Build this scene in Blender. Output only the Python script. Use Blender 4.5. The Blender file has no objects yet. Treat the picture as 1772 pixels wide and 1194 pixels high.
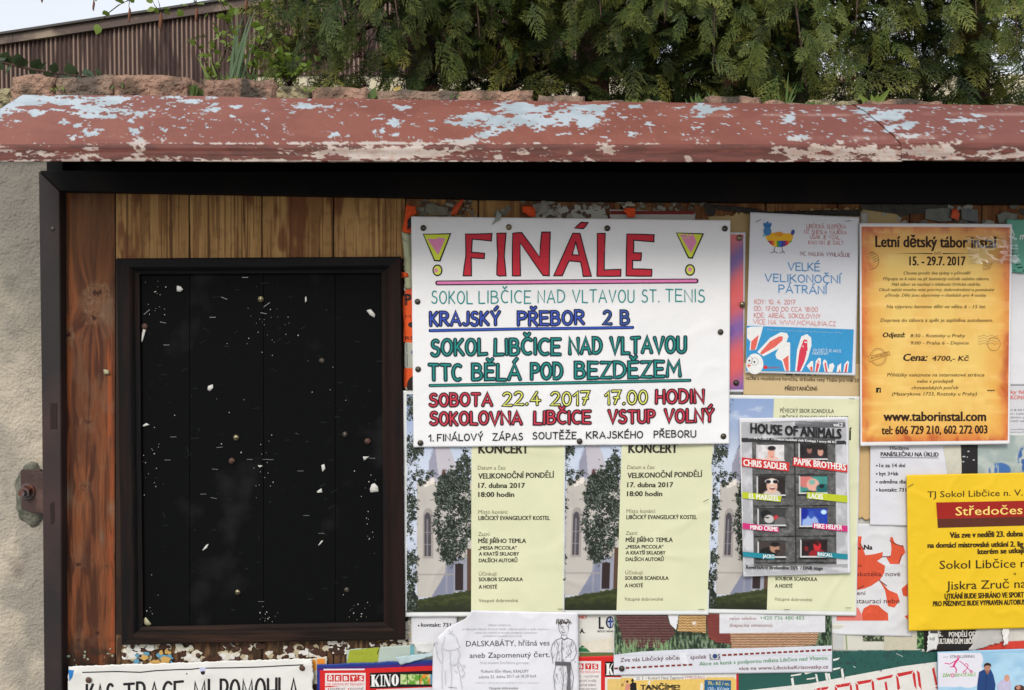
import bpy, bmesh, math, random
import numpy as np
from mathutils import Vector, Matrix, noise as mnoise
from mathutils.geometry import tessellate_polygon
R = math.radians
random.seed(7)
scene = bpy.context.scene
COL = scene.collection

# ------------------------------------------------------------------ camera, sky, sun, exposure
F = 1390.0; CXP, CYP = 886.0, 597.0            # focal length and centre in photo pixels
CAM = (0.0, -1.061, 1.55); PITCH = R(1.5)
cam = bpy.data.cameras.new('camera'); camo = bpy.data.objects.new('camera', cam); COL.objects.link(camo)
cam.sensor_width = 36; cam.lens = F/1772*36; cam.clip_start = 0.02; cam.clip_end = 2000
camo.location = CAM; camo.rotation_euler = (R(90)-PITCH, 0, 0)
scene.camera = camo

SUN_EL, SUN_AZ = 38, 196                       # azimuth clockwise from +Y (north); sun behind the camera, a little left
world = bpy.data.worlds.new('World'); scene.world = world; world.use_nodes = True
wn = world.node_tree; bg = wn.nodes['Background']
sky = wn.nodes.new('ShaderNodeTexSky'); sky.sky_type = 'NISHITA'; sky.sun_disc = False
sky.sun_elevation = R(SUN_EL); sky.sun_rotation = R(SUN_AZ); sky.air_density = 1.0; sky.dust_density = 6.0; sky.ozone_density = 1.0
# thin bright cloud over the clear-sky model
wtc = wn.nodes.new('ShaderNodeTexCoord'); wno = wn.nodes.new('ShaderNodeTexNoise'); wno.inputs['Scale'].default_value = 2.2; wno.inputs['Detail'].default_value = 5
wmr = wn.nodes.new('ShaderNodeMapRange'); wmr.inputs[1].default_value = .3; wmr.inputs[2].default_value = .7; wmr.inputs[3].default_value = .78; wmr.inputs[4].default_value = .97
wmx = wn.nodes.new('ShaderNodeMix'); wmx.data_type = 'RGBA'; wmx.inputs[7].default_value = (5.0, 5.25, 5.6, 1)
wn.links.new(wtc.outputs['Generated'], wno.inputs[0]); wn.links.new(wno.outputs[0], wmr.inputs[0]); wn.links.new(wmr.outputs[0], wmx.inputs[0])
wn.links.new(sky.outputs[0], wmx.inputs[6]); wn.links.new(wmx.outputs[2], bg.inputs[0]); bg.inputs[1].default_value = 0.15
sl = bpy.data.lights.new('sun', 'SUN'); sl.energy = 1.5; sl.angle = R(20); sl.color = (1, .96, .90)
so = bpy.data.objects.new('sun', sl); COL.objects.link(so); so.location = (-3, -4, 6)
sd = Vector((math.sin(R(SUN_AZ))*math.cos(R(SUN_EL)), math.cos(R(SUN_AZ))*math.cos(R(SUN_EL)), math.sin(R(SUN_EL))))
so.rotation_euler = sd.to_track_quat('Z', 'Y').to_euler()
scene.view_settings.view_transform = 'Standard'; scene.view_settings.look = 'None'
scene.view_settings.gamma = 1; scene.view_settings.use_curve_mapping = False
scene.view_settings.exposure = 0.34

# ------------------------------------------------------------------ helpers
def lin(c):
    c = np.asarray(c, dtype=np.float64)/255.0
    return np.where(c <= 0.04045, c/12.92, ((c+0.055)/1.055)**2.4)
def s2l(r, g, b): return tuple(float(v) for v in lin((r, g, b)))

def P(px, py, Y=0.0):
    """photo pixel + depth plane -> world (vectorised)"""
    px = np.asarray(px, float); py = np.asarray(py, float); Y = np.asarray(Y, float)
    u = (px-CXP)/F; v = (CYP-py)/F
    dy = math.cos(PITCH)+v*math.sin(PITCH); dz = -math.sin(PITCH)+v*math.cos(PITCH)
    t = (Y-CAM[1])/dy
    o = np.stack(np.broadcast_arrays(CAM[0]+u*t, Y, CAM[2]+dz*t), -1)
    return o
def PV(px, py, Y=0.0): return Vector(P(px, py, Y))

_rt = np.random.RandomState(3).rand(256, 256)
def vn(x, y, s=0):
    x = np.asarray(x, float)+s*17.31; y = np.asarray(y, float)+s*9.77
    xi = np.floor(x).astype(int); yi = np.floor(y).astype(int); fx = x-xi; fy = y-yi
    fx = fx*fx*(3-2*fx); fy = fy*fy*(3-2*fy)
    g = lambda a, b: _rt[a & 255, b & 255]
    return (g(xi, yi)*(1-fx)+g(xi+1, yi)*fx)*(1-fy)+(g(xi, yi+1)*(1-fx)+g(xi+1, yi+1)*fx)*fy
def fbm(x, y, s=0, o=4):
    r = 0; a = .5; t = 0
    for k in range(o):
        r = r+a*vn(np.asarray(x, float)*2**k, np.asarray(y, float)*2**k, s+k*3.1); t += a; a *= .5
    return r/t
def sstep(a, b, x):
    t = np.clip((x-a)/(b-a), 0, 1); return t*t*(3-2*t)

def tag(o, label=None, cat=None, group=None, kind=None):
    if label: o['label'] = label
    if cat: o['category'] = cat
    if group: o['group'] = group
    if kind: o['kind'] = kind
    return o
def empty(name, loc, label=None, cat=None, group=None, kind=None):
    o = bpy.data.objects.new(name, None); COL.objects.link(o); o.location = loc; o.empty_display_size = .05
    bpy.context.view_layer.update()
    return tag(o, label, cat, group, kind)
def link(name, me, mat=None, parent=None, smooth=False):
    if mat is not None and not me.materials: me.materials.append(mat)
    o = bpy.data.objects.new(name, me); COL.objects.link(o)
    if smooth: me.shade_smooth()
    if parent is not None:
        o.parent = parent
    return o
def npmesh(name, V, Q, col=None, attr='col'):
    """V (n,3); Q (m,k) faces of equal size"""
    me = bpy.data.meshes.new(name); V = np.asarray(V, np.float32); Q = np.asarray(Q, np.int32)
    me.vertices.add(len(V)); me.vertices.foreach_set('co', V.ravel())
    m, k = Q.shape
    me.loops.add(m*k); me.loops.foreach_set('vertex_index', Q.ravel())
    me.polygons.add(m); me.polygons.foreach_set('loop_start', np.arange(0, m*k, k, dtype=np.int32))
    me.polygons.foreach_set('loop_total', np.full(m, k, np.int32))
    me.update(calc_edges=True); me.validate()
    if col is not None:
        a = me.color_attributes.new(attr, 'FLOAT_COLOR', 'POINT')
        c = np.ones((len(V), 4), np.float32); c[:, :3] = col; a.data.foreach_set('color', c.ravel())
    return me
def gridfaces(nr, nc):
    i = np.arange(nr*nc).reshape(nr, nc)
    return np.stack([i[:-1, :-1], i[1:, :-1], i[1:, 1:], i[:-1, 1:]], -1).reshape(-1, 4)

def mat(name, color=(.5, .5, .5), rough=.6, metal=0, spec=.5, noise=None, bump=None, attr=None, coat=0, var=0, trans=0, alpha=None):
    """noise=(scale, colour2, lo, hi[, stretch]) ; bump=(scale, strength, dist[, stretch])"""
    m = bpy.data.materials.new(name); m.use_nodes = True; nt = m.node_tree; b = nt.nodes['Principled BSDF']
    b.inputs['Base Color'].default_value = (*color, 1); b.inputs['Roughness'].default_value = rough
    b.inputs['Metallic'].default_value = metal; b.inputs['Specular IOR Level'].default_value = spec
    b.inputs['Coat Weight'].default_value = coat
    N = nt.nodes.new; L = nt.links.new
    tc = N('ShaderNodeTexCoord')
    src = None
    if attr:
        a = N('ShaderNodeAttribute'); a.attribute_name = attr; src = a.outputs['Color']
    if noise:
        mp = N('ShaderNodeMapping'); L(tc.outputs['Object'], mp.inputs[0]); mp.inputs['Scale'].default_value = noise[4] if len(noise) > 4 else (1, 1, 1)
        n = N('ShaderNodeTexNoise'); n.inputs['Scale'].default_value = noise[0]; n.inputs['Detail'].default_value = 8; L(mp.outputs[0], n.inputs[0])
        r = N('ShaderNodeMapRange'); r.inputs[1].default_value = noise[2]; r.inputs[2].default_value = noise[3]; L(n.outputs[0], r.inputs[0])
        x = N('ShaderNodeMix'); x.data_type = 'RGBA'; L(r.outputs[0], x.inputs[0])
        x.inputs[6].default_value = (*color, 1); x.inputs[7].default_value = (*noise[1], 1)
        if src: L(src, x.inputs[6])
        src = x.outputs[2]
    if var:
        n = N('ShaderNodeTexNoise'); n.inputs['Scale'].default_value = 220; n.inputs['Detail'].default_value = 4; L(tc.outputs['Object'], n.inputs[0])
        r = N('ShaderNodeMapRange'); r.inputs[3].default_value = 1-var; r.inputs[4].default_value = 1+var*.6; L(n.outputs[0], r.inputs[0])
        x = N('ShaderNodeVectorMath'); x.operation = 'SCALE'
        if src: L(src, x.inputs[0])
        else: x.inputs[0].default_value = color
        L(r.outputs[0], x.inputs['Scale']); src = x.outputs[0]
    if src: L(src, b.inputs['Base Color'])
    if bump:
        mp = N('ShaderNodeMapping'); L(tc.outputs['Object'], mp.inputs[0]); mp.inputs['Scale'].default_value = bump[3] if len(bump) > 3 else (1, 1, 1)
        n = N('ShaderNodeTexNoise'); n.inputs['Scale'].default_value = bump[0]; n.inputs['Detail'].default_value = 6; L(mp.outputs[0], n.inputs[0])
        bp = N('ShaderNodeBump'); bp.inputs['Strength'].default_value = bump[1]; bp.inputs['Distance'].default_value = bump[2]
        L(n.outputs[0], bp.inputs['Height']); L(bp.outputs[0], b.inputs['Normal'])
    if trans:
        t = N('ShaderNodeBsdfTranslucent'); mx = N('ShaderNodeMixShader'); mx.inputs[0].default_value = trans
        if src: L(src, t.inputs[0])
        else: t.inputs[0].default_value = (*color, 1)
        L(b.outputs[0], mx.inputs[1]); L(t.outputs[0], mx.inputs[2]); L(mx.outputs[0], nt.nodes['Material Output'].inputs[0])
    return m
_mc = {}
def ink(r, g, b, rough=.65):
    k = ('ink', r, g, b, rough)
    if k not in _mc: _mc[k] = mat('print_ink', s2l(r, g, b), rough, spec=.3, var=.16)
    return _mc[k]
def papermat(r, g, b, gloss=.55, var=.03):
    k = ('pap', r, g, b, gloss)
    if k not in _mc: _mc[k] = mat('paper', s2l(r, g, b), gloss, spec=.35, var=var, bump=(34, .5, .0026))
    return _mc[k]
PRINT = mat('printed_picture', rough=.5, spec=.35, attr='col', bump=(34, .4, .002))
PRINT_GLOSS = mat('glossy_printed_picture', rough=.32, spec=.5, attr='col', bump=(30, .4, .002))

def box(bm, x0, x1, y0, y1, z0, z1, bev=0):
    r = bmesh.ops.create_cube(bm, size=1)
    for v in r['verts']:
        v.co = ((x0+x1)/2+v.co.x*(x1-x0), (y0+y1)/2+v.co.y*(y1-y0), (z0+z1)/2+v.co.z*(z1-z0))
    if bev:
        es = list({e for v in r['verts'] for e in v.link_edges})
        bmesh.ops.bevel(bm, geom=es, offset=bev, segments=2, affect='EDGES', profile=.6)
def bmobj(name, bm, m, parent=None, smooth=False):
    me = bpy.data.meshes.new(name); bm.to_mesh(me); bm.free(); return link(name, me, m, parent, smooth)
def boxobj(name, m, parent, *a, bev=0):
    bm = bmesh.new(); box(bm, *a, bev=bev); return bmobj(name, bm, m, parent)
def tube(bm, pts, rads, n=6):
    pts = [Vector(p) for p in pts]; rings = []
    for i, p in enumerate(pts):
        d = (pts[min(i+1, len(pts)-1)]-pts[max(i-1, 0)]).normalized()
        a = d.orthogonal().normalized(); b = d.cross(a); r = rads[i] if hasattr(rads, '__len__') else rads
        rings.append([bm.verts.new(p+(a*math.cos(k*2*math.pi/n)+b*math.sin(k*2*math.pi/n))*r) for k in range(n)])
    for i in range(len(rings)-1):
        # align the next ring to this one
        best = min(range(n), key=lambda s: (rings[i+1][s].co-rings[i][0].co).length)
        rings[i+1] = rings[i+1][best:]+rings[i+1][:best]
        if (rings[i+1][1].co-rings[i][1].co).length > (rings[i+1][-1].co-rings[i][1].co).length: rings[i+1] = [rings[i+1][0]]+rings[i+1][1:][::-1]
        for k in range(n):
            bm.faces.new((rings[i][k], rings[i][(k+1) % n], rings[i+1][(k+1) % n], rings[i+1][k]))
    bm.faces.new(rings[0]); bm.faces.new(rings[-1])

# ------------------------------------------------------------------ lettering
_tc = {}
def textmesh(body, bold=0.0):
    k = (body, bold)
    if k not in _tc:
        c = bpy.data.curves.new('t', 'FONT'); c.body = body; c.size = 1; c.resolution_u = 2; c.offset = bold
        o = bpy.data.objects.new('t', c)
        me = bpy.data.meshes.new_from_object(o)
        V = np.zeros(len(me.vertices)*3); me.vertices.foreach_get('co', V); V = V.reshape(-1, 3)
        me.calc_loop_triangles(); T = np.zeros(len(me.loop_triangles)*3, np.int32); me.loop_triangles.foreach_get('vertices', T)
        _tc[k] = (V[:, :2].copy(), T.reshape(-1, 3))
        bpy.data.meshes.remove(me); bpy.data.objects.remove(o); bpy.data.curves.remove(c)
    return _tc[k]
_h, _ = textmesh('H'); CAPH = float(_h[:, 1].max())

def arc(cx, cy, rx, ry, a0, a1, n=9): return [(cx+rx*math.cos(R(a0+(a1-a0)*i/(n-1))), cy+ry*math.sin(R(a0+(a1-a0)*i/(n-1)))) for i in range(n)]
HF = {  # hand lettering: width, strokes (y up, height 1)
'A': (.62, [[(0, 0), (.31, 1), (.62, 0)], [(.12, .33), (.5, .33)]]),
'B': (.5, [[(0, 0), (0, 1), (.22, 1)]+arc(.22, .77, .2, .23, 90, -90, 7)+[(.02, .54)], [(.2, .54)]+arc(.24, .27, .25, .27, 90, -90, 8)+[(0, 0)]]),
'C': (.52, [arc(.32, .5, .32, .5, 55, 300, 12)]),
'D': (.54, [[(0, 0), (0, 1), (.12, 1)]+arc(.16, .5, .38, .5, 90, -90, 10)+[(0, 0)]]),
'E': (.45, [[(.45, 1), (0, 1), (0, 0), (.46, 0)], [(0, .52), (.38, .52)]]),
'F': (.45, [[(.46, 1), (0, 1), (0, 0)], [(0, .52), (.36, .52)]]),
'G': (.56, [arc(.32, .5, .32, .5, 55, 330, 12)+[(.56, .42), (.36, .42)]]),
'H': (.52, [[(0, 0), (0, 1)], [(.52, 0), (.52, 1)], [(0, .5), (.52, .5)]]),
'I': (.04, [[(.02, 0), (.02, 1)]]),
'J': (.34, [[(.34, 1), (.34, .25)]+arc(.17, .22, .17, .22, 0, -150, 7)]),
'K': (.5, [[(0, 0), (0, 1)], [(.46, 1), (.02, .42)], [(.12, .52), (.5, 0)]]),
'L': (.42, [[(0, 1), (0, 0), (.44, 0)]]),
'M': (.66, [[(0, 0), (.06, 1), (.33, .35), (.6, 1), (.66, 0)]]),
'N': (.54, [[(0, 0), (0, 1), (.54, 0), (.54, 1)]]),
'O': (.58, [arc(.29, .5, .29, .5, 90, 450, 17)]),
'P': (.46, [[(0, 0), (0, 1), (.2, 1)]+arc(.22, .74, .24, .26, 90, -90, 8)+[(.02, .48)]]),
'R': (.5, [[(0, 0), (0, 1), (.2, 1)]+arc(.22, .74, .24, .26, 90, -90, 8)+[(.02, .48)], [(.16, .48), (.5, 0)]]),
'S': (.46, [arc(.25, .76, .2, .24, 40, 250, 9)+arc(.22, .26, .24, .27, 80, -150, 10)]),
'T': (.54, [[(0, 1), (.54, 1)], [(.27, 1), (.27, 0)]]),
'U': (.52, [[(0, 1), (0, .3)]+arc(.26, .28, .26, .28, 180, 360, 9)+[(.52, 1)]]),
'V': (.58, [[(0, 1), (.29, 0), (.58, 1)]]),
'W': (.8, [[(0, 1), (.2, 0), (.4, .8), (.6, 0), (.8, 1)]]),
'X': (.5, [[(0, 0), (.5, 1)], [(0, 1), (.5, 0)]]),
'Y': (.54, [[(0, 1), (.27, .48), (.54, 1)], [(.27, .48), (.27, 0)]]),
'Z': (.5, [[(0, 1), (.5, 1), (0, 0), (.52, 0)]]),
'0': (.5, [arc(.25, .5, .25, .5, 90, 450, 17)]),
'1': (.24, [[(0, .72), (.22, 1), (.22, 0)]]),
'2': (.5, [arc(.24, .74, .23, .26, 160, -20, 8)+[(.3, .36), (0, 0), (.52, 0)]]),
'3': (.46, [arc(.2, .76, .22, .24, 150, -80, 8), arc(.2, .27, .26, .27, 80, -150, 9)]),
'4': (.52, [[(.34, 1), (0, .36), (.54, .36)], [(.36, .62), (.36, 0)]]),
'5': (.46, [[(.44, 1), (.06, 1), (.02, .58)]+arc(.2, .3, .25, .3, 100, -140, 9)]),
'7': (.5, [[(0, 1), (.5, 1), (.16, 0)], [(.12, .45), (.42, .45)]]),
'8': (.46, [arc(.23, .76, .19, .24, 90, 450, 12), arc(.23, .27, .23, .27, 90, 450, 12)]),
'.': (.08, [[(.02, .0), (.06, .05)]]), ':': (.08, [[(.04, .06), (.04, .12)], [(.04, .6), (.04, .66)]]),
',': (.08, [[(.06, .06), (0, -.12)]]), '?': (.4, [arc(.2, .76, .2, .24, 170, -40, 8)+[(.2, .42), (.2, .28)], [(.2, .0), (.2, .05)]]),
'!': (.08, [[(.04, 1), (.04, .3)], [(.04, 0), (.04, .05)]]), ' ': (.3, [])}
ACC = {'Á': 'A', 'Č': 'C', 'Ě': 'E', 'Í': 'I', 'É': 'E', 'Ř': 'R', 'Š': 'S', 'Ý': 'Y', 'Ž': 'Z', 'Ú': 'U', 'Ň': 'N'}
HOOK = 'ČĚŘŠŽŇ'

def ribbon(pts, w):
    """2-D polyline -> (verts, quads) ribbon with mitred joints and rounded ends; px space"""
    p = np.array(pts, float)
    keep = [0]
    for i in range(1, len(p)):
        if np.hypot(*(p[i]-p[keep[-1]])) > 1e-3: keep.append(i)
    p = p[keep]
    if len(p) < 2: return np.zeros((0, 2)), np.zeros((0, 4), int)
    closed = np.hypot(*(p[0]-p[-1])) < w*.3 and len(p) > 4
    d = np.diff(p, axis=0); d /= np.hypot(d[:, 0], d[:, 1])[:, None]
    nrm = np.stack([-d[:, 1], d[:, 0]], -1)
    N = np.zeros_like(p); N[1:-1] = nrm[:-1]+nrm[1:]; N[0] = nrm[0]; N[-1] = nrm[-1]
    if closed: N[0] = N[-1] = nrm[0]+nrm[-1]
    ln = np.hypot(N[:, 0], N[:, 1]); ln[ln < .3] = .3
    N /= ln[:, None]
    s = np.ones(len(p)); s[1:-1] = 1/np.clip((N[1:-1]*nrm[:-1]).sum(1), .62, 1)
    h = w/2
    if not closed:
        p = np.vstack([p[0]-d[0]*h*.9, p[0]-d[0]*h*.55, p, p[-1]+d[-1]*h*.55, p[-1]+d[-1]*h*.9])
        N = np.vstack([N[0], N[0], N, N[-1], N[-1]]); s = np.concatenate([[.4, .85], s, [.85, .4]])
    V = np.concatenate([p+N*(h*s)[:, None], p-N*(h*s)[:, None]]); n = len(p)
    i = np.arange(n-1); Q = np.stack([i, i+1, i+1+n, i+n], -1)
    return V, Q
# ------------------------------------------------------------------ paper sheets
SHEETS = []
def refine(V, F, mx=8.0):
    if F.shape[1] == 4: F = np.concatenate([F[:, [0, 1, 2]], F[:, [0, 2, 3]]])
    for _ in range(7):
        a, b, c = V[F[:, 0]], V[F[:, 1]], V[F[:, 2]]
        L = np.max([np.hypot(*(a-b).T), np.hypot(*(b-c).T), np.hypot(*(c-a).T)], axis=0); big = L > mx
        if not big.any(): break
        T = F[big]; n = len(V); m = len(T)
        V = np.concatenate([V, (V[T[:, 0]]+V[T[:, 1]])/2, (V[T[:, 1]]+V[T[:, 2]])/2, (V[T[:, 2]]+V[T[:, 0]])/2])
        ab = np.arange(m)+n; bc = ab+m; ca = bc+m
        F = np.concatenate([F[~big], np.stack([T[:, 0], ab, ca], -1), np.stack([ab, T[:, 1], bc], -1), np.stack([ca, bc, T[:, 2]], -1), np.stack([ab, bc, ca], -1)])
    return V, F
class Sheet:
    """a sheet of paper pinned to the board: corners in photo pixels (tl, tr, br, bl), printed matter in local units"""
    def __init__(s, name, label, cat, quad, layer, color=(228, 229, 233), seed=1, amp=.45, loc=None, tear=(0, 0, 0, 0), group=None, curls=None,
                 left=None, gloss=.55, step=3.0, wl=46, lift=0):
        s.q = [np.array(p, float) for p in quad]; s.seed = seed; s.amp = amp*.0014; s.wl = wl; s.lift = lift*.001
        s.Y0 = -(layer*.0021+.0022); s.buckets = {}; s.n = 0; s.uid = 0; s.calls = 0; s.curls = curls or []; s.left = left; s.kids = []
        s.loc = loc or (quad[0][0], quad[0][1], quad[1][0], quad[3][1]); s.direct = loc is None
        w = max(abs(s.q[1][0]-s.q[0][0]), 8); h = max(abs(s.q[3][1]-s.q[0][1]), 8)
        nc = int(w/step)+3; nr = int(h/step)+3
        U, V = np.meshgrid(np.linspace(0, 1, nc), np.linspace(0, 1, nr))
        p = s.bil(U, V)
        if left is not None:                               # a folded / uneven left side
            lx = np.interp(V[:, 0], [a for a, b in left], [b for a, b in left])
            p[..., 0] = lx[:, None]+(p[..., 0]-p[:, :1, 0])*((p[:, -1:, 0]-lx[:, None])/(p[:, -1:, 0]-p[:, :1, 0]))
        # torn edges: top, right, bottom, left amplitude in px
        T = tear; j = lambda a, b: (fbm(a*.11, b, seed+5, 5)-.5)*2
        if T[0]: p[..., 1] += T[0]*(j(p[..., 0], 1.3)+.35*np.sign(j(p[..., 0]*3, 4)))*(1-V)**3
        if T[2]: p[..., 1] += T[2]*(j(p[..., 0], 7.3)+.35*np.sign(j(p[..., 0]*3, 9)))*V**3
        if T[3]: p[..., 0] += T[3]*(j(p[..., 1], 3.3)+.35*np.sign(j(p[..., 1]*3, 6)))*(1-U)**3
        if T[1]: p[..., 0] += T[1]*(j(p[..., 1], 5.3)+.35*np.sign(j(p[..., 1]*3, 8)))*U**3
        W = s.world(p[..., 0], p[..., 1], 0)
        org = W.reshape(-1, 3).mean(0)
        s.org = Vector(org)
        me = npmesh(name, W.reshape(-1, 3)-org, gridfaces(nr, nc))
        me.materials.append(papermat(*color, gloss)); me.shade_smooth()
        s.o = bpy.data.objects.new(name, me); COL.objects.link(s.o); s.o.location = s.org
        so = s.o.modifiers.new('thickness', 'SOLIDIFY'); so.thickness = .00018; so.offset = -1
        tag(s.o, label, cat, group); SHEETS.append(s)
    def bil(s, U, V):
        a, b, c, d = s.q; U = np.asarray(U, float)[..., None]; V = np.asarray(V, float)[..., None]
        return (a*(1-U)+b*U)*(1-V)+(d*(1-U)+c*U)*V
    def topx(s, x, y):
        x = np.asarray(x, float); y = np.asarray(y, float)
        if s.direct: return x, y
        u = (x-s.loc[0])/(s.loc[2]-s.loc[0]); v = (y-s.loc[1])/(s.loc[3]-s.loc[1])
        p = s.bil(u, v); return p[..., 0], p[..., 1]
    def dz(s, px, py):
        sd = s.seed; k = s.wl*1.0
        h = (fbm(px/k, py/(k*1.6), sd, 2)-.5)*2*s.amp+(fbm(px/(k*3), py/(k*2.4), sd+2, 2)-.5)*2.4*s.amp
        h = h+s.lift
        # crease ridges
        r = np.abs(fbm((px+py*.4)/(k*1.5), (py-px*.3)/(k*1.5), sd+8, 2)-.5); h = h+s.amp*.5*np.exp(-(r/.07)**2)
        for (cx, cy, rad, ht) in s.curls:
            h = h+ht*.001*np.clip(1-np.hypot(px-cx, py-cy)/rad, 0, 1)**2
        return h
    def world(s, px, py, off):
        px = np.asarray(px, float); py = np.asarray(py, float)
        return P(px, py, s.Y0-s.dz(px, py)-off)
    def off(s): s.n += 1; return .00036+.000012*s.n
    def new(s): s.calls += 1; s.uid = s.calls
    def put(s, part, m, V2, Fc, off=None):
        if len(Fc) == 0: return
        V2, Fc = refine(np.asarray(V2, float), np.asarray(Fc))
        x, y = s.topx(V2[:, 0], V2[:, 1]); W = s.world(x, y, s.off() if off is None else off)-np.array(s.org)
        b = s.buckets.setdefault((part, m.name, s.uid), [m, [], [], 0])
        b[1].append(W); b[2].append(Fc+b[3]); b[3] += len(W)
    def text(s, body, x0, x1, y, cap, col=(35, 33, 34), bold=0.0, slant=0, y1=None, part='lettering'):
        V, T = textmesh(body, 0.0); s.calls += 1; s.uid = s.calls
        # heavier weights are struck several times, a hair apart
        sh = [(0, 0)] if bold < .004 else [(-.6, 0), (.6, 0)] if bold < .019 else [(-1.25, -.4), (1.25, -.4), (-1.25, .4), (1.25, .4)]
        nv, V = len(V), np.concatenate([V+[a*bold, b*bold] for a, b in sh])
        mn, mx = V[:, 0].min(), V[:, 0].max(); yy = V[:, 1]/CAPH
        x = x0+(V[:, 0]-mn)/(mx-mn)*(x1-x0)+yy*slant*cap
        base = y if y1 is None else y+(y1-y)*(x-x0)/(x1-x0)
        Z = np.stack([x, base-yy*cap], -1)
        for k in range(len(sh)): s.put(part, ink(*col), Z[k*nv:(k+1)*nv], T, .00036+.000012*(s.n+1)+.000009*k)
        s.uid = 0
    def poly(s, pts, col, part='print', jit=0):
        t = tessellate_polygon([[Vector((a, b, 0)) for a, b in pts]])
        s.put(part, ink(*col), np.array(pts, float), np.array([list(q) for q in t]))
    def rect(s, x0, y0, x1, y1, col, part='print'):
        s.poly([(x0, y0), (x1, y0), (x1, y1), (x0, y1)], col, part)
    def ell(s, cx, cy, rx, ry, col, part='print', n=18, rot=0):
        c, q = math.cos(R(rot)), math.sin(R(rot))
        s.poly([(cx+rx*math.cos(a)*c-ry*math.sin(a)*q, cy+rx*math.cos(a)*q+ry*math.sin(a)*c) for a in np.linspace(0, 2*math.pi, n, endpoint=False)], col, part)
    def stroke(s, pts, w, col, part='print'):
        V, Q = ribbon(pts, w); s.put(part, ink(*col), V, Q)
    def ring(s, cx, cy, rx, ry, w, col, part='print', a0=0, a1=360):
        s.stroke([(cx+rx*math.cos(R(a)), cy+ry*math.sin(R(a))) for a in np.linspace(a0, a1, 22)], w, col, part)
    def hand(s, body, x0, x1, y, cap, col, w, outline=None, y1=None, slant=0, sp=.22, jit=.02, part='lettering', strong=True):
        """hand drawn capitals between x0 and x1; outline=(colour, width) draws the darker contour below"""
        s.calls += 1; s.uid = s.calls; rnd = random.Random(hash((len(body), int(x0), int(y)))); cur = 0; gl = []
        for ch in body:
            base = ACC.get(ch, ch); wd, st = HF[base]; ws = rnd.uniform(.94, 1.06); dy = rnd.uniform(-jit, jit)*1.6
            for q in st: gl.append([(cur+a*ws+rnd.uniform(-jit, jit)*.6, b+dy+rnd.uniform(-jit, jit)) if len(q) < 6 else (cur+a*ws, b+dy) for a, b in q])
            m = cur+wd*ws/2
            if ch in HOOK: gl.append([(m-.13, 1.36), (m, 1.17), (m+.15, 1.36)])
            elif ch in ACC: gl.append([(m-.03, 1.14), (m+.14, 1.36)])
            cur += wd*ws+sp
        tot = cur-sp; sc = (x1-x0)/tot; y1 = y if y1 is None else y1
        def tr(q): return [(x0+a*sc+b*slant*cap, y+(y1-y)*(a/tot)-b*cap) for a, b in q]
        n0 = s.n
        for lv, (c_, w_) in enumerate(([(outline[0], outline[1]+.5)] if outline else [])+[(col, w*.72 if outline else w)]):
            for k, q in enumerate(gl):
                V, Q = ribbon(tr(q), w_); s.put(part, ink(*c_), V, Q, .00036+.000012*(n0+1+lv*4+k%4))
        s.n = n0; s.uid = 0
    def picture(s, x0, y0, x1, y1, fn, step=1.4, name='picture', m=None, quad=None):
        nc = max(int(abs(x1-x0)/step)+2, 3); nr = max(int(abs(y1-y0)/step)+2, 3)
        X, Y = np.meshgrid(np.linspace(x0, x1, nc), np.linspace(y0, y1, nr))
        C = fn(X, Y)
        if quad is not None:
            a, b, c, d = [np.array(p, float) for p in quad]; U = ((X-x0)/(x1-x0))[..., None]; V = ((Y-y0)/(y1-y0))[..., None]
            pp = (a*(1-U)+b*U)*(1-V)+(d*(1-U)+c*U)*V; px, py = pp[..., 0], pp[..., 1]
        else: px, py = s.topx(X, Y)
        W = s.world(px, py, s.off())-np.array(s.org)
        me = npmesh(name, W.reshape(-1, 3), gridfaces(nr, nc), lin(np.clip(C, 0, 255)).reshape(-1, 3))
        me.materials.append(m or PRINT); me.shade_smooth(); s.kids.append((name, me)); s.n += 14
    def finish(s):
        for name, me in s.kids:
            o = bpy.data.objects.new(name, me); COL.objects.link(o); o.parent = s.o
        for (part, _, _u), (m, Vs, Fs, n) in s.buckets.items():
            me = npmesh(part, np.concatenate(Vs), np.concatenate(Fs)); me.materials.append(m)
            o = bpy.data.objects.new(part, me); COL.objects.link(o); o.parent = s.o
            if part in s.loose: o['kind'] = 'stuff'
    loose = ('crease', 'stamp', 'speck', 'dash', 'print')

def canvas(X, base):
    C = np.zeros(X.shape+(3,)); C[:] = base; return C
def blend(C, m, col):
    m = np.clip(m, 0, 1)[..., None] if not isinstance(m, float) else m
    return C*(1-m)+np.asarray(col, float)*m
def inell(X, Y, cx, cy, rx, ry, soft=.15): return np.clip((1-np.sqrt(((X-cx)/rx)**2+((Y-cy)/ry)**2))/soft, 0, 1)
def inrect(X, Y, x0, y0, x1, y1): return ((X >= x0) & (X <= x1) & (Y >= y0) & (Y <= y1)).astype(float)
def inpoly(X, Y, pts):
    r = np.zeros(X.shape, bool); n = len(pts)
    for i in range(n):
        (x1, y1), (x2, y2) = pts[i], pts[(i+1) % n]
        if y1 == y2: continue
        c = ((y1 > Y) != (y2 > Y)) & (X < (x2-x1)*(Y-y1)/(y2-y1)+x1); r ^= c
    return r.astype(float)
# ------------------------------------------------------------------ ground, house wall
M_ground = mat('pavement', (.22, .21, .19), .9, noise=(14, (.12, .115, .105), .35, .65), bump=(60, .5, .01))
M_soil = mat('garden_soil', (.06, .05, .035), .95, noise=(5, (.05, .07, .02), .4, .6), bump=(20, .6, .03))
bm = bmesh.new(); box(bm, -60, 60, -60, .07, -.1, 0); tag(bmobj('pavement', bm, M_ground), kind='structure')
bm = bmesh.new(); box(bm, -300, 300, .42, 600, -.1, .25); tag(bmobj('garden_ground', bm, M_soil), kind='structure')

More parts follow.
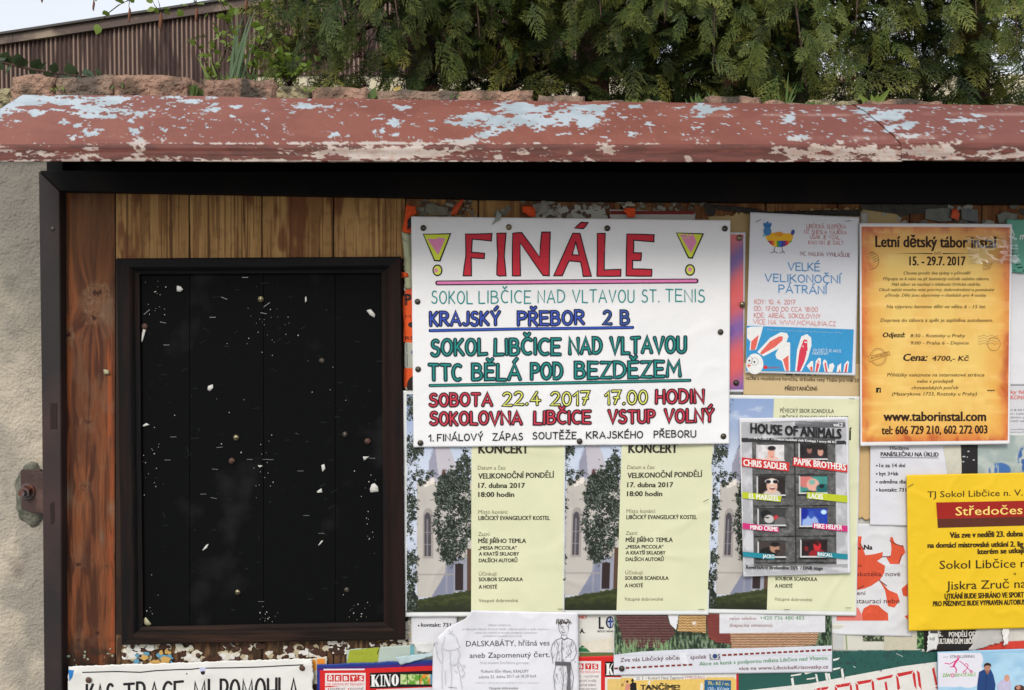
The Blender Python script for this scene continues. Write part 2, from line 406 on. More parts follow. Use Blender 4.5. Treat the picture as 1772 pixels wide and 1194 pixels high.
WY = .075
wall = empty('plastered_wall', (0, WY, 0), 'beige plastered garden wall with a stone coping behind the notice board', 'wall')
M_plaster = mat('lime_plaster', (.50, .46, .40), .92, spec=.2, noise=(3.2, (.29, .275, .25), .42, .72), bump=(34, .55, .006))
def wallcol(X, Y):
    C = canvas(X, (168, 160, 148))
    C = blend(C, sstep(.35, .75, fbm(X/60, Y/90, 11)), (156, 149, 138))
    C = blend(C, sstep(.5, .7, fbm(X/90, Y/120, 19))*.8, (198, 186, 166))
    C = blend(C, sstep(.6, .85, fbm(X/20, Y/24, 5))*.35, (128, 122, 112))
    C = blend(C, np.exp(-((X-18)/12)**2-((Y-490)/16)**2)*.6, (105, 100, 92))
    C = blend(C, np.exp(-((X-30)/12)**2-((Y-985)/16)**2)*.55, (110, 100, 92))
    r = np.abs(fbm(X/70, Y/45, 31)-.5); C = blend(C, (r < .0022).astype(float)*.35*(Y > 600)*(fbm(X/30, Y/30, 77) > .5), (120, 114, 106)); C = blend(C, sstep(760, 420, Y+(X-30)*-1.2+(fbm(X/40, Y/40, 66)-.5)*260)*.75, (126, 122, 114))  # upper wall darkened: stain plus roof shade put into the colour
    return C
def wallpatch():
    # dense visible strip with trowel relief, coarse elsewhere
    xs = np.concatenate([[-3000, -1200, -400, -120], np.arange(-60, 130, 2.4), [400, 900, 1500, 2400, 4500]])
    ys = np.concatenate([[215, 240], np.arange(262, 1210, 2.6), [1300, 1500, 1900, 2450]])
    X, Y = np.meshgrid(xs, ys); W = P(X, Y, WY)
    W[..., 1] -= (fbm(X/26, Y/22, 3, 5)-.5)*.004+(fbm(X/120, Y/150, 8)-.5)*.007
    W[-1, :, 2] = -.05; W[0, :, 2] = 1.8
    me = npmesh('plaster', W.reshape(-1, 3)-np.array([0, WY, 0]), gridfaces(*X.shape), lin(wallcol(X, Y)).reshape(-1, 3))
    m = mat('lime_plaster_face', rough=.93, spec=.2, attr='col', bump=(240, .8, .004))
    me.materials.append(m); me.shade_smooth(); o = bpy.data.objects.new('plaster', me); COL.objects.link(o); o.parent = wall
wallpatch()
boxobj('masonry_core', M_plaster, wall, -6, 9, .006, .34, 0, 1.795)

# coping: rough reddish blocks, each a piece of the wall
M_cope = [mat('coping_stone', s2l(*c), .95, spec=.15, noise=(n, s2l(*d), .46, .60), bump=(110, 1, .02), var=.3)
          for c, d, n in [((178, 144, 124), (116, 98, 84), 22), ((166, 134, 116), (84, 78, 70), 26), ((180, 168, 132), (102, 98, 80), 60), ((114, 102, 92), (158, 134, 116), 24)]]
def rock(name, x0, x1, y0, y1, z0, z1, m, parent, seed, rough=.0034, cuts=5, loc=(0, 0, 0)):
    bm = bmesh.new(); nx = max(2, int((x1-x0)/.008)); ny = 9; nz = 9
    # lattice box
    idx = {}
    for i in range(nx+1):
        for j in range(ny+1):
            for k in range(nz+1):
                if i in (0, nx) or j in (0, ny) or k in (0, nz):
                    c = Vector((x0+(x1-x0)*i/nx, y0+(y1-y0)*j/ny, z0+(z1-z0)*k/nz))
                    mid = Vector(((x0+x1)/2, (y0+y1)/2, (z0+z1)/2)); e = sum([i in (0, nx), j in (0, ny), k in (0, nz)])
                    c += (mid-c).normalized()*(0, 0, .002, .004)[e]
                    d = mnoise.noise_vector(c*17+Vector((seed, 0, 0)))*rough*1.5+mnoise.noise_vector(c*60+Vector((seed, 3, 0)))*rough*1.1+mnoise.noise_vector(c*140)*rough*.5
                    idx[i, j, k] = bm.verts.new(c+d-Vector(loc))
    def q(a, b, c, d): bm.faces.new((idx[a], idx[b], idx[c], idx[d]))
    for i in range(nx):
        for j in range(ny):
            q((i, j, 0), (i, j+1, 0), (i+1, j+1, 0), (i+1, j, 0)); q((i, j, nz), (i+1, j, nz), (i+1, j+1, nz), (i, j+1, nz))
        for k in range(nz):
            q((i, 0, k), (i+1, 0, k), (i+1, 0, k+1), (i, 0, k+1)); q((i, ny, k), (i, ny, k+1), (i+1, ny, k+1), (i+1, ny, k))
    for j in range(ny):
        for k in range(nz):
            q((0, j, k), (0, j, k+1), (0, j+1, k+1), (0, j+1, k)); q((nx, j, k), (nx, j+1, k), (nx, j+1, k+1), (nx, j, k+1))
    return bmobj(name, bm, m, parent, smooth=True)
cx = [(-420, -250, 140, 1), (-245, -90, 152, 0), (-85, 22, 154, 2), (26, 92, 134, 0), (94, 196, 136, 3), (198, 325, 135, 0), (356, 478, 146, 1), (481, 540, 152, 2), (541, 636, 155, 0), (655, 790, 160, 3),
      (793, 925, 164, 0), (929, 1010, 172, 3), (1014, 1110, 178, 1), (1113, 1218, 178, 3), (1222, 1318, 174, 1), (1321, 1356, 178, 0), (1362, 1400, 180, 3), (1403, 1492, 177, 2), (1500, 1632, 178, 1), (1650, 1790, 186, 3), (1794, 1960, 186, 0), (1964, 2120, 187, 1)]
for i, (a, b, t, k) in enumerate(cx):
    xa, xb = P(a-1, t, .05)[0], P(b+1, t, .05)[0]; zt = float(P(a, t, .06)[2])
    rock('coping_stone', xa, xb, .045+random.uniform(-.006, .008), .44, zt-.075, zt, M_cope[k], wall, i*5.7, loc=(0, WY, 0))
M_mort = mat('coping_mortar', s2l(150, 140, 120), .95, noise=(30, s2l(90, 88, 70), .4, .6), bump=(80, 1, .01))
boxobj('mortar_bed', M_mort, wall, -1.1, 1.2, -.015, .36, 1.788, 1.822)

# ------------------------------------------------------------------ notice board: planks, iron frame
board = empty('notice_board', (0, 0, .9), 'brown plank notice board in a dark iron frame against the plastered wall', 'notice board')
KN = [(168, 508, 17, 1), (118, 579, 9, 1), (152, 731, 9, 1), (147, 842, 8, 1), (137, 977, 7, 0), (184, 980, 6, 0), (168, 1096, 8, 0), (134, 1108, 7, 0), (160, 548, 12, 1)]
def woodcol(X, Y):
    sx = X.copy(); kn = np.zeros(X.shape)
    for kx, ky, r, t in KN:
        d2 = ((X-kx)/r)**2+((Y-ky)/(r*1.5))**2
        sx += (X-kx)*1.15*np.exp(-d2*.36); kn = np.maximum(kn, np.exp(-d2*1.6))
    seam = np.array([105, 199, 327, 453, 577, 702, 828, 952, 1076, 1200, 1325, 1450, 1575, 1700, 1825])
    idx = np.searchsorted(seam, X).astype(float); tone = vn(idx*3.1, idx*.7, 4)
    late = .6*fbm(sx/11, Y/210, 2, 2)+.4*fbm(sx/3.6, Y/210, 5, 2); fine = fbm(sx/1.2, Y/40, 9, 3); broad = fbm(sx/24, Y/260, 6, 2)
    # upper planks: ochre softwood, bleached, with brown streaks
    C = canvas(X, (186, 144, 88))
    C = blend(C, sstep(.35, .7, broad), (206, 164, 104))
    C = blend(C, np.clip(tone*.5, 0, 1), (156, 114, 66))
    C = blend(C, sstep(.52, .57, late)*.55, (122, 80, 44))
    C = blend(C, sstep(.72, .76, fbm(sx/3, Y/300, 15, 2))*.7, (84, 50, 26))
    C = blend(C, (fine-.5)*.7, (90, 60, 34))
    st = fbm(X/28, Y/110, 21, 3)+.18*sstep(430, 345, Y)*0
    C = blend(C, sstep(.54, .66, st)*.7, (112, 64, 36))
    C = blend(C, sstep(.60, .72, fbm(X/9, Y/13, 41, 3))*.12, (60, 36, 20))
    # left plank: stained red brown
    D = canvas(X, (104, 60, 36))
    D = blend(D, sstep(.42, .6, fbm(sx/11, Y/190, 33, 3))*.8, (66, 34, 20))
    D = blend(D, sstep(.5, .62, fbm(sx/8, Y/120, 35, 3))*.55, (142, 82, 46))
    D = blend(D, (fine-.45)*1.0, (48, 28, 18))
    D = blend(D, sstep(560, 380, Y)*.55, (118, 84, 54))
    D = blend(D, np.exp(-((X-190-(Y-800)*.012)/6)**2)*sstep(560, 640, Y)*sstep(.3, .45, fbm(X/6, Y/60, 8))*.9, (150, 76, 40))
    D = blend(D, np.exp(-((X-117)/6)**2)*sstep(.45, .6, fbm(X/5, Y/80, 18))*.7, (150, 82, 42))
    D = blend(D, sstep(.56, .74, fbm(X/22, Y/34, 51))*.22, (120, 104, 88))
    D = blend(D, kn*.6, (112, 76, 52))
    for kx, ky, rx_, ry_, c_ in ((165, 522, 32, 38, (124, 92, 66)), (186, 540, 14, 26, (110, 86, 66)), (120, 582, 12, 22, (116, 84, 60))):
        e_ = ((X-kx)/rx_)**2+((Y-ky)/ry_)**2+(fbm(X/8, Y/14, 91)-.5)*1.2; D = blend(D, sstep(1.1, .5, e_)*.6, c_)
    for kx, ky, r, t in KN:
        d = np.sqrt(((X-kx)/r)**2+((Y-ky)/(r*.8))**2)+(fbm(X/6, Y/6, 77, 3)-.5)*1.5
        D = blend(D, sstep(.1, .9, np.sin(d*8+(fbm(X/5, Y/5, 7)-.5)*4))*np.clip(1.9-d, 0, 1)*.3, (60, 36, 24))
        D = blend(D, np.clip(1.3-d*2.6, 0, 1)*.92, (54, 24, 16))
        if t: D = blend(D, np.clip(1-np.abs(d-1.2)*3.2, 0, 1)*sstep(.4, .6, fbm(X/6, Y/4, 9))*.42, (150, 126, 104))
    D = blend(D, np.exp(-((X-112)/10)**2-((Y-858)/22)**2)*.8, (136, 134, 124))
    D = blend(D, np.exp(-((X-192)/6)**2-((Y-880)/14)**2)*.6, (126, 110, 96))
    D = blend(D, np.exp(-((X-176)/4)**2-((Y-930)/14)**2)*.5, (110, 104, 98))
    D = blend(D, sstep(1095, 1145, Y)*sstep(.35, .6, fbm(X/12, Y/12, 61))*.8, (36, 30, 24))
    C = np.where((X < 199)[..., None], D, C)
    # bottom: weathered, dirty
    C = np.where(((X >= 199) & (Y > 1000))[..., None], blend(blend(C, np.ones(X.shape)*.62, (84, 64, 48)), sstep(.45, .6, fbm(X/5, Y/30, 71))*.7, (44, 30, 22)), C)
    C = blend(C, sstep(820, 980, X)*.5, (96, 52, 26))
    C = np.where(((X >= 199) & (Y > 447) & (Y < 1100))[..., None], blend(C, np.ones(X.shape)*.88, (34, 22, 17)), C)
    sd = np.abs(X[..., None]-seam).min(-1); C = blend(C, (sd < 1.3).astype(float)*.8, (30, 20, 14))
    return C
M_wood = mat('stained_softwood', rough=.72, spec=.3, attr='col', bump=(60, .7, .0022, (9, 1, .7)))
seams = [105, 199, 327, 453, 577, 702, 828, 952, 1076, 1200, 1325, 1450, 1575, 1700, 1825, 1950]
for a, b in zip(seams[:-1], seams[1:]):
    dens = 1.1 if a < 200 else 1.3
    xs = np.concatenate([[a+.5], np.arange(a+1.6, b-1.4, dens if a < 600 else 2.2), [b-.5]]) if a < 1750 else np.linspace(a+.5, b-.5, 4)
    if a < 200: ys = np.concatenate([[300], np.arange(326, 1200, 2.2), [1300, 1560]])
    elif a < 600: ys = np.concatenate([[300], np.arange(326, 456, 1.8), np.arange(470, 1090, 12), np.arange(1098, 1172, 1.8), [1250, 1560]])
    else: ys = np.concatenate([[300], np.arange(326, 400, 2.2), [520, 700, 900, 1085, 1250, 1560]])
    X, Y = np.meshgrid(xs, ys); W = P(X, Y, 0.0)
    bow = random.uniform(-.0006, .0006)
    W[..., 1] += bow+((X-(a+b)/2)/(b-a)*2)**8*.0018 - (fbm(X/2.5, Y/90, 9, 3)-.5)*.0006
    me = npmesh('plank', W.reshape(-1, 3)-np.array([0, 0, .9]), gridfaces(*X.shape), lin(woodcol(X, Y)).reshape(-1, 3))
    me.materials.append(M_wood); me.shade_smooth(); o = bpy.data.objects.new('plank', me); COL.objects.link(o); o.parent = board
    md = o.modifiers.new('thickness', 'SOLIDIFY'); md.thickness = .018; md.offset = -1

M_iron = mat('dark_painted_iron', s2l(40, 35, 36), .6, spec=.35, noise=(6, s2l(66, 47, 46), .45, .7), bump=(120, .25, .0012), var=.12)
M_irontop = mat('shade_black_iron', s2l(13, 13, 14), .75, spec=.2, noise=(9, s2l(26, 22, 20), .5, .7), bump=(120, .25, .001))  # darker copy of the frame iron, roof shade put into its colour
FY = -.014
def framepoly(name, px, y0=FY, depth=.03, m=M_iron, parent=board, loc=(0, 0, .9), bev=.001):
    bm = bmesh.new(); vs = [bm.verts.new(Vector(P(a, b, y0))-Vector(loc)) for a, b in px]
    f = bm.faces.new(vs); r = bmesh.ops.extrude_face_region(bm, geom=[f])
    for v in r['geom']:
        if isinstance(v, bmesh.types.BMVert): v.co.y += depth
    bmesh.ops.recalc_face_normals(bm, faces=bm.faces)
    if bev: bmesh.ops.bevel(bm, geom=[e for e in bm.edges], offset=bev, segments=1, affect='EDGES')
    return bmobj(name, bm, m, parent)
framepoly('frame_post', [(66.5, 296), (103, 331), (105, 700), (107.5, 1560), (79, 1560), (72, 700)])
framepoly('frame_rail', [(67.5, 295), (1960, 299), (1960, 354), (1000, 347), (700, 341), (104, 330.5)], m=M_irontop)
framepoly('frame_rail', [(79, 1562), (1960, 1562), (1960, 1600), (79, 1600)])
framepoly('frame_post', [(1925, 355), (1960, 355), (1960, 1560), (1925, 1560)])
framepoly('leg', [(80, 1602), (112, 1602), (112, 2560), (80, 2560)]); framepoly('leg', [(1928, 1602), (1958, 1602), (1958, 2560), (1928, 2560)])
# header timber and back brackets; near-black colour carries the shade under the roof
M_black = mat('shade_black_timber', s2l(10, 10, 11), .8, spec=.2, bump=(60, .5, .002, (.3, 1, 6)))
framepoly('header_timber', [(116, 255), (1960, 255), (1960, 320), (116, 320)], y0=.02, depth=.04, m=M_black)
framepoly('bracket', [(80, 255), (109, 255), (109, 300), (80, 300)], y0=.0, depth=.05, m=M_irontop)
# slots, screws on the iron post
M_slot = mat('slot_dark', s2l(38, 22, 18), .9)
framepoly('slot', [(87, 698), (98, 698), (98, 742), (87, 742)], y0=FY-.0006, depth=.001, m=M_slot, bev=0)
framepoly('slot', [(86, 872), (93, 868), (94, 902), (88, 908)], y0=FY-.0006, depth=.001, m=M_slot, bev=0)
def dome(bm, c, r, h, n=14, rings=4, flat=.35):
    vs = []
    for k in range(rings+1):
        a = k/rings*math.pi/2; rr = r*math.cos(a) if k else r
        if k == rings: vs.append([bm.verts.new(c+Vector((0, -h, 0)))]); break
        vs.append([bm.verts.new(c+Vector((rr*math.cos(t*2*math.pi/n), -h*math.sin(a), rr*math.sin(t*2*math.pi/n)))) for t in range(n)])
    for k in range(rings-1):
        for t in range(n): bm.faces.new((vs[k][t], vs[k][(t+1) % n], vs[k+1][(t+1) % n], vs[k+1][t]))
    for t in range(n): bm.faces.new((vs[-2][t], vs[-2][(t+1) % n], vs[-1][0]))
    bmesh.ops.recalc_face_normals(bm, faces=bm.faces)
bm = bmesh.new(); dome(bm, Vector(P(91, 396, FY))-Vector((0, 0, .9)), .0032, .0012); bmobj('screw', bm, mat('screw_grey', s2l(70, 68, 68), .4, metal=.6), board, True)
# wall bracket with bolt and the mortar patch round it
wb = empty('wall_bracket', PV(48, 850, .06), 'rusty brown angle bracket bolted to the wall left of the board', 'bracket')
M_rust = mat('rusty_brown_paint', s2l(66, 46, 42), .7, noise=(40, s2l(96, 70, 62), .5, .7), bump=(90, .6, .002))
framepoly('plate', [(35, 813), (70, 813), (72, 888), (50, 887), (36, 880)], y0=.052, depth=.006, m=M_rust, parent=wb, loc=wb.location)
framepoly('web', [(62, 818), (76, 818), (76, 890), (63, 888)], y0=-.0, depth=.056, m=M_rust, parent=wb, loc=wb.location)
M_bolt = mat('bolt_steel', s2l(110, 104, 106), .5, metal=.5, noise=(90, s2l(110, 70, 55), .45, .6), bump=(150, .5, .001))
bm = bmesh.new(); c0 = PV(48, 850, .052)-wb.location
for r, y0, y1, n in ((.0115, 0, -.002, 20), (.0088, -.002, -.0095, 6), (.0050, -.0095, -.015, 12)):
    res = bmesh.ops.create_cone(bm, cap_ends=True, segments=n, radius1=r, radius2=r*.93, depth=abs(y1-y0))
    for v in res['verts']: v.co = Vector((v.co.x, -v.co.z, v.co.y))+c0+Vector((0, (y0+y1)/2, 0))
bmobj('bolt', bm, M_bolt, wb)
bm = bmesh.new(); n = 40; ring = []
c = PV(50, 855, .071); 
cen = bm.verts.new((0, -.003, 0)); prev = None; rings = []
for k, f in ((0, .5), (1, .85), (2, 1.0)):
    rings.append([bm.verts.new(((P(50+ (25 if math.cos(a) < 0 else 32)*math.cos(a)*f*(1+.34*(vn(a*3, 1, 3)-.5)+.3*(vn(a*9, 2, 5)-.5)), 855, .071)[0]-c.x), (-.0025, -.002, .004)[k]+.002*(vn(a*4, k, 9)-.5), (P(50, 855-math.sin(a)*56*f*(1+.2*(vn(a*4, 5, 3)-.5)), .071)[2]-c.z))) for a in np.linspace(0, 2*math.pi, n, endpoint=False)])
for t in range(n):
    bm.faces.new((cen, rings[0][t], rings[0][(t+1) % n]))
    for k in (0, 1): bm.faces.new((rings[k][t], rings[k+1][t], rings[k+1][(t+1) % n], rings[k][(t+1) % n]))
bmesh.ops.recalc_face_normals(bm, faces=bm.faces)
me = bpy.data.meshes.new('mortar_patch'); bm.to_mesh(me); bm.free(); me.shade_smooth()
me.materials.append(mat('grey_mortar', s2l(120, 118, 106), .95, noise=(60, s2l(88, 90, 78), .4, .6), bump=(160, .8, .004)))
o = bpy.data.objects.new('mortar_patch', me); COL.objects.link(o); o.parent = wall; o.location = c-wall.location

# ------------------------------------------------------------------ black display panel
dp = empty('display_panel', PV(455, 780, 0), 'empty black panel in a wooden frame left of the handwritten poster', 'display panel')
DL = dp.location
M_chalk = mat('black_board_paint', s2l(7, 8, 9), .85, spec=.12, noise=(9, s2l(52, 52, 53), .58, .9), bump=(50, .5, .0012, (7, 1, .6)))
xs4 = [240, 328, 456, 580, 668]
for a, b in zip(xs4[:-1], xs4[1:]):
    framepoly('board', [(a+.35, 462), (b-.35, 462), (b-.25, 1092), (a+.45, 1092)], y0=-.006-random.uniform(0, .0006), depth=.005, m=M_chalk, parent=dp, loc=DL, bev=.0004)
def moulding(name, outer0, outer1, inner1, inner0, m):
    """profiled moulding between an outer and an inner edge line (px), mitred"""
    prof = [(0, -.002), (0, -.016), (.06, -.0185), (.55, -.0185), (.66, -.0165), (.8, -.0125), (.93, -.011), (1, -.0105), (1, -.004)]
    bm = bmesh.new(); n = 24; rows = []
    for k in range(n+1):
        t = k/n; row = []
        for s, y in prof:
            ax = outer0[0]+(outer1[0]-outer0[0])*t; ay = outer0[1]+(outer1[1]-outer0[1])*t
            bx = inner0[0]+(inner1[0]-inner0[0])*t; by = inner0[1]+(inner1[1]-inner0[1])*t
            w = (vn(t*14, s*3, 8)-.5)*.7*(0 < s)
            row.append(bm.verts.new(Vector(P(ax+(bx-ax)*s+w, ay+(by-ay)*s+w, y))-DL))
        rows.append(row)
    for k in range(n):
        for j in range(len(prof)-1): bm.faces.new((rows[k][j], rows[k+1][j], rows[k+1][j+1], rows[k][j+1]))
    bmesh.ops.recalc_face_normals(bm, faces=bm.faces)
    return bmobj(name, bm, m, dp)
O = [(202, 447), (694, 444), (702, 1107), (211, 1116)]; I = [(241, 474), (660, 472), (664, 1076), (247, 1084)]
M_fr = [mat('frame_stain', s2l(*c), .75, spec=.18, noise=(sc, s2l(*d), .45, .68, st), bump=(70, .6, .002, st), var=.1)
        for c, d, sc, st in [((15, 15, 16), (24, 21, 20), 20, (.3, 1, 4)), ((34, 20, 17), (22, 16, 15), 20, (5, 1, .4)), ((26, 18, 15), (56, 37, 28), 26, (.3, 1, 5)), ((17, 15, 15), (34, 21, 18), 20, (5, 1, .4))]]
for k, m in zip(range(4), M_fr):
    moulding('frame_side', O[k], O[(k+1) % 4], I[(k+1) % 4], I[k], m)

# ------------------------------------------------------------------ roof over the board
roof = empty('tin_roof', (0, -.08, 1.75), 'rust red sheet metal canopy with flaking paint above the notice board', 'roof')
blobs = [  # cx, cy, rx, ry, strength (photo pixels, along the slope)
 (60, 176, 75, 14, 1.3), (130, 180, 60, 12, 1.1), (15, 195, 40, 22, 1.0), (200, 177, 30, 14, 1.0), (165, 200, 40, 20, .95), (150, 225, 30, 22, .8), (60, 203, 50, 7, .8), (220, 208, 34, 12, .85), (268, 203, 26, 9, .9), (235, 235, 10, 6, .8),
 (245, 172, 10, 4, .7), (310, 173, 20, 4, .9), (365, 174, 18, 4, .8), (335, 182, 18, 6, .7), (370, 198, 22, 8, .95), (405, 193, 20, 6, .9), (260, 189, 8, 3, .8), (405, 211, 10, 3, .7), (320, 230, 6, 3, .7), (362, 228, 6, 3, .7),
 (535, 192, 36, 12, .85), (690, 192, 14, 7, .75), (683, 223, 14, 7, .9), (650, 233, 10, 6, .7), (735, 206, 14, 5, .7), (745, 231, 16, 7, .7), (580, 240, 14, 5, .8), (682, 239, 16, 5, .9), (505, 223, 8, 4, .6),
 (860, 215, 80, 14, 1.1), (900, 197, 48, 14, 1.25), (925, 215, 60, 14, 1.1), (845, 238, 26, 10, 1.0), (1000, 215, 55, 16, 1.2), (1020, 197, 45, 10, 1.0), (800, 222, 22, 6, .8), (1095, 196, 16, 8, .8), (1090, 238, 22, 5, .9), (1110, 226, 14, 4, .7),
 (1215, 200, 30, 13, 1.05), (1250, 200, 18, 5, .9), (1205, 226, 12, 5, .9), (1297, 236, 14, 4, .6), (1362, 216, 16, 10, 1.1), (1375, 226, 14, 5, 1.0), (1378, 243, 26, 6, .85), (1340, 251, 20, 3, .8), (1495, 233, 8, 3, .8),
 (1490, 202, 24, 8, 1.2), (1515, 216, 24, 9, 1.3), (1537, 232, 18, 9, 1.2), (1540, 215, 20, 10, 1.2), (1565, 226, 20, 8, 1.15), (1550, 207, 30, 4, .9), (1670, 221, 26, 5, .9), (1690, 214, 14, 5, .8), (1700, 232, 10, 3, .7), (1570, 243, 20, 3, .8),
 # lip and fascia
 (640, 250, 330, 2.4, 1.05), (250, 250, 28, 6, .9), (790, 246, 90, 4, .9), (0, 260, 60, 8, .8), (80, 268, 90, 8, .75), (245, 262, 14, 14, .8), (150, 258, 60, 6, .5),
 (670, 266, 125, 13, 1.35), (560, 272, 14, 7, 1.0), (800, 264, 30, 9, .78), (870, 266, 70, 9, .68), (1046, 258, 18, 8, 1.2), (985, 264, 7, 5, 1.1), (1190, 275, 8, 5, 1.1), (1225, 277, 10, 3, 1.1), (1340, 257, 12, 3, .9),
 (1400, 265, 50, 14, 1.0), (1460, 262, 60, 14, .98), (1525, 266, 34, 14, 1.1), (1610, 266, 60, 13, 1.3), (1720, 268, 60, 10, .8), (430, 279, 520, 3.4, 1.05), (200, 278, 240, 5, 1.0), (1560, 279, 260, 2.6, 1.0), (700, 279, 240, 3, 1.1), (1020, 277, 8, 4, .9)]
def roofcol(X, Y):
    v = np.zeros(X.shape)
    for cx_, cy_, rx, ry, s_ in blobs:
        d = ((X-cx_)/rx)**2+((Y-cy_)/ry)**2; v = np.maximum(v, s_*np.exp(-d*.8))
    n = fbm(X/22+np.floor(Y/3)*.0, Y/6.5, 3, 5); n2 = fbm(X/7, Y/2.6, 14, 4)
    peel = v*.62+(n-.5)*1.05+(n2-.5)*.75
    base_thr = .40
    m = sstep(base_thr, base_thr+.03, peel)
    sp = sstep(.735, .75, fbm(X/9, Y/3.6, 23, 4))*(Y < 250)*sstep(.35, .6, fbm(X/130, Y/60, 29)); m = np.maximum(m, sp)
    fas = sstep(250, 254, Y)
    paint = blend(canvas(X, (129, 74, 60)), sstep(.4, .65, fbm(X/80, Y/25, 40)), (120, 66, 53))
    paint = blend(paint, sstep(1150, 1500, X)*.6*(1-fas), (112, 64, 58))
    paint = blend(paint, sstep(.55, .7, fbm(X/5, Y/3, 44))*.16, (90, 54, 48))
    for yy in (211, 244):   # paler crease lines on the right
        paint = blend(paint, np.exp(-((Y-yy-(X-1400)*.004)/2.4)**2)*sstep(1120, 1330, X)*sstep(.35, .6, fbm(X/50, yy, 4))*.55, (166, 140, 130))
    fp = blend(canvas(X, (106, 56, 46)), sstep(.4, .6, fbm(X/40, Y/6, 47)), (88, 46, 38))
    paint = blend(paint, fas, (128, 66, 57)); paint = np.where((fas > .5)[..., None], fp, paint)
    zinc = blend(canvas(X, (170, 180, 187)), sstep(.4, .62, fbm(X/30, Y/12, 50)), (154, 166, 172))
    zf = blend(canvas(X, (178, 164, 155)), sstep(.4, .65, fbm(X/26, Y/9, 52)), (160, 142, 132))
    zf = blend(zf, sstep(.6, .7, fbm(X/5, Y/3, 57))*.4, (160, 110, 92))
    zinc = blend(zinc, sstep(238, 252, Y), (178, 164, 155)); zinc = np.where((fas > .5)[..., None], zf, zinc)
    C = paint*(1-m[..., None])+zinc*m[..., None]
    return C, m, peel
def roofsheet(xa, xb, dy, name='roof_sheet'):
    def prof(t):   # t 0..1 from the ridge to the drip edge -> Y, photo row, z handled through P at the left/right ends
        pass
    cols = np.arange(xa, xb, 1.4/1010)                     # world X
    # section: (Y, z at left end, z at right end, photo-row parameter)
    zr = lambda X: .2905-.0125*(X+.62)                      # ridge height above the camera, falls to the right
    ze = lambda X: .2005-.0002*X
    rows = []
    par = []
    for k in range(6): rows.append(('back', k/5)); par.append(150)
    N1 = 66
    for k in range(N1+1): rows.append(('slope', k/N1)); par.append(0)
    for k in range(1, 25): rows.append(('fascia', k/24)); par.append(0)
    rows.append(('hem', 0)); rows.append(('hem', 1))
    W = np.zeros((len(rows), len(cols), 3)); PY = np.zeros((len(rows), len(cols))); 
    for i, (kind, t) in enumerate(rows):
        X = cols
        if kind == 'back': y = .07-.105*t+0*X; z = zr(X)+.012*(1-t); row = 150+0*X
        elif kind == 'slope':
            y = -.035-.125*t+0*X
            z = zr(X)+(ze(X)-zr(X))*t
            z = z+.0035*np.sin(math.pi*t)+.0014*np.exp(-((t-.25)/.07)**2)*sstep(.1, .5, X)+.0012*np.exp(-((t-.86)/.05)**2)*sstep(.1, .5, X)
            row = 165+ (30*(X+.62)/1.29)*(1-t)+(251-165)*t
        elif kind == 'fascia':
            y = -.160-.0022*math.sin(min(t*4, 1)*math.pi/2)+0*X; z = ze(X)-.0185*t-.0012*(1-math.cos(min(t*4, 1)*math.pi/2)); row = 251+28.5*t+0*X
        else: y = -.156+.012*t+0*X; z = ze(X)-.0190+.003*t; row = 283+0*X
        # gentle buckling
        y = y+(fbm(X*3.1, t*1.5, 8)-.5)*.003*(kind != 'back'); z = z+(fbm(X*4, t*2+5, 9)-.5)*.0035
        W[i, :, 0] = X; W[i, :, 1] = y+dy; W[i, :, 2] = CAM[2]+z-dy; PY[i] = row
    # photo column of each vertex for the flake map
    d = W[..., 1]-CAM[1]; PX = CXP+W[..., 0]/d*F
    C, m, peel = roofcol(PX, PY)
    W[..., 2] += .0002*(1-m)
    me = npmesh(name, W.reshape(-1, 3)-np.array([0, -.08, 1.75]), gridfaces(*PX.shape), lin(C).reshape(-1, 3))
    a = me.attributes.new('peel', 'FLOAT', 'POINT'); a.data.foreach_set('value', m.ravel().astype(np.float32))
    me.materials.append(M_roof); me.shade_smooth(); o = bpy.data.objects.new(name, me); COL.objects.link(o); o.parent = roof
    md = o.modifiers.new('thickness', 'SOLIDIFY'); md.thickness = .0008; md.offset = -1
    return o
M_roof = mat('flaking_roof_paint', rough=.55, spec=.4, attr='col', bump=(160, .25, .001))
nt = M_roof.node_tree; at = nt.nodes.new('ShaderNodeAttribute'); at.attribute_name = 'peel'
b2 = nt.nodes.new('ShaderNodeBump'); b2.inputs['Strength'].default_value = .6; b2.inputs['Distance'].default_value = .0008; b2.invert = True
pb = nt.nodes['Principled BSDF']; old = pb.inputs['Normal'].links[0].from_socket
nt.links.new(at.outputs['Fac'], b2.inputs['Height']); nt.links.new(old, b2.inputs['Normal']); nt.links.new(b2.outputs[0], pb.inputs['Normal'])
rr = nt.nodes.new('ShaderNodeMapRange'); rr.inputs[3].default_value = .62; rr.inputs[4].default_value = .42; nt.links.new(at.outputs['Fac'], rr.inputs[0]); nt.links.new(rr.outputs[0], pb.inputs['Roughness'])
roofsheet(-.620, .4352, 0); roofsheet(.4330, 1.05, -.0012)
# rafters and dark soffit boarding carry the sheet
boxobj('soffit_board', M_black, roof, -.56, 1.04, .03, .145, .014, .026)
# ------------------------------------------------------------------ posters and papers
BK = (38, 36, 38); GY = (120, 120, 110)
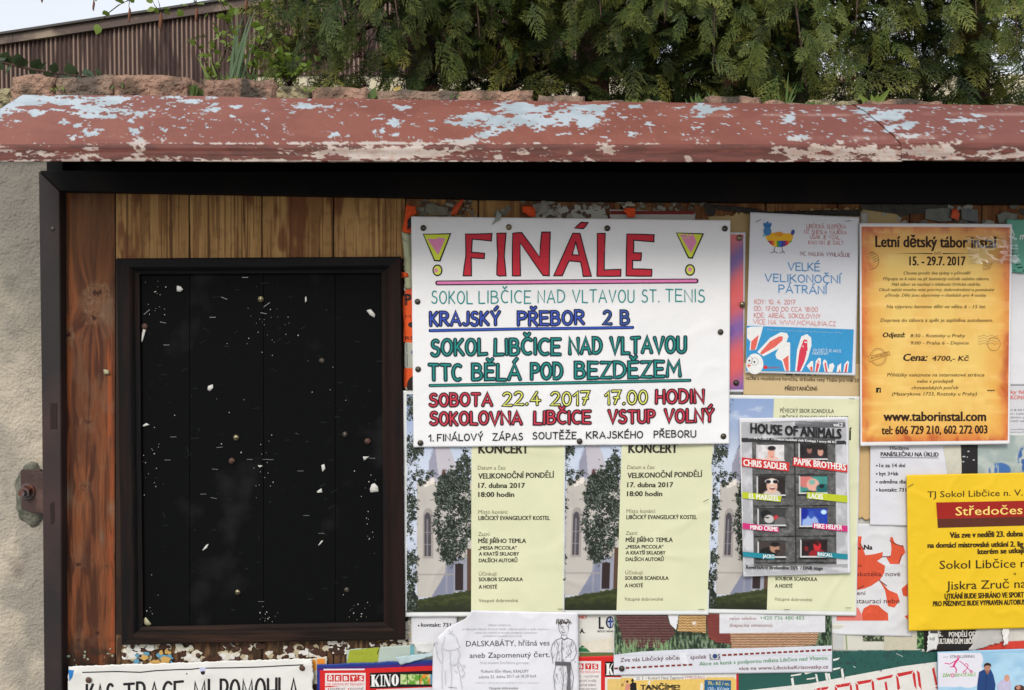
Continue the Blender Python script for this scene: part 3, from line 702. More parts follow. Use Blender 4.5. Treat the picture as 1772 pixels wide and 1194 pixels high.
# --- old layers underneath
s = Sheet('old_poster', 'tan coloured bare old poster showing above the paper with the painted hen', 'poster', [(1226, 372), (1560, 358), (1560, 640), (1226, 640)], 0, (176, 152, 104), 11, .5, tear=(7, 3, 3, 2))
s = Sheet('old_poster', 'crumpled grey white paper layer under the orange scraps above the handwritten poster', 'paper', [(923, 357), (1050, 361), (1052, 420), (925, 420)], 0, (172, 172, 160), 12, .7, tear=(9, 5, 3, 6))
for k in range(14):
    x = 925+random.random()*120; y = 361+random.random()*12; s.stroke([(x, y), (x+random.uniform(3, 9), y+random.uniform(-2, 3))], 1.1, (84, 76, 64), 'crease')
s = Sheet('old_poster', 'white strip with a dark red band showing above the handwritten poster', 'poster', [(1055, 362), (1203, 367), (1203, 420), (1055, 420)], 1, (178, 176, 170), 13, .3, tear=(1, 1, 1, 1))
s.rect(1056, 365, 1202, 371, (120, 36, 32))
s = Sheet('backing_paper', 'large crumpled white paper lining the board behind the lower posters', 'paper', [(706, 640), (1800, 640), (1800, 1188), (706, 1194)], -.5, (196, 194, 184), 14, .7, tear=(4, 2, 5, 5), step=9)

# fluorescent orange poster behind the handwritten one
s = Sheet('orange_poster', 'fluorescent orange and white poster peeping out left of the handwritten poster', 'poster', [(699, 395), (800, 395), (800, 676), (701, 676)], 1, (206, 206, 184), 15, .5, tear=(6, 0, 2, 3))
OR = (240, 92, 34)
s.poly([(693, 400), (712, 398), (716, 400), (704, 403), (698, 399)], OR)
s.poly([(697, 513), (716, 508), (718, 560), (718, 593), (698, 592), (699, 560), (697, 536)], OR); s.rect(699, 637, 722, 670, OR); s.poly([(693, 472), (706, 474), (707, 480), (694, 481)], OR)
s.poly([(700, 505), (712, 489), (716, 494), (713, 515), (703, 514)], (232, 90, 50))
s.text('P', 700, 712, 528, 19, BK, .05); s.text('M', 701, 711, 551, 6, (130, 50, 30)); s.text('RS', 701, 716, 588, 6, (60, 40, 30), .02); s.ell(716, 668, 12, 17, (40, 30, 30)); s.ell(714, 562, 8, 5, (50, 36, 34))
s.rect(700, 594, 716, 636, (186, 190, 178)); s.stroke([(704, 594), (705, 634)], 1.6, (120, 120, 116)); s.ell(714, 610, 3, 3.5, (96, 110, 170))

# --- handwritten final poster
s = Sheet('handwritten_poster', 'large white handwritten poster with big red outlined letters and exclamation marks', 'poster', [(711.5, 374.5), (1264, 381), (1262, 768), (715.5, 774)], 6.6, (236, 236, 237), 21, .85,
          curls=[(1262, 768, 60, 2.2), (712, 374, 40, 1.0)], wl=70)
FP = s
RD = (206, 44, 62)
def letter(pts, hole=None):
    q = [(680+a*.1842, 340+b*.1842) for a, b in pts]
    for i in range(len(q)): pass
    if hole:
        h = [(680+a*.1842, 340+b*.1842) for a, b in hole]
        t = tessellate_polygon([[Vector((a, b, 0)) for a, b in q], [Vector((a, b, 0)) for a, b in h]])
        s.put('red_letter', ink(*RD), np.array(q+h), np.array([list(f) for f in t])); s.stroke(h+[h[0]], 1.9, (52, 14, 26), 'letter_outline')
    else: s.poly(q, RD, 'red_letter')
    q2 = []
    for i in range(len(q)):
        a, b = q[i], q[(i+1) % len(q)]; q2.append(a); q2.append(((a[0]+b[0])/2+random.uniform(-.5, .5), (a[1]+b[1])/2+random.uniform(-.4, .4)))
    s.stroke(q2+[q2[0]], 2.1, (48, 14, 26), 'letter_outline')
o_ = 1629
letter([(680, 352), (930, 348), (925, 418), (745, 400), (738, 525), (860, 535), (858, 582), (735, 575), (737, 745), (660, 745), (685, 560)])
letter([(975, 345), (1062, 345), (1045, 560), (1062, 745), (1000, 748), (975, 735), (985, 550)])
letter([(1125, 345), (1210, 340), (1378, 570), (1398, 335), (1478, 335), (1468, 745), (1410, 742), (1195, 435), (1198, 745), (1122, 745)])
letter([(o_+60, 345), (o_+128, 348), (o_+235, 748), (o_+158, 750), (o_+135, 615), (o_+25, 605), (o_-39, 745), (o_-119, 745)], [(o_+88, 425), (o_+55, 548), (o_+120, 550)])
letter([(o_+75, 298), (o_+140, 242), (o_+205, 245), (o_+160, 302)])
letter([(o_+290, 348), (o_+365, 348), (o_+355, 690), (o_+512, 685), (o_+510, 748), (o_+288, 748)])
letter([(o_+568, 352), (o_+825, 360), (o_+822, 425), (o_+632, 410), (o_+630, 528), (o_+705, 530), (o_+700, 600), (o_+622, 600), (o_+620, 680), (o_+802, 685), (o_+800, 748), (o_+562, 745)])
def excl(tri, pink, dot, pd):
    s.new()
    f = lambda q: [(680+a*.1842, 340+b*.1842) for a, b in q]
    s.poly(f(tri), (214, 224, 70), 'exclamation_mark'); s.poly(f(pink), (226, 140, 180), 'exclamation_mark'); t = f(tri); s.stroke(t+[t[0]], 2.4, (28, 26, 28), 'exclamation_mark')
    c = f([dot])[0]; s.ell(c[0], c[1], 7.6, 9, (222, 228, 90), 'exclamation_mark'); p = f([pd])[0]; s.ell(p[0], p[1], 3.4, 4, (226, 140, 180), 'exclamation_mark'); s.ring(c[0], c[1], 7.6, 9, 2.3, (28, 26, 28), 'exclamation_mark')
excl([(285, 355), (540, 350), (440, 605), (390, 600)], [(320, 395), (400, 400), (430, 385), (492, 395), (425, 550)], (418, 693), (405, 695))
s.uid = 0
excl([(o_+1035, 342), (o_+1285, 352), (o_+1182, 578), (o_+1148, 575)], [(o_+1065, 360), (o_+1190, 350), (o_+1225, 430), (o_+1170, 530)], (o_+1162, 690), (o_+1160, 685)); s.uid = 0
s.stroke([(757, 489.5), (980, 487.5), (1205, 486)], 8.2, (48, 16, 34), 'underline'); s.n += 5; s.stroke([(758, 489.5), (980, 487.6), (1204, 486)], 4.6, (228, 128, 184), 'underline')
TL = (20, 140, 138); TD = (18, 52, 60); NB = (26, 30, 62)
for w, a, b, yl, yr in (('SOKOL', 747, 817, 525, 524.5), ('LIBČICE', 829, 918, 524.5, 524), ('NAD', 931, 977, 523.5, 523.5), ('VLTAVOU', 991, 1097, 523, 523), ('ST.', 1111, 1141, 522, 522), ('TENIS', 1152, 1219, 522, 522)):
    s.hand(w, a, b, yl, 21, TL, 2.0, y1=yr)
s.hand('KRAJSKÝ', 745, 864, 563, 22, (58, 86, 190), 3.2, (NB, 6.0), y1=561); s.hand('PŘEBOR', 897, 1010, 562, 22, (58, 86, 190), 3.2, (NB, 6.0), y1=560)
s.hand('2', 1045, 1057, 560, 22, (58, 92, 170), 3.0, (NB, 5.8)); s.hand('B', 1075, 1088, 560, 22, (58, 92, 170), 3.0, (NB, 5.8))
s.stroke([(744, 572), (900, 569), (1000, 568), (1095, 566.5)], 5.2, (28, 40, 110), 'underline'); s.n += 4; s.stroke([(745, 572), (900, 569), (1094, 566.5)], 2.2, (50, 90, 190), 'underline')
TG = (30, 140, 132)
for w, a, b, yl, yr in (('SOKOL', 747, 841, 615, 613), ('LIBČICE', 857, 969, 613, 612), ('NAD', 986, 1040, 611.5, 611), ('VLTAVOU', 1057, 1186, 611, 609)): s.hand(w, a, b, yl, 26, TG, 3.6, (TD, 6.8), y1=yr)
for w, a, b, yl, yr in (('TTC', 743, 797, 658, 657), ('BĚLÁ', 818, 900, 657, 656), ('POD', 920, 972, 655, 654), ('BEZDĚZEM', 996, 1177, 654, 651)): s.hand(w, a, b, yl, 26, TG, 3.6, (TD, 6.8), y1=yr)
s.stroke([(744, 667), (900, 664), (1050, 661), (1194, 658)], 5.4, (20, 66, 66), 'underline'); s.n += 4; s.stroke([(745, 667), (1050, 661), (1193, 658)], 2.2, (40, 140, 130), 'underline')
RR = (206, 58, 76); RO = (58, 22, 34); YE = (232, 236, 112); YO = (46, 46, 32)
s.hand('SOBOTA', 744, 851, 702, 20, RR, 3.2, (RO, 6.2), y1=701.5); s.hand('22.4', 871, 934, 701, 21.5, YE, 2.8, (YO, 5.4), y1=700); s.hand('2017', 954, 1019, 701, 21.5, YE, 2.8, (YO, 5.4), y1=699)
s.hand('17.00', 1048, 1119, 699, 21.5, YE, 2.8, (YO, 5.4), y1=697.5); s.hand('HODIN', 1136, 1217, 697.5, 21.5, RR, 3.2, (RO, 6.2), y1=696)
for w, a, b, yl, yr in (('SOKOLOVNA', 745, 902, 734.5, 733.5), ('LIBČICE', 925, 1021, 733, 732), ('VSTUP', 1054, 1132, 731, 730.5), ('VOLNÝ', 1151, 1234, 730, 729)): s.hand(w, a, b, yl, 20.5, RR, 3.2, (RO, 6.3), y1=yr)
s.hand('1.', 742, 750, 763, 10.5, BK, 2.1)
for w, a, b, yl in (('FINÁLOVÝ', 757, 835, 763), ('ZÁPAS', 853, 904, 762), ('SOUTĚŽE', 922, 997, 760), ('KRAJSKÉHO', 1015, 1112, 758.5), ('PŘEBORU', 1132, 1204, 757)): s.hand(w, a, b, yl, 11.3, (34, 34, 40), 2.0, y1=yl-1)

# --- concert posters
def church(X, Y):
    n1 = fbm(X/5, Y/5, 3, 4); n2 = fbm(X/16, Y/18, 7, 3); nf = fbm(X/2.2, Y/2.2, 12, 3)
    C = blend(canvas(X, (142, 164, 204)), sstep(680, 800, Y), (196, 206, 224)); C = blend(C, sstep(.5, .7, fbm(X/30, Y/14, 9))*.6, (208, 214, 226))
    W = (188, 183, 176)
    C = blend(C, inpoly(X, Y, [(726, 900), (726, 838), (738, 828), (744, 800), (758, 762), (776, 774), (786, 800), (792, 850), (815, 900)]), (190, 186, 194))
    C = blend(C, inpoly(X, Y, [(744, 790), (758, 764), (775, 774), (770, 762), (764, 745)]), (66, 80, 84))
    C = blend(C, inpoly(X, Y, [(742, 800), (752, 775), (758, 830), (742, 830)]), (150, 150, 168))
    C = blend(C, inell(X, Y, 767, 822, 4, 9, .3), (92, 60, 60))
    C = blend(C, inrect(X, Y, 720, 836, 816, 1034)*(Y > 836+(X-726)*-.2), W)
    C = blend(C, inpoly(X, Y, [(733, 836), (750, 828), (752, 838), (733, 846)])*.8, (236, 226, 214))
    C = blend(C, sstep(.55, .7, n2)*inrect(X, Y, 720, 850, 816, 1035)*.35, (176, 168, 166))
    C = blend(C, np.clip(inell(X, Y, 740, 893, 9, 13, .1)+inrect(X, Y, 731, 893, 749, 968), 0, 1), (160, 152, 148))
    C = blend(C, np.clip(inell(X, Y, 739, 898, 6, 10, .1)+inrect(X, Y, 733, 898, 745, 964), 0, 1), (76, 72, 78))
    C = blend(C, inrect(X, Y, 738, 900, 739.6, 964)*.7+inrect(X, Y, 733, 922, 745, 923.5)*.7+inrect(X, Y, 733, 943, 745, 944.5)*.7, (150, 146, 150))
    C = blend(C, inpoly(X, Y, [(745, 1035), (768, 996), (776, 970), (784, 970), (784, 1035)]), (128, 132, 152)); C = blend(C, inrect(X, Y, 770, 960, 774, 1030)*.7, (150, 150, 164))
    C = blend(C, inrect(X, Y, 722, 994, 790, 996)*.8, (158, 150, 146)); C = blend(C, inrect(X, Y, 784, 966, 816, 1024), (150, 152, 166))
    C = blend(C, inrect(X, Y, 787, 976, 801, 1022), (48, 36, 36)); C = blend(C, inrect(X, Y, 808, 950, 816, 1024), (88, 66, 52))
    gl = 1040-(X-705)*.17+ (n1-.5)*4
    C = blend(C, (Y > gl).astype(float), (50, 56, 30)); C = blend(C, (Y > gl).astype(float)*sstep(.45, .65, fbm(X/9, Y/3, 17))*.6, (78, 86, 42)); C = blend(C, (Y > gl+10).astype(float)*sstep(1035, 1060, Y)*.75, (28, 34, 22))
    # leaves
    lv = inell(X, Y, 786, 890, 44, 104, .35)+inell(X, Y, 772, 850, 26, 40, .4)*.9+inell(X, Y, 802, 815, 18, 40, .4)*.9+inell(X, Y, 776, 960, 14, 24, .5)*.7+inell(X, Y, 808, 770, 12, 40, .4)*.6
    lv = lv+inell(X, Y, 706, 700, 34, 40, .5)+inell(X, Y, 712, 780, 22, 40, .5)+inell(X, Y, 728, 826, 26, 20, .5)+inell(X, Y, 706, 880, 20, 60, .5)+inell(X, Y, 708, 990, 20, 60, .5)*.9+inell(X, Y, 712, 1040, 14, 30, .5)
    m = sstep(.47, .56, lv*.60+(n2-.5)*.95+(n1-.5)*.9+(fbm(X/1.7, Y/1.7, 12, 3)-.5)*.95+.10)*(lv > .02)
    nf2 = fbm(X/1.3, Y/1.3, 55, 2); leaf = blend(canvas(X, (24, 32, 24)), sstep(.5, .7, nf2)*.9, (78, 88, 72)); leaf = blend(leaf, sstep(.66, .78, nf2)*.8, (140, 150, 142)); leaf = blend(leaf, sstep(.5, .3, n1)*.6, (14, 20, 16))
    return np.where(m[..., None] > .5, leaf, C)
def concert(quad, layer, label, seed, curls, lift=0):
    s = Sheet('concert_poster', label, 'poster', quad, layer, (226, 228, 226), seed, 1.0, loc=(697, 680, 977, 1067), group='concert posters side by side', curls=curls, wl=62, lift=lift)
    s.poly([(814.6, 685), (975.5, 685), (975.5, 1059), (814.6, 1059)], (226, 228, 168), 'yellow_panel') if False else None
    s.picture(814.4, 685, 974.5, 1059, lambda X, Y: blend(canvas(X, (218, 219, 184)), sstep(.4, .7, fbm(X/60, Y/80, 4))*.4, (211, 214, 178)), 3, 'yellow_panel')
    s.picture(703, 686, 814.8, 1059, church, 1.3, 'picture')
    D = (52, 50, 42); G = (120, 120, 96)
    s.text('PĚVECKÝ SBOR SCANDULA', 827, 928, 710, 7, D, .01); s.text('LIBČICKÁ EVANGELICKÁ FARNOST', 827, 955, 722, 7, D, .01); s.text('VELIKONOČNÍ', 827, 962, 757, 17, D, .03)
    s.text('KONCERT', 826.7, 914, 787, 15.5, D, .035); s.text('Datum a čas:', 826, 874.5, 815, 6.6, G); s.text('VELIKONOČNÍ PONDĚLÍ', 826.7, 958, 830.6, 9, D, .025, y1=828.6)
    s.text('17. dubna 2017', 826.7, 907.7, 846.3, 8.4, D, .025); s.text('18:00 hodin', 826.7, 889, 861.8, 8.4, D, .025); s.text('Místo konání:', 827, 878, 890.8, 6.6, G)
    s.text('LIBČICKÝ EVANGELICKÝ KOSTEL', 827, 951, 901.5, 6.8, D, .025); s.text('Zazní:', 827, 848, 928.8, 6.6, G); s.text('MŠE JIŘÍHO TEMLA', 827, 910, 941, 7.4, D, .025)
    s.text('„MISSA PICCOLA“', 827, 894, 952.3, 6, D, .025); s.text('A KRATŠÍ SKLADBY', 828, 898, 962.6, 6, D, .025); s.text('DALŠÍCH AUTORŮ', 828, 895, 974, 6.3, D, .025)
    s.text('Účinkují:', 828, 860, 997, 6.4, G); s.text('SOUBOR SCANDULA', 828, 904.7, 1006.5, 6.3, D, .025); s.text('A HOSTÉ', 828, 860, 1019.3, 6.3, D, .025); s.text('Vstupné dobrovolné', 828, 896, 1042.5, 5.8, (104, 104, 84))
    return s
c3 = concert([(1231, 683), (1489, 686), (1482, 1066), (1214, 1061)], 3, 'pale yellow concert poster with a church photograph, partly covered by the grey club poster', 33, [(1482, 1066, 80, 2.5)])
c2 = concert([(962, 677), (1239, 676), (1226, 1064), (951, 1064)], 3.8, 'pale yellow concert poster with a church photograph, the middle one of the three', 32, [(1226, 1064, 70, 2)])
c1 = concert([(697.5, 676), (979, 677), (976.5, 1066), (698, 1067.5)], 4.6, 'pale yellow concert poster with a church photograph, touching the black panel frame', 31, [(698, 1067, 60, 1.5)])

# --- pink and blue gradient poster
s = Sheet('gradient_poster', 'narrow strip of a pink and violet gradient poster beside the handwritten poster', 'poster', [(1150, 401), (1290.5, 402), (1286.5, 679), (1150, 678)], 2, (216, 216, 224), 41, .4)
s.picture(1152, 405.5, 1286.5, 674, lambda X, Y: blend(blend(canvas(X, (222, 96, 96)), np.exp(-((Y+(X-1262)*.9-458)/26.)**2), (112, 84, 150)), np.exp(-((Y+(X-1262)*.5-575)/26.)**2)+sstep(640, 690, Y+(X-1262)*.6), (128, 92, 162)), 3, m=PRINT_GLOSS)
s.ell(1265, 573, 6.5, 9, (126, 90, 160), 'print')

# --- parchment paper below the hen notice
s = Sheet('parchment_notice', 'tan parchment coloured notice with serif lettering below the rabbit ear picture', 'poster', [(1286, 628), (1492, 630), (1492, 688), (1286, 684)], 1, (206, 182, 138), 42, .4)
s.text('BASÍKA', 1360, 1412, 649.5, 10, (50, 36, 24), .03); s.text('vačka a muzikálová herečka, držitelka ceny Thálie pro rok 20', 1290, 1486, 657, 6.2, (50, 38, 28), .015, y1=661.5)
s.text('PŘEDTANČENÍ:', 1358, 1415, 675.5, 6.6, (50, 38, 28), .02, y1=676)

# --- easter notice with hen and rabbit ears
s = Sheet('easter_notice', 'white laminated notice with a painted hen on top and rabbit ears on a blue band', 'poster', [(1298.5, 367), (1487, 376), (1480.5, 650), (1290, 645)], 4.6, (220, 222, 228), 43, .4, gloss=.35, wl=60, curls=[(1480, 650, 40, 1.2)])
s.poly([(1325, 403)]+[(1349+24*math.cos(R(a)), 406+22*math.sin(R(a))) for a in range(0, 181, 15)][::-1]+[], (236, 178, 40), 'hen')
s.poly([(1324, 405), (1328, 402.5), (1372, 404), (1374, 407)], (236, 178, 40), 'hen')
for k, c in enumerate([(140, 60, 130), (200, 50, 50), (230, 120, 40), (226, 200, 50), (70, 150, 70), (50, 110, 190), (60, 70, 160), (110, 60, 140), (200, 50, 60), (230, 140, 40), (90, 160, 70)]):
    x = 1329+k*3.8; a = lambda q: 406+22*math.sqrt(max(0, 1-((q-1349)/24)**2)); s.poly([(x, 416.5), (x+3.8, 416.5), (x+3.8, max(a(x+3.8)-.5, 417.5)), (x, max(a(x)-.5, 417.5))], c, 'hen')
s.ell(1328, 400, 7, 8, (64, 128, 178), 'hen'); [s.ell(1324+k*4.2, 390-(k == 1)*2, 2.6, 5, (56, 118, 180), 'hen', rot=(-20, 0, 20)[k]) for k in range(3)]; s.poly([(1322, 405), (1319, 409), (1325, 409)], (110, 180, 210), 'hen'); s.ell(1372, 402, 3.2, 5, (70, 84, 150), 'hen', rot=20)
s.ell(1348, 405, 8, 4, (226, 150, 40), 'hen')
for x in (1341, 1353): s.stroke([(x, 427), (x-2+(x > 1345)*4, 436)], .9, (70, 70, 76), 'hen'); s.stroke([(x-7+(x > 1345)*4, 438), (x-1+(x > 1345)*3, 435), (x+5, 438)], .9, (70, 70, 76), 'hen')
PK = (206, 120, 120)
for b, a0, a1, y, y1 in (('LIBČICKÁ SLEPIČKA', 1396, 1464, 394.5, 395.5), ('UŽ SNESLA VAJÍČKA', 1392, 1465, 404, 405.5), ('UŠÁK JE VZAL,', 1402, 1454, 413, 414), ('KAM ON JE DAL?', 1399, 1459, 422.5, 423.5)):
    s.hand(b, a0, a1, y, 6.4, PK, .7, y1=y1, sp=.16)
s.hand('MC MALINA VYHLAŠUJE', 1385, 1471, 442, 6.6, (150, 86, 92), .72, y1=444.5, sp=.16)
BL = (66, 140, 194)
s.hand('VELKÉ', 1364, 1418, 467.5, 13, BL, 1.7, y1=468.5, sp=.18); s.hand('VELIKONOČNÍ', 1324, 1454, 486.6, 12.8, BL, 1.7, y1=490, sp=.18); s.hand('PÁTRÁNÍ', 1348, 1430, 506, 13, BL, 1.7, y1=508.5, sp=.18)
P2 = (214, 120, 108)
s.hand('KDY: 10. 4. 2017', 1306, 1376, 525.5, 7.6, P2, .85, y1=526.5, sp=.17); s.hand('OD: 17:00 DO CCA 18:00', 1305, 1415, 537.5, 7.6, P2, .85, y1=539.5, sp=.17)
s.hand('KDE: AREÁL SOKOLOVNY', 1305, 1420, 549, 7.6, P2, .85, y1=551, sp=.17); s.hand('VÍCE NA WWW.MCMALINA.CZ', 1304, 1446, 560, 7.6, P2, .85, y1=564, sp=.17)
band = [(1292, 563.5), (1477.5, 570), (1474.5, 645), (1290.8, 641.5)]
s.poly(band, (56, 150, 204), 'blue_band')
def bn(zx, zy): return (1250+zx*.2847, 340+zy*.2847)
def ear(pts, c, outl=True):
    q = [bn(*p) for p in pts]; s.poly(q, c, 'rabbit_ears')
WH = (234, 234, 232); EP = (226, 104, 92)
ear([(150, 800), (170, 792), (248, 790), (232, 850), (205, 930), (165, 935), (170, 880), (150, 860)], WH); ear([(176, 880), (222, 840), (208, 905), (198, 932), (172, 932)], EP)
ear([(212, 945), (290, 860), (355, 825), (392, 830), (402, 850), (390, 885), (330, 930), (250, 972)], WH); ear([(228, 952), (290, 880), (345, 850), (368, 850), (366, 875), (320, 915), (240, 962)], EP)
ear([(322, 960), (350, 905), (390, 885), (412, 888), (412, 1062), (380, 1060), (362, 1000), (330, 985)], WH); ear([(368, 990), (402, 965), (404, 1060), (388, 1060)], EP)
ear([(442, 1062), (455, 930), (480, 850), (515, 836), (540, 858), (542, 905), (520, 985), (482, 1062)], WH); ear([(452, 1062), (468, 940), (495, 868), (516, 872), (518, 930), (500, 1000), (472, 1062)], (214, 62, 84))
ear([(512, 1030), (540, 1000), (552, 1000), (552, 1064), (540, 1064)], WH); ear([(530, 1040), (546, 1030), (550, 1064), (540, 1064)], EP)
ear([(560, 1064), (568, 1000), (585, 980), (600, 985), (598, 1020), (585, 1066)], WH); ear([(566, 1064), (574, 1010), (588, 994), (590, 1020), (578, 1066)], (220, 80, 90))
ear([(622, 1066), (610, 1010), (618, 990), (634, 1000), (642, 1040), (652, 1066)], WH); ear([(628, 1066), (620, 1015), (628, 1005), (640, 1066)], (220, 80, 90))
ear([(645, 1068), (650, 1020), (672, 1012), (682, 1030), (668, 1068)], WH); ear([(694, 1066), (700, 1030), (722, 1012), (722, 1066)], WH); ear([(735, 1068), (742, 1020), (760, 998), (770, 1005), (762, 1068)], WH); ear([(742, 1068), (750, 1025), (762, 1010), (756, 1068)], (220, 80, 90)); ear([(706, 1068), (714, 1045), (718, 1068)], EP)
q = bn(190, 1000); s.ell(q[0]+2, q[1]+5, 15, 18, WH, 'rabbit_head', rot=0)
for a, b, r in ((165, 995, 5.5), (196, 1003, 6)): q = bn(a, b); s.ring(q[0], q[1], r, r+.5, .6, (120, 120, 120), 'rabbit_head'); s.ell(q[0]-.4, q[1]+.8, 1.6, 1.8, (24, 24, 26), 'rabbit_head')
q = bn(162, 1030); s.poly([(q[0]-3, q[1]-3.4), (q[0]+4.4, q[1]-1.4), (q[0]-1.6, q[1]+3)], (230, 120, 96), 'rabbit_head')
s.text('ZA DEŠTĚ SE AKCE', 1406.6, 1455.5, 608, 4.8, (210, 228, 238), y1=610); s.text('NEKONÁ!', 1406, 1433, 614, 4.8, (210, 228, 238)); q = bn(262, 1038); s.ell(q[0], q[1], 3.6, 3.2, (206, 52, 48), 'logo'); s.text('malina', 1329, 1349, 637.5, 4, (190, 60, 60))
s.text('Neposuneme termín, případné změny najdete na webu', 1328, 1456, 571.5, 2.6, (150, 196, 220), y1=577)

# --- orange summer camp poster
s = Sheet('camp_poster', 'orange brown parchment style camp poster with a white border and black condensed heading', 'poster', [(1487.4, 386), (1751.7, 387.5), (1747.5, 768.5), (1489, 772)], 6, (232, 230, 230), 51, .6, curls=[(1489, 772, 60, 2), (1747, 768, 50, 1.5)], gloss=.4)
def sepia(X, Y):
    u = (X-1491)/257; v = (Y-392)/372; e = np.minimum(np.minimum(u, 1-u)*1.35, np.minimum(v, 1-v)*1.9)+(fbm(X/24, Y/24, 6)-.5)*.12
    C = blend(canvas(X, (212, 108, 52)), sstep(-.04, .13, e), (230, 172, 80)); C = blend(C, sstep(.06, .3, e), (236, 198, 108))
    C = blend(C, sstep(.45, .7, fbm(X/30, Y/60, 18, 5))*.35, (224, 168, 80)); C = blend(C, sstep(.54, .75, fbm(X/50, Y/9, 28, 4))*.3, (250, 216, 138)); C = blend(C, sstep(.10, .0, e)*sstep(.5, .7, fbm(X/12, Y/30, 38))*.6, (170, 70, 34))
    return C
s.picture(0, 0, 1, 1, lambda X, Y: sepia(1491+X*257, 392+Y*372), 1/110., 'picture', PRINT_GLOSS, quad=[(1491, 392), (1748, 393.3), (1744, 762), (1491.7, 764.6)])
DB = (48, 28, 16)
s.text('Letní dětský tábor instal', 1514.6, 1724, 427.2, 19, DB, .028, y1=428.5); s.text('DATE', 1617, 1628.5, 440.6, 5, DB); s.poly([(1546, 438.6), (1614, 437.7), (1614, 439.5)], DB); s.poly([(1631, 437.8), (1689, 438.7), (1631, 439.6)], DB)
s.text('15. - 29.7. 2017', 1573.5, 1671, 459, 15, DB, .03)
for b, a0, a1, y, c in (('Chcete prožít dva týdny v přírodě?', 1563, 1679, 475, 5.2), ('Připojte se k nám na již šestnáctý ročník našeho tábora.', 1528, 1712, 485, 5.2), ('Náš tábor se nachází v blízkosti Orlické nádrže.', 1543, 1697, 494.4, 5.2),
    ('Okolí nabízí mnoho míst pro hry, dobrodružství a poznávání', 1520.6, 1720, 503.8, 5.2), ('přírody. Děti jsou ubytovány v chatkách pro 4 osoby.', 1532, 1707, 513.3, 5.2), ('Na výpravu bereme děti ve věku 6 - 15 let.', 1534, 1706, 533.4, 5.8),
    ('Doprava do tábora a zpět je zajištěna autobusem.', 1523.6, 1718, 557, 5.9), ('8:30 - Roztoky u Prahy', 1575, 1670, 583.6, 5.6), ('9:00 - Praha 6 - Dejvice', 1575, 1676, 596.2, 5.6),
    ('Přihlášky naleznete na internetové stránce', 1535, 1703, 651.5, 5.8), ('nebo v prodejně', 1586.7, 1649, 662.4, 5.8), ('chovatelských potřeb', 1577, 1658, 673.6, 5.8), ('(Masarykova 1733, Roztoky u Prahy)', 1543, 1690, 684.4, 5.8)):
    s.text(b, a0, a1, y, c, (56, 34, 18), .016, slant=.22)
s.text('Odjezd:', 1526.7, 1566, 583.6, 8.2, DB, .03, slant=.2); s.text('Cena:', 1561.6, 1604, 624.4, 12, DB, .03, slant=.2); s.text('4700,- Kč', 1612, 1676, 624.4, 8.6, (60, 36, 20), .02, slant=.2)
s.text('www', 1708, 1722, 677, 3.6, DB, .03); s.text('www.taborinstal.com', 1528.6, 1706.7, 728.4, 16, DB, .032); s.text('tel: 606 729 210, 602 272 003', 1525.4, 1709, 751.5, 14, DB, .03, y1=750)
s.rect(1516, 671, 1524.4, 679.4, (34, 26, 20), 'icon'); s.text('f', 1519.5, 1523, 679.2, 5.6, (236, 196, 110), .03, part='icon')
ST = (140, 98, 54)
s.ring(1519.8, 617.7, 14, 15, .8, ST, 'stamp'); s.ring(1519.8, 617.7, 11.5, 12.5, .5, ST, 'stamp'); s.poly([(1503, 617), (1538, 608), (1540.5, 614), (1505, 626)], (232, 180, 88), 'stamp'); s.stroke([(1503, 617), (1538, 608), (1540.5, 614), (1505, 626), (1503, 617)], .8, ST, 'stamp')
s.text('AUTHORIZED', 1506, 1537, 622.6, 5, ST, .03, y1=614, part='stamp')
s.ring(1720, 595.5, 11, 11.5, .7, ST, 'stamp')
for k in range(4): s.stroke([(1692+i*3.2, 581+k*4.5+1.5*math.sin(i*1.5)) for i in range(12)], .5, ST, 'stamp')
s.ring(1507, 451, 14, 15, .7, (120, 84, 50), 'stamp', -100, 100)
for k in range(5): s.stroke([(1504+k*2, 440+k*3.5), (1512+k*2, 436+k*3.5)], 1.0, (130, 92, 56), 'stamp'); s.stroke([(1701, 457+k*2.6), (1718-k, 455+k*2.4)], .7, (150, 108, 60), 'stamp')

# --- right edge papers
s = Sheet('teal_poster', 'teal poster with white brush lettering at the right edge, right of the orange camp poster', 'poster', [(1742, 380), (1880, 376), (1880, 474), (1744, 472)], 3, (98, 168, 146), 52, .6, tear=(1, 1, 2, 0), curls=[(1765, 455, 30, 3)])
s.text('n', 1764, 1778, 414, 11, (226, 234, 228), .06, slant=.2); s.stroke([(1752, 398), (1755, 407), (1751, 412)], 2.4, (226, 234, 228)); s.text('!', 1751, 1754, 441, 9, (20, 30, 28), .05)
for k in range(9): s.ell(1752+random.random()*24, 455+random.random()*14, random.uniform(.8, 2.4), random.uniform(.6, 1.6), (24, 34, 34))
s.poly([(1747, 445), (1757, 441), (1764, 448), (1756, 456), (1746, 452)], (206, 226, 220))
s = Sheet('blank_paper', 'plain white sheet at the right edge below the teal poster', 'paper', [(1746, 466), (1880, 464), (1880, 666), (1745, 666)], 2, (222, 222, 226), 53, .5)
s = Sheet('notice_sheet', 'grey white notice with a pale red heading at the right edge', 'notice', [(1735, 655), (1880, 652), (1880, 755), (1735, 757)], 1, (212, 212, 216), 54, .5)
s.text('ky fak', 1749, 1777, 681, 6, (222, 130, 122), .02); s.text('KONO', 1749, 1777, 691, 7, (222, 130, 122), .02)
for k, (b, a) in enumerate((('d 8.30 hodin,', 1790), ('m, Letecká 3,', 1788), ('davitec při mé', 1789), ('roků nafukov', 1786))): s.text(b, 1749, a, 711+k*6.3, 3.4, (130, 130, 134))
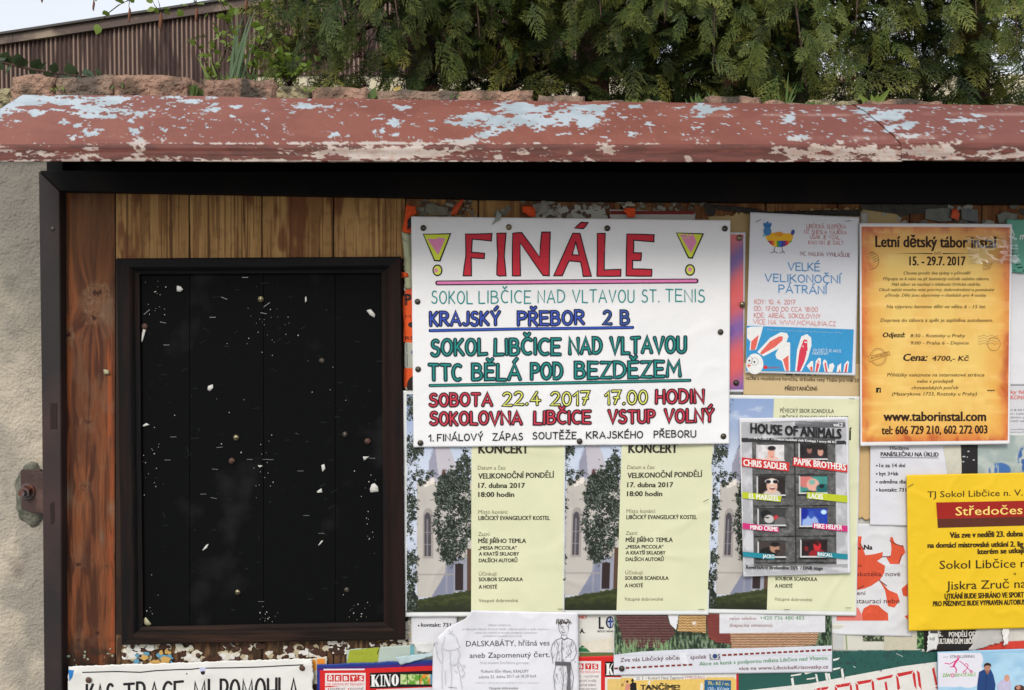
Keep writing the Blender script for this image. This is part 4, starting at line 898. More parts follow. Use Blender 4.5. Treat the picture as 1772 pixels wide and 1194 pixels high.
s.text('a podkladovými', 1749, 1790, 744, 3, (150, 150, 154)); s.text('soní pořizují k', 1749, 1788, 749, 3, (150, 150, 154))
s = Sheet('picture_poster', 'grey green poster with blue crystal shapes below the right corner of the camp poster', 'poster', [(1688, 752), (1880, 750), (1880, 840), (1688, 842)], 2, (206, 208, 206), 55, .4)
s.picture(1691.5, 753, 1878, 840, lambda X, Y: blend(blend(blend(canvas(X, (158, 172, 168)), sstep(.4, .65, fbm(X/26, Y/20, 3)), (182, 190, 184)), inell(X, Y, 1730, 814, 20, 14+0*X, .1)*sstep(.4, .5, fbm(X/3.2, Y/30, 9)), (70, 110, 170)), inell(X, Y, 1776, 794, 16, 26, .2)*sstep(.42, .5, fbm(X/7, Y/7, 9)), (56, 92, 156)), 1.5)
s = Sheet('black_strip', 'narrow black paper strip with white flecks under the camp poster', 'paper', [(1663, 750), (1692, 750), (1692, 840), (1664, 840)], 3, (34, 32, 34), 56, .3)
for a, b in ((1668, 790), (1667, 799), (1676, 781), (1685, 796), (1674, 791)): s.ell(a, b, random.uniform(1, 3), 1.2, (180, 180, 180))

# --- cleaning wanted notice
s = Sheet('tan_paper', 'narrow strip of tan paper left of the cleaning job notice', 'paper', [(1480, 760), (1512, 760), (1512, 900), (1480, 896)], 1, (204, 172, 122), 57, .4, tear=(0, 0, 3, 1))
s = Sheet('job_notice', 'white notice with an underlined bold heading just below the camp poster', 'notice', [(1506, 760), (1664, 760), (1664, 912), (1505.5, 909)], 2, (216, 216, 222), 58, .8, curls=[(1640, 800, 40, 2)])
s.poly([(1632, 772), (1664, 771), (1664, 822), (1640, 820)], (204, 200, 184), 'fold')
s.text('Hledáme', 1540, 1573, 778.6, 6.4, (60, 60, 62), .015); s.text('PANÍ/SLEČNU NA ÚKLID', 1524, 1624.4, 789.5, 7, (46, 46, 48), .03, y1=790); s.stroke([(1524, 791.6), (1624, 792.4)], .9, (46, 46, 48), 'underline')
for b, a, y in (('1x za 14 dní', 1567, 808.4), ('byt 3+kk', 1555, 822.6), ('odměna dle d', 1575, 836.6), ('kontakt: 731', 1568, 850.6)): s.ell(1517.3, y-2.6, 1.5, 1.5, (46, 46, 48), 'bullet', 8); s.text(b, 1521.5, a, y, 6.2, (52, 52, 54), .02)

# --- red blotched poster
s = Sheet('red_blotch_poster', 'white poster printed with orange red heart and droplet blotches left of the yellow poster', 'poster', [(1440, 905), (1580, 908), (1578, 1102), (1440, 1098)], 1.6, (214, 214, 216), 59, 1.0, wl=34)
RB = (214, 84, 54)
def z4(q): return [(1480+a*.2513, 800+b*.2513) for a, b in q]
s.poly(z4([(-60, 510), (45, 510), (40, 560), (70, 640), (130, 632), (190, 618), (185, 655), (150, 680), (205, 712), (200, 760), (170, 810), (110, 850), (60, 870), (10, 880), (-60, 890)]), RB, 'blotch')
s.poly(z4([(165, 812), (195, 842), (230, 880), (290, 905), (305, 950), (270, 1000), (225, 990), (215, 930), (205, 880)]), RB, 'blotch')
s.poly(z4([(45, 1040), (60, 1005), (105, 980), (160, 985), (185, 1010), (225, 1040), (228, 1090), (50, 1090)]), RB, 'blotch')
s.poly(z4([(240, 520), (255, 512), (270, 550), (300, 575), (330, 570), (345, 620), (320, 650), (305, 700), (240, 700), (215, 655), (245, 640), (250, 590)]), RB, 'blotch')
s.poly(z4([(320, 870), (360, 835), (360, 925), (330, 918)]), RB, 'blotch'); s.poly(z4([(-120, 1005), (20, 1000), (45, 1050), (48, 1090), (-130, 1090)]), (226, 122, 112), 'blotch'); s.poly(z4([(340, 1060), (362, 1050), (362, 1085)]), RB, 'blotch')
for q in ([(240, 540), (270, 560), (330, 580)], [(320, 640), (300, 690)], [(20, 870), (60, 850)], [(165, 812), (215, 850)], [(30, 560), (60, 600)], [(180, 650), (240, 650)]): s.stroke(z4(q), 1.6, (110, 50, 44), 'blotch_edge')
TX = (76, 30, 30)
s.text('Na', 1495, 1510, 950.8, 8, (40, 24, 24), .03); s.text('a', 1485, 1490, 950.8, 6, (40, 24, 24), .02); s.text('skotéka, nové', 1483, 1558, 997, 8, TX); s.text('o', 1484, 1491, 981, 6, TX); s.text('ení', 1483, 1498, 1029.5, 7, TX); s.text('stauraci nebo', 1481, 1557, 1044, 8.4, TX)

# --- yellow match poster
s = Sheet('yellow_poster', 'bright yellow poster with black lettering and a dark red band at the right edge', 'poster', [(1569, 822), (1900, 815), (1900, 1084), (1572.5, 1092)], 5, (232, 192, 34), 60, .8, curls=[(1572, 1092, 50, 2.5), (1600, 1078, 30, 2)], wl=50)
YK = (54, 40, 18)
s.text('TJ Sokol Libčice n. V.', 1605, 1770, 861, 10.6, YK, .008, y1=857.5); s.poly([(1620, 869.5), (1899, 864), (1899, 891), (1622, 898)], (160, 34, 26), 'band'); s.poly([(1622, 898), (1899, 891), (1899, 906), (1623, 913.5)], (92, 44, 30), 'band')
s.text('Středočes', 1653.6, 1769.5, 892, 14.6, (250, 222, 120), .012, y1=889.5); s.text('Vás zve v neděli 23. dubna', 1643.4, 1771, 930.8, 9.6, YK, .045, y1=928); s.text('na domácí mistrovské utkání 2. lig', 1605, 1771.5, 948, 9, YK, .045, y1=945.6)
s.text('kterém se utkají', 1691.6, 1773, 959, 9, YK, .045, y1=956.6); s.text('Sokol Libčice n', 1626, 1776, 984.8, 14.4, YK, .012, y1=981.8); s.text('a', 1754, 1758.6, 994.8, 5.5, YK); s.text('Jiskra Zruč na', 1637.5, 1776, 1020.6, 14.6, YK, .012, y1=1017)
s.text('UTKÁNÍ BUDE SEHRÁNO VE SPORT', 1634.5, 1772, 1036.6, 9, YK, .045, y1=1033.6); s.text('PRO PŘÍZNIVCE BUDE VYPRAVEN AUTOBUS', 1614.4, 1774, 1049.2, 8.6, YK, .045, y1=1046)

# --- grey club poster
s = Sheet('club_poster', 'grey club poster with eight framed faces on a concrete wall and coloured name strips', 'poster', [(1279.5, 723.5), (1468, 721.5), (1472, 992), (1286.5, 998)], 5.5, (222, 222, 226), 61, .5, curls=[(1286, 998, 60, 2.5), (1472, 992, 50, 1.5)], gloss=.4)
def z5(a, b): return (1250+a*.3015, 640+b*.3015)
def clubbg(X, Y):   # X, Y in zoom units
    n = fbm(X/22, Y/22, 5, 5)
    C = blend(canvas(X, (176, 176, 180)), sstep(.4, .65, fbm(X/60, Y/70, 9)), (204, 204, 208)); C = blend(C, inrect(X, Y, 170, 380, 655, 1130)*1., (98, 98, 98))
    C = blend(C, inrect(X, Y, 170, 380, 655, 1130)*(n-.3)*1.5, (62, 62, 62)); C = blend(C, inrect(X, Y, 170, 380, 655, 1130)*sstep(.55, .75, fbm(X/14, Y/14, 15))*.5, (138, 138, 138))
    for y in (598, 780, 958, 1112): C = blend(C, (np.abs(Y-y-(X-400)*.02) < 3.2)*inrect(X, Y, 170, 380, 655, 1130), (38, 38, 38))
    C = blend(C, (np.abs(X-415) < 3.5)*inrect(X, Y, 170, 380, 655, 1112)*1., (44, 44, 44)); C = blend(C, (np.abs(X-172) < 3)*inrect(X, Y, 160, 420, 655, 1112)*.8, (70, 70, 70))
    C = blend(C, inpoly(X, Y, [(108, 376), (718, 410), (718, 432), (108, 400)]), (48, 48, 50)); C = blend(C, inpoly(X, Y, [(108, 295), (420, 290), (712, 326), (712, 300), (400, 284)])*.8, (120, 120, 124)); C = blend(C, inrect(X, Y, 420, 284, 712, 330)*sstep(284, 320, Y-(X-600)*.05)*.75, (70, 70, 74))
    C = blend(C, inpoly(X, Y, [(118, 1112), (720, 1130), (720, 1150), (118, 1118)])*.5, (120, 120, 120))
    return C
s.picture(108, 284, 718, 1175, clubbg, 4.5, 'picture', PRINT_GLOSS, quad=[z5(108, 300), z5(712, 284), z5(720, 1160), z5(122, 1178)])
def win(x0, y0, x1, y1, bgc, fn):
    q = lambda a, b: z5(a, b); o = 9; s.new()
    s.poly([q(x0-o, y0-o*.7), q(x1+o*.6, y0-o*.7), q(x1+2, y0+2), q(x0, y0)], (56, 56, 56), 'window'); s.poly([q(x0-o, y0-o*.7), q(x0, y0), q(x0, y1), q(x0-o, y1+o)], (196, 196, 196), 'window'); s.poly([q(x0-o, y1+o), q(x0, y1), q(x1, y1), q(x1+6, y1+o)], (204, 204, 204), 'window'); s.poly([q(x0-o, y1+o), q(x1+6, y1+o), q(x1, y1+o*2), q(x0-o*2.4, y1+o*2)], (28, 28, 28), 'window')
    s.picture(x0, y0, x1, y1, fn, 4.0, 'portrait', PRINT_GLOSS, quad=[q(x0, y0), q(x1, y0), q(x1, y1), q(x0, y1)]); s.uid = 0
SK = (214, 160, 134)
def pf(bgc, parts):
    def f(X, Y):
        C = canvas(X, bgc); C = blend(C, (fbm(X/20, Y/20, 4)-.5)*.5+.1, (90, 90, 96))
        for kind, cx_, cy_, rx, ry, c in parts: C = blend(C, inell(X, Y, cx_, cy_, rx, ry, .18) if kind == 'e' else inrect(X, Y, cx_, cy_, rx, ry), c)
        return C
    return f
win(203, 430, 355, 515, 0, pf((226, 222, 222), [('e', 285, 525, 46, 34, (232, 186, 170)), ('e', 280, 478, 22, 32, (224, 164, 144)), ('e', 283, 450, 26, 15, (36, 32, 34)), ('e', 288, 500, 8, 4, (170, 100, 90))]))
win(445, 425, 602, 508, 0, pf((30, 26, 28), [('e', 500, 505, 34, 30, (52, 36, 38)), ('e', 500, 460, 16, 22, (150, 104, 92)), ('e', 500, 444, 17, 11, (24, 20, 20)), ('e', 562, 510, 40, 34, (46, 40, 44)), ('e', 563, 472, 18, 25, (206, 152, 136)), ('e', 563, 450, 19, 12, (40, 28, 26))]))
win(205, 615, 360, 715, 0, pf((36, 28, 26), [('e', 285, 716, 56, 32, (206, 192, 182)), ('e', 285, 665, 34, 48, (222, 182, 160)), ('e', 283, 640, 42, 16, (232, 228, 224)), ('e', 264, 642, 16, 12, (22, 20, 24)), ('e', 304, 642, 16, 12, (22, 20, 24)), ('e', 288, 680, 18, 9, (120, 30, 34)), ('e', 288, 676, 14, 4, (236, 232, 226))]))
win(448, 612, 602, 703, 0, pf((60, 150, 140), [('e', 480, 640, 50, 40, (206, 120, 116)), ('e', 520, 660, 40, 40, (226, 170, 156)), ('e', 515, 645, 20, 16, (130, 176, 164)), ('e', 575, 680, 40, 30, (30, 96, 96)), ('e', 570, 668, 16, 12, (24, 30, 36)), ('e', 500, 704, 50, 10, (30, 34, 34))]))
win(210, 800, 362, 888, 0, pf((58, 58, 58), [('e', 250, 830, 34, 28, (28, 28, 30)), ('e', 268, 856, 30, 26, (196, 192, 190)), ('e', 258, 848, 12, 6, (40, 40, 40)), ('e', 308, 848, 14, 15, (206, 50, 56)), ('e', 335, 880, 40, 40, (106, 104, 104))]))
win(452, 796, 602, 893, 0, pf((28, 62, 180), [('e', 505, 880, 52, 50, (150, 176, 226)), ('e', 510, 832, 18, 24, (52, 84, 176)), ('e', 582, 816, 18, 14, (196, 226, 246)), ('e', 470, 820, 24, 40, (20, 40, 150))]))
win(210, 988, 363, 1070, 0, pf((66, 56, 52), [('e', 262, 1050, 56, 34, (24, 22, 24)), ('e', 300, 1024, 30, 28, (178, 136, 112)), ('e', 302, 1002, 30, 15, (30, 26, 28)), ('e', 316, 1040, 18, 10, (60, 40, 34))]))
win(455, 978, 602, 1068, 0, pf((34, 18, 22), [('e', 545, 1060, 54, 34, (150, 32, 40)), ('e', 545, 1012, 24, 30, (206, 44, 54)), ('e', 540, 994, 22, 9, (60, 16, 22)), ('e', 482, 1026, 12, 16, (130, 30, 36)), ('e', 548, 1006, 12, 4, (40, 10, 16))]))
for q, c, t, a0, a1, yb0, yb1, cp in (
    ([(112, 502), (385, 532), (382, 583), (112, 553)], (204, 52, 52), 'CHRIS SADLER', 120, 372, 549, 574, 36), ([(408, 500), (718, 545), (718, 590), (403, 550)], (204, 52, 52), 'PAPIK BROTHERS', 412, 710, 541, 578, 36),
    ([(114, 700), (340, 725), (335, 758), (114, 736)], (188, 200, 46), 'EL MARSEEL', 152, 328, 738, 752, 28), ([(487, 700), (718, 722), (718, 762), (485, 737)], (188, 200, 46), 'LAOIS', 495, 578, 736, 744, 30),
    ([(116, 878), (325, 904), (322, 932), (116, 912)], (206, 50, 122), 'MIND CRIME', 160, 318, 915, 926, 24), ([(520, 878), (719, 896), (719, 930), (518, 908)], (206, 50, 122), 'MIKE HELPER', 527, 688, 907, 918, 26),
    ([(118, 1043), (302, 1060), (300, 1088), (118, 1072)], (34, 134, 152), 'JACKO', 232, 299, 1078, 1081, 19), ([(545, 1043), (720, 1058), (720, 1088), (543, 1070)], (34, 134, 152), 'RASCALL', 548, 633, 1066, 1074, 19)):
    s.new(); s.poly([z5(*p) for p in q], c, 'name_strip'); s.uid = 0; s.text(t, z5(a0, 0)[0], z5(a1, 0)[0], z5(0, yb0)[1], cp*.3015, (236, 236, 232), .03, y1=z5(0, yb1)[1])
s.text('HOUSE OF ANIMALS', 1298.2, 1456.6, 748.8, 16.3, (36, 36, 38), .045, y1=759, part='title'); s.text('vol.2', 1442, 1458.5, 738, 6.2, (232, 232, 232), .03); s.text('14. 4. 2017  / Privátní hudební club Kralupy / entry 80 Kč', 1305, 1447.5, 759.6, 3.8, (222, 222, 222), .03, y1=767)
s.text('ReverseArt/ Brokenline Dj\'S  / DNB stage', 1291, 1424, 984, 5.6, (48, 48, 50), .03, y1=986)
# ------------------------------------------------------------------ lower row of papers
# coloured remnants under the black panel
s = Sheet('paper_strip', 'olive green and pale grey paper strip just above the cinema poster', 'paper', [(600, 1124), (762, 1112), (764, 1160), (600, 1160)], 1, (178, 192, 182), 71, .6, tear=(1, 1, 1, 1))
s.poly([(605, 1125), (657, 1120), (652, 1158), (598, 1158)], (158, 168, 52), 'green_panel'); s.poly([(710, 1116), (716, 1115), (718, 1150), (709, 1152)], (112, 170, 178), 'blue_edge'); s.stroke([(657, 1120), (653, 1131)], 1.4, (60, 50, 36), 'crease')
s = Sheet('paper_strip', 'small orange and white paper scrap left of the cinema poster corner', 'paper', [(534, 1141), (566, 1136), (566, 1180), (534, 1186)], 1, (206, 196, 176), 72, .5, tear=(2, 1, 1, 1)); s.rect(537, 1142, 547, 1160, (232, 150, 50), 'orange_block'); s.rect(549, 1140, 562, 1160, (228, 140, 46), 'orange_block')
s = Sheet('job_notice', 'white notice ending in a contact line beside the lower panel corner', 'notice', [(711, 1050), (790, 1052), (792, 1118), (712, 1116)], 2.2, (218, 218, 222), 73, .8)
s.ell(724.5, 1082.6, 1.5, 1.5, (60, 60, 62), 'bullet', 8); s.text('kontakt: 731', 728.6, 780, 1084.4, 6.4, (56, 56, 60), .02)
s = Sheet('paper_strip', 'crumpled white paper end hanging below the contact notice', 'paper', [(715, 1112), (752, 1112), (752, 1132), (722, 1128)], 2.9, (216, 216, 214), 74, 1.4, tear=(1, 0, 3, 1), wl=18)
s = Sheet('torn_flap', 'torn pale blue grey flap curling over the top edge of the cinema poster', 'paper', [(684, 1138), (752, 1128), (752, 1134), (693, 1151)], 6, (182, 200, 204), 75, 1.2, tear=(1, 0, 1, 1), wl=18, curls=[(684, 1140, 25, 5)])

# cinema poster
s = Sheet('cinema_poster', 'red cinema programme with a blue purple border, bottom centre left', 'poster', [(548.5, 1150), (760, 1141), (760, 1320), (549, 1330)], 3, (24, 52, 130), 76, .4, tear=(1, 0, 0, 0))
s.poly([(550, 1156), (760, 1147), (760, 1154), (550, 1162)], (72, 30, 110), 'border'); s.poly([(553.5, 1160), (760, 1151.5), (760, 1318), (553.5, 1326)], (206, 34, 34), 'red_panel')
s.poly([(560, 1157.5), (631, 1157), (631, 1159.5), (560, 1160)], (226, 220, 224), 'fold'); s.poly([(562.6, 1165), (632.6, 1164.5), (633, 1300), (562.6, 1300)], (226, 216, 214), 'white_panel')
for k, ch in enumerate('ŘEBYS'):
    x = 566+k*13.2; r = (k == 4)*1.5; s.poly([(x, 1167.5-r*.3), (x+11.8, 1167.5+r), (x+11.8-r, 1179.4), (x-r, 1179.4-r)], (196, 44, 46), 'letter_tile'); s.text(ch, x+2.6, x+9.2, 1177.2, 7, (238, 232, 228), .03)
s.text('OD NÁVRHU PO REALIZACI', 565, 630.5, 1186, 4, (206, 70, 66), .01); s.text('KOUPELNY', 571.5, 597, 1194, 3.8, (80, 76, 80), .01); s.text('KUCHYNĚ', 606, 629, 1193.8, 3.8, (80, 76, 80), .01); s.ell(568.5, 1192.4, 1.4, 1.4, (200, 50, 50), 'bullet', 8); s.ell(603, 1192.2, 1.4, 1.4, (200, 50, 50), 'bullet', 8)
s.poly([(640, 1164.5), (758, 1160), (758, 1187.5), (640, 1191.5)], (18, 18, 20), 'black_band'); s.poly([(651, 1193), (760, 1189), (760, 1316), (651, 1316)], (206, 206, 212), 'programme')
KW = (236, 236, 232)   # heavy slab letters
def slab(x, y, w, h, ch):
    t = w*.34; f = h*.07
    if ch == 'I': s.rect(x+(w-t)/2, y-h, x+(w+t)/2, y, KW, 'slab_letter'); s.rect(x, y-h, x+w, y-h+f, KW, 'slab_letter'); s.rect(x, y-f, x+w, y, KW, 'slab_letter')
    if ch == 'N': s.rect(x+w*.1, y-h, x+w*.18, y, KW, 'slab_letter'); s.poly([(x, y-h), (x+t, y-h), (x+w*.9, y), (x+w*.62, y)], KW, 'slab_letter'); s.rect(x+w*.82, y-h, x+w*.9, y, KW, 'slab_letter'); s.rect(x, y-f, x+w*.3, y, KW, 'slab_letter'); s.rect(x+w*.7, y-h, x+w, y-h+f, KW, 'slab_letter')
    if ch == 'K': s.rect(x+w*.1, y-h, x+w*.1+t, y, KW, 'slab_letter'); s.poly([(x+w*.42, y-h*.45), (x+w*.85, y-h), (x+w*.95, y-h), (x+w*.52, y-h*.4)], KW, 'slab_letter'); s.poly([(x+w*.42, y-h*.5), (x+w*.62, y-h*.62), (x+w, y), (x+w*.68, y)], KW, 'slab_letter'); s.rect(x, y-h, x+w*.55, y-h+f, KW, 'slab_letter'); s.rect(x, y-f, x+w*.55, y, KW, 'slab_letter')
    if ch == 'O': s.ell(x+w/2, y-h/2, w/2, h/2, KW, 'slab_letter'); s.ell(x+w/2, y-h/2, w*.13, h*.42, (18, 18, 20), 'slab_letter')
for ch, x, w in (('K', 641.6, 15), ('I', 657, 6.6), ('N', 664, 12.4), ('O', 677.5, 12.6)): slab(x, 1188.2-(x-641)*.03, w, 20.5, ch)
s.picture(693, 1164, 750, 1186, lambda X, Y: blend(blend(blend(blend(canvas(X, (196, 208, 150)), sstep(.45, .6, fbm(X/8, Y/8, 3)), (96, 150, 50)), inrect(X, Y, 727, 1160, 745, 1190)*sstep(.4, .6, fbm(X/6, Y/6, 9)), (222, 130, 40)), inrect(X, Y, 745, 1160, 752, 1190), (90, 150, 190)), np.clip((np.abs((X-704)%22.0) < 1.2)+(Y < 1167)*1.+(Y > 1184), 0, 1)*1., (20, 20, 22)), 1.2)

# handwritten neutering notice at the bottom left
s = Sheet('handwritten_notice', 'white handwritten notice with one line drawn above large black capitals, bottom left', 'notice', [(118, 1153), (540, 1139), (546, 1330), (120, 1345)], 4, (222, 221, 216), 77, .8, tear=(1.2, 2, 0, 1.5), wl=60, curls=[(128, 1165, 30, 3), (356, 1168, 30, 2.5), (530, 1150, 26, 3)])
s.stroke([(143, 1163.6), (200, 1162), (243, 1163.4), (270, 1160.5), (310, 1158.6), (330, 1158.2), (350, 1156.2), (400, 1155.6), (450, 1154.2), (490, 1152), (524, 1150.4)], 1.9, (34, 34, 36), 'drawn_line')
for w, a, b, y in (('KAS', 150, 196, 1228), ('TRACE', 215, 316, 1225), ('MI', 336, 362, 1222), ('POMOHLA', 382, 516, 1218)): s.hand(w, a, b, y, 42, (32, 30, 32), 4.4, y1=y-3, sp=.2)
s.poly([(118.5, 1159), (128, 1160), (125, 1172), (120, 1179)], (40, 120, 190), 'blue_corner'); s.ell(351, 1164, 4, 4, (30, 28, 34), 'speck', 7); s.ell(323, 1166, 1.3, 1.3, (40, 40, 44), 'speck', 7); s.poly([(345, 1156), (356, 1155), (355, 1161), (346, 1162)], (186, 190, 220), 'speck')

# sketched play notice
s = Sheet('play_notice', 'crumpled white theatre notice with pencil sketches of two figures and a folded corner', 'notice', [(817, 1056), (1000, 1060), (1003, 1290), (753, 1296)], 6.6, (222, 222, 228), 78, 1.1, wl=40, curls=[(817, 1056, 70, 6), (755, 1110, 60, 5), (1000, 1060, 22, 3)],
          left=[(0, 817), (.06, 806), (.12, 776), (.2, 756), (.3, 749), (.55, 748), (1, 754)], step=4)
G = (168, 168, 176)
s.text('Vážená veřejnosti,', 844, 884, 1083.5, 4, G); s.text('se Slavných Obrích Dolních Vodě a Neratovicích si opět vracíme a', 800, 951, 1090.5, 3.8, G); s.text('zveme Vás srdečně na derniéru divadelního představení', 822, 929, 1096.5, 3.4, G); s.text('pohádkové komedie Jana Drdy', 836, 903, 1102, 3.4, G)
s.text('DALSKABÁTY, hříšná ves', 806.5, 951, 1118.6, 9.4, (60, 60, 68), .006, y1=1117); s.text('aneb Zapomenutý čert.', 812.6, 951.4, 1138.7, 9, (56, 56, 64), .006, y1=1137); s.text('Hrají studenti Dvořákova gymnázia', 831, 914.5, 1149, 4.4, G)
s.text('Kulturní dům Vltava, KRALUPY', 833, 915, 1164, 5, (110, 110, 118), .006); s.text('sobota 22. dubna 2017 od 18.30 hod.', 828.5, 928.5, 1174, 5, (116, 116, 124), .004, y1=1172); s.text('Vstupné dobrovolné', 846, 896, 1193, 4.6, (96, 96, 104)); s.text('Večeře i občerstvení zajištěno milou obsluhou', 822, 932, 1183, 3.2, (190, 190, 196))
q6 = lambda *p: [(740+a*.1862, 1040+b*.1862) for a, b in p]
rnd = random.Random(5)
def sk(pts, w=.7, c=(110, 110, 116), part='sketch'): s.stroke(q6(*pts), w, c, part)
for k in range(60):   # hatched hair and shading of the figure
    a = rnd.uniform(1200, 1325); b = 175+abs(a-1262)*-.1+rnd.uniform(-8, 30); sk([(a, b), (a+rnd.uniform(-14, 14), b+rnd.uniform(8, 30))], .9, (76, 68, 66))
s.ell(740+1266*.1862, 1040+265*.1862, 8, 10.2, (214, 214, 218), 'sketch'); 
sk([(1215, 215), (1222, 270), (1240, 305), (1265, 318), (1292, 300), (1308, 265), (1312, 215)], .9); sk([(1240, 240), (1252, 232), (1262, 242)], 1, (60, 60, 66)); sk([(1280, 240), (1292, 232), (1302, 242)], 1, (60, 60, 66)); s.ell(740+1250*.1862, 1040+252*.1862, 1.1, .9, (50, 50, 56), 'sketch', 7); s.ell(740+1290*.1862, 1040+252*.1862, 1.1, .9, (50, 50, 56), 'sketch', 7)
sk([(1245, 285), (1262, 298), (1285, 285)], 1.2, (70, 60, 64)); sk([(1268, 255), (1262, 275), (1272, 276)], .6)
sk([(1245, 318), (1240, 345), (1195, 362), (1160, 400), (1145, 470), (1160, 540), (1165, 580)], .9); sk([(1290, 318), (1300, 345), (1345, 362), (1375, 410), (1385, 480), (1360, 540), (1330, 560)], .9); sk([(1248, 345), (1268, 360), (1300, 345)], 1.6, (90, 90, 98)); sk([(1250, 360), (1246, 450), (1250, 560)], 1.2, (90, 90, 98)); sk([(1195, 370), (1215, 420), (1200, 520), (1190, 565)], .8); sk([(1340, 375), (1320, 440), (1335, 480), (1280, 530)], .8)
for k in range(70): a = rnd.uniform(1160, 1375); b = rnd.uniform(370, 560); sk([(a, b), (a+rnd.uniform(-8, 8), b+rnd.uniform(10, 34))], .5, (150, 150, 158))
s.poly(q6((1185, 562), (1330, 568), (1335, 602), (1185, 598)), (92, 90, 94), 'sketch'); s.poly(q6((1290, 602), (1330, 602), (1325, 700), (1330, 830), (1290, 830), (1300, 700)), (104, 102, 106), 'sketch'); sk([(1190, 600), (1170, 700), (1185, 840)], 1); sk([(1255, 600), (1262, 720), (1250, 840)], .8); sk([(1330, 600), (1355, 700), (1340, 840)], .9)
for k in range(50): a = rnd.uniform(1180, 1345); b = rnd.uniform(610, 810); sk([(a, b), (a+rnd.uniform(-6, 6), b+rnd.uniform(14, 40))], .5, (140, 140, 148))
L2 = (150, 150, 158)
for q in ([(195, 270), (215, 300), (232, 275)], [(160, 330), (150, 370), (130, 440), (180, 462), (250, 455), (300, 430), (275, 380), (262, 330)], [(130, 450), (140, 520), (135, 580)], [(275, 440), (300, 500), (270, 590), (230, 600), (205, 585)], [(205, 460), (212, 500), (205, 530), (214, 560), (206, 590)],
          [(95, 340), (75, 420), (90, 520), (135, 590)], [(285, 560), (330, 640), (345, 670), (315, 720)], [(135, 600), (130, 700), (135, 820)], [(215, 600), (222, 700), (215, 820)], [(280, 600), (300, 700), (320, 820)], [(160, 640), (165, 780)], [(90, 380), (60, 400)], [(190, 300), (240, 310), (250, 330)]): sk(q, .6, L2)
for k in range(16): a = rnd.uniform(240, 345); b = rnd.uniform(560, 700); sk([(a, b), (a+10, b+24)], .5, (176, 176, 182))
s.stroke([(776, 1189), (790, 1190.5)], .8, (90, 90, 96), 'sketch')

# papers between the play notice and the basket picture
s = Sheet('event_poster', 'white and green printed poster showing between the sketched notice and the basket picture', 'poster', [(985, 1050), (1075, 1050), (1075, 1140), (985, 1140)], .4, (216, 214, 206), 79, .6)
s.text('NET', 1002.5, 1016.5, 1070.7, 5.4, (206, 60, 56), .03); s.text('Á.', 1003, 1013, 1095.6, 6.4, (34, 32, 34), .04); s.poly([(1002, 1122), (1010, 1114), (1019, 1114), (1012, 1120)], (38, 116, 66), 'green_shape'); s.rect(1002, 1121.5, 1023.6, 1128, (38, 110, 62), 'green_shape')
s.text('L', 1036, 1045, 1088, 20, (28, 28, 36), .03, part='logo'); s.ell(1055.5, 1077, 7.2, 10.5, (28, 30, 40), 'logo'); s.ell(1056, 1077, 5, 8.6, (180, 186, 204), 'logo'); s.rect(1055, 1068, 1057.4, 1086, (28, 60, 130), 'logo'); s.rect(1051.5, 1074, 1061, 1077, (28, 60, 130), 'logo'); s.text('LIBČICKÝ OBČAN', 1033, 1061, 1094, 3, (50, 50, 54), .02)
s.poly([(1003, 1112), (1062, 1104), (1062, 1124), (1024, 1130), (1003, 1112)][:4], (222, 214, 196), 'fold'); s.rect(1003, 1129, 1070, 1138, (96, 106, 60), 'grass_strip')
s = Sheet('cinema_poster', 'second red cinema programme, partly hidden by the sketched play notice', 'poster', [(985, 1137), (1075, 1134), (1075, 1300), (985, 1300)], .9, (206, 36, 34), 80, .4)
s.rect(990, 1144, 1040, 1300, (228, 222, 220), 'white_panel')
for k, ch in enumerate('BYS'):
    x = 1000.5+k*12.2-((k == 0)*1); s.poly([(x, 1148), (x+10.6, 1148+(k == 2)*1.2), (x+10.2, 1158.6), (x, 1158)], (200, 46, 48), 'letter_tile'); s.text(ch, x+2.2, x+8.4, 1156.4, 6.4, (238, 232, 228), .03)
s.text('PO REALIZACI', 1004, 1038, 1164.6, 3.8, (206, 80, 76), .01); s.text('Y   • KUCHYNĚ', 1003, 1036, 1172.4, 3.6, (80, 76, 80), .01); s.text('KOVÉ DVEŘE', 1003, 1032, 1180, 3.6, (90, 86, 88), .01); s.text('AVĚNÉ SKŘÍNĚ', 1003, 1031, 1187.4, 3.6, (90, 86, 88), .01); s.text('OVÉ KRYTINY', 1003, 1032.5, 1194.5, 3.6, (90, 86, 88), .01)
s.poly([(1047, 1145), (1074, 1144), (1074, 1170), (1047, 1170.5)], (20, 20, 22), 'black_band'); slab(1048.5, 1168, 13, 20, 'K'); s.rect(1047, 1172, 1075, 1300, (222, 220, 214), 'white_panel'); s.rect(1051, 1175, 1075, 1300, (222, 190, 116), 'cream_panel')

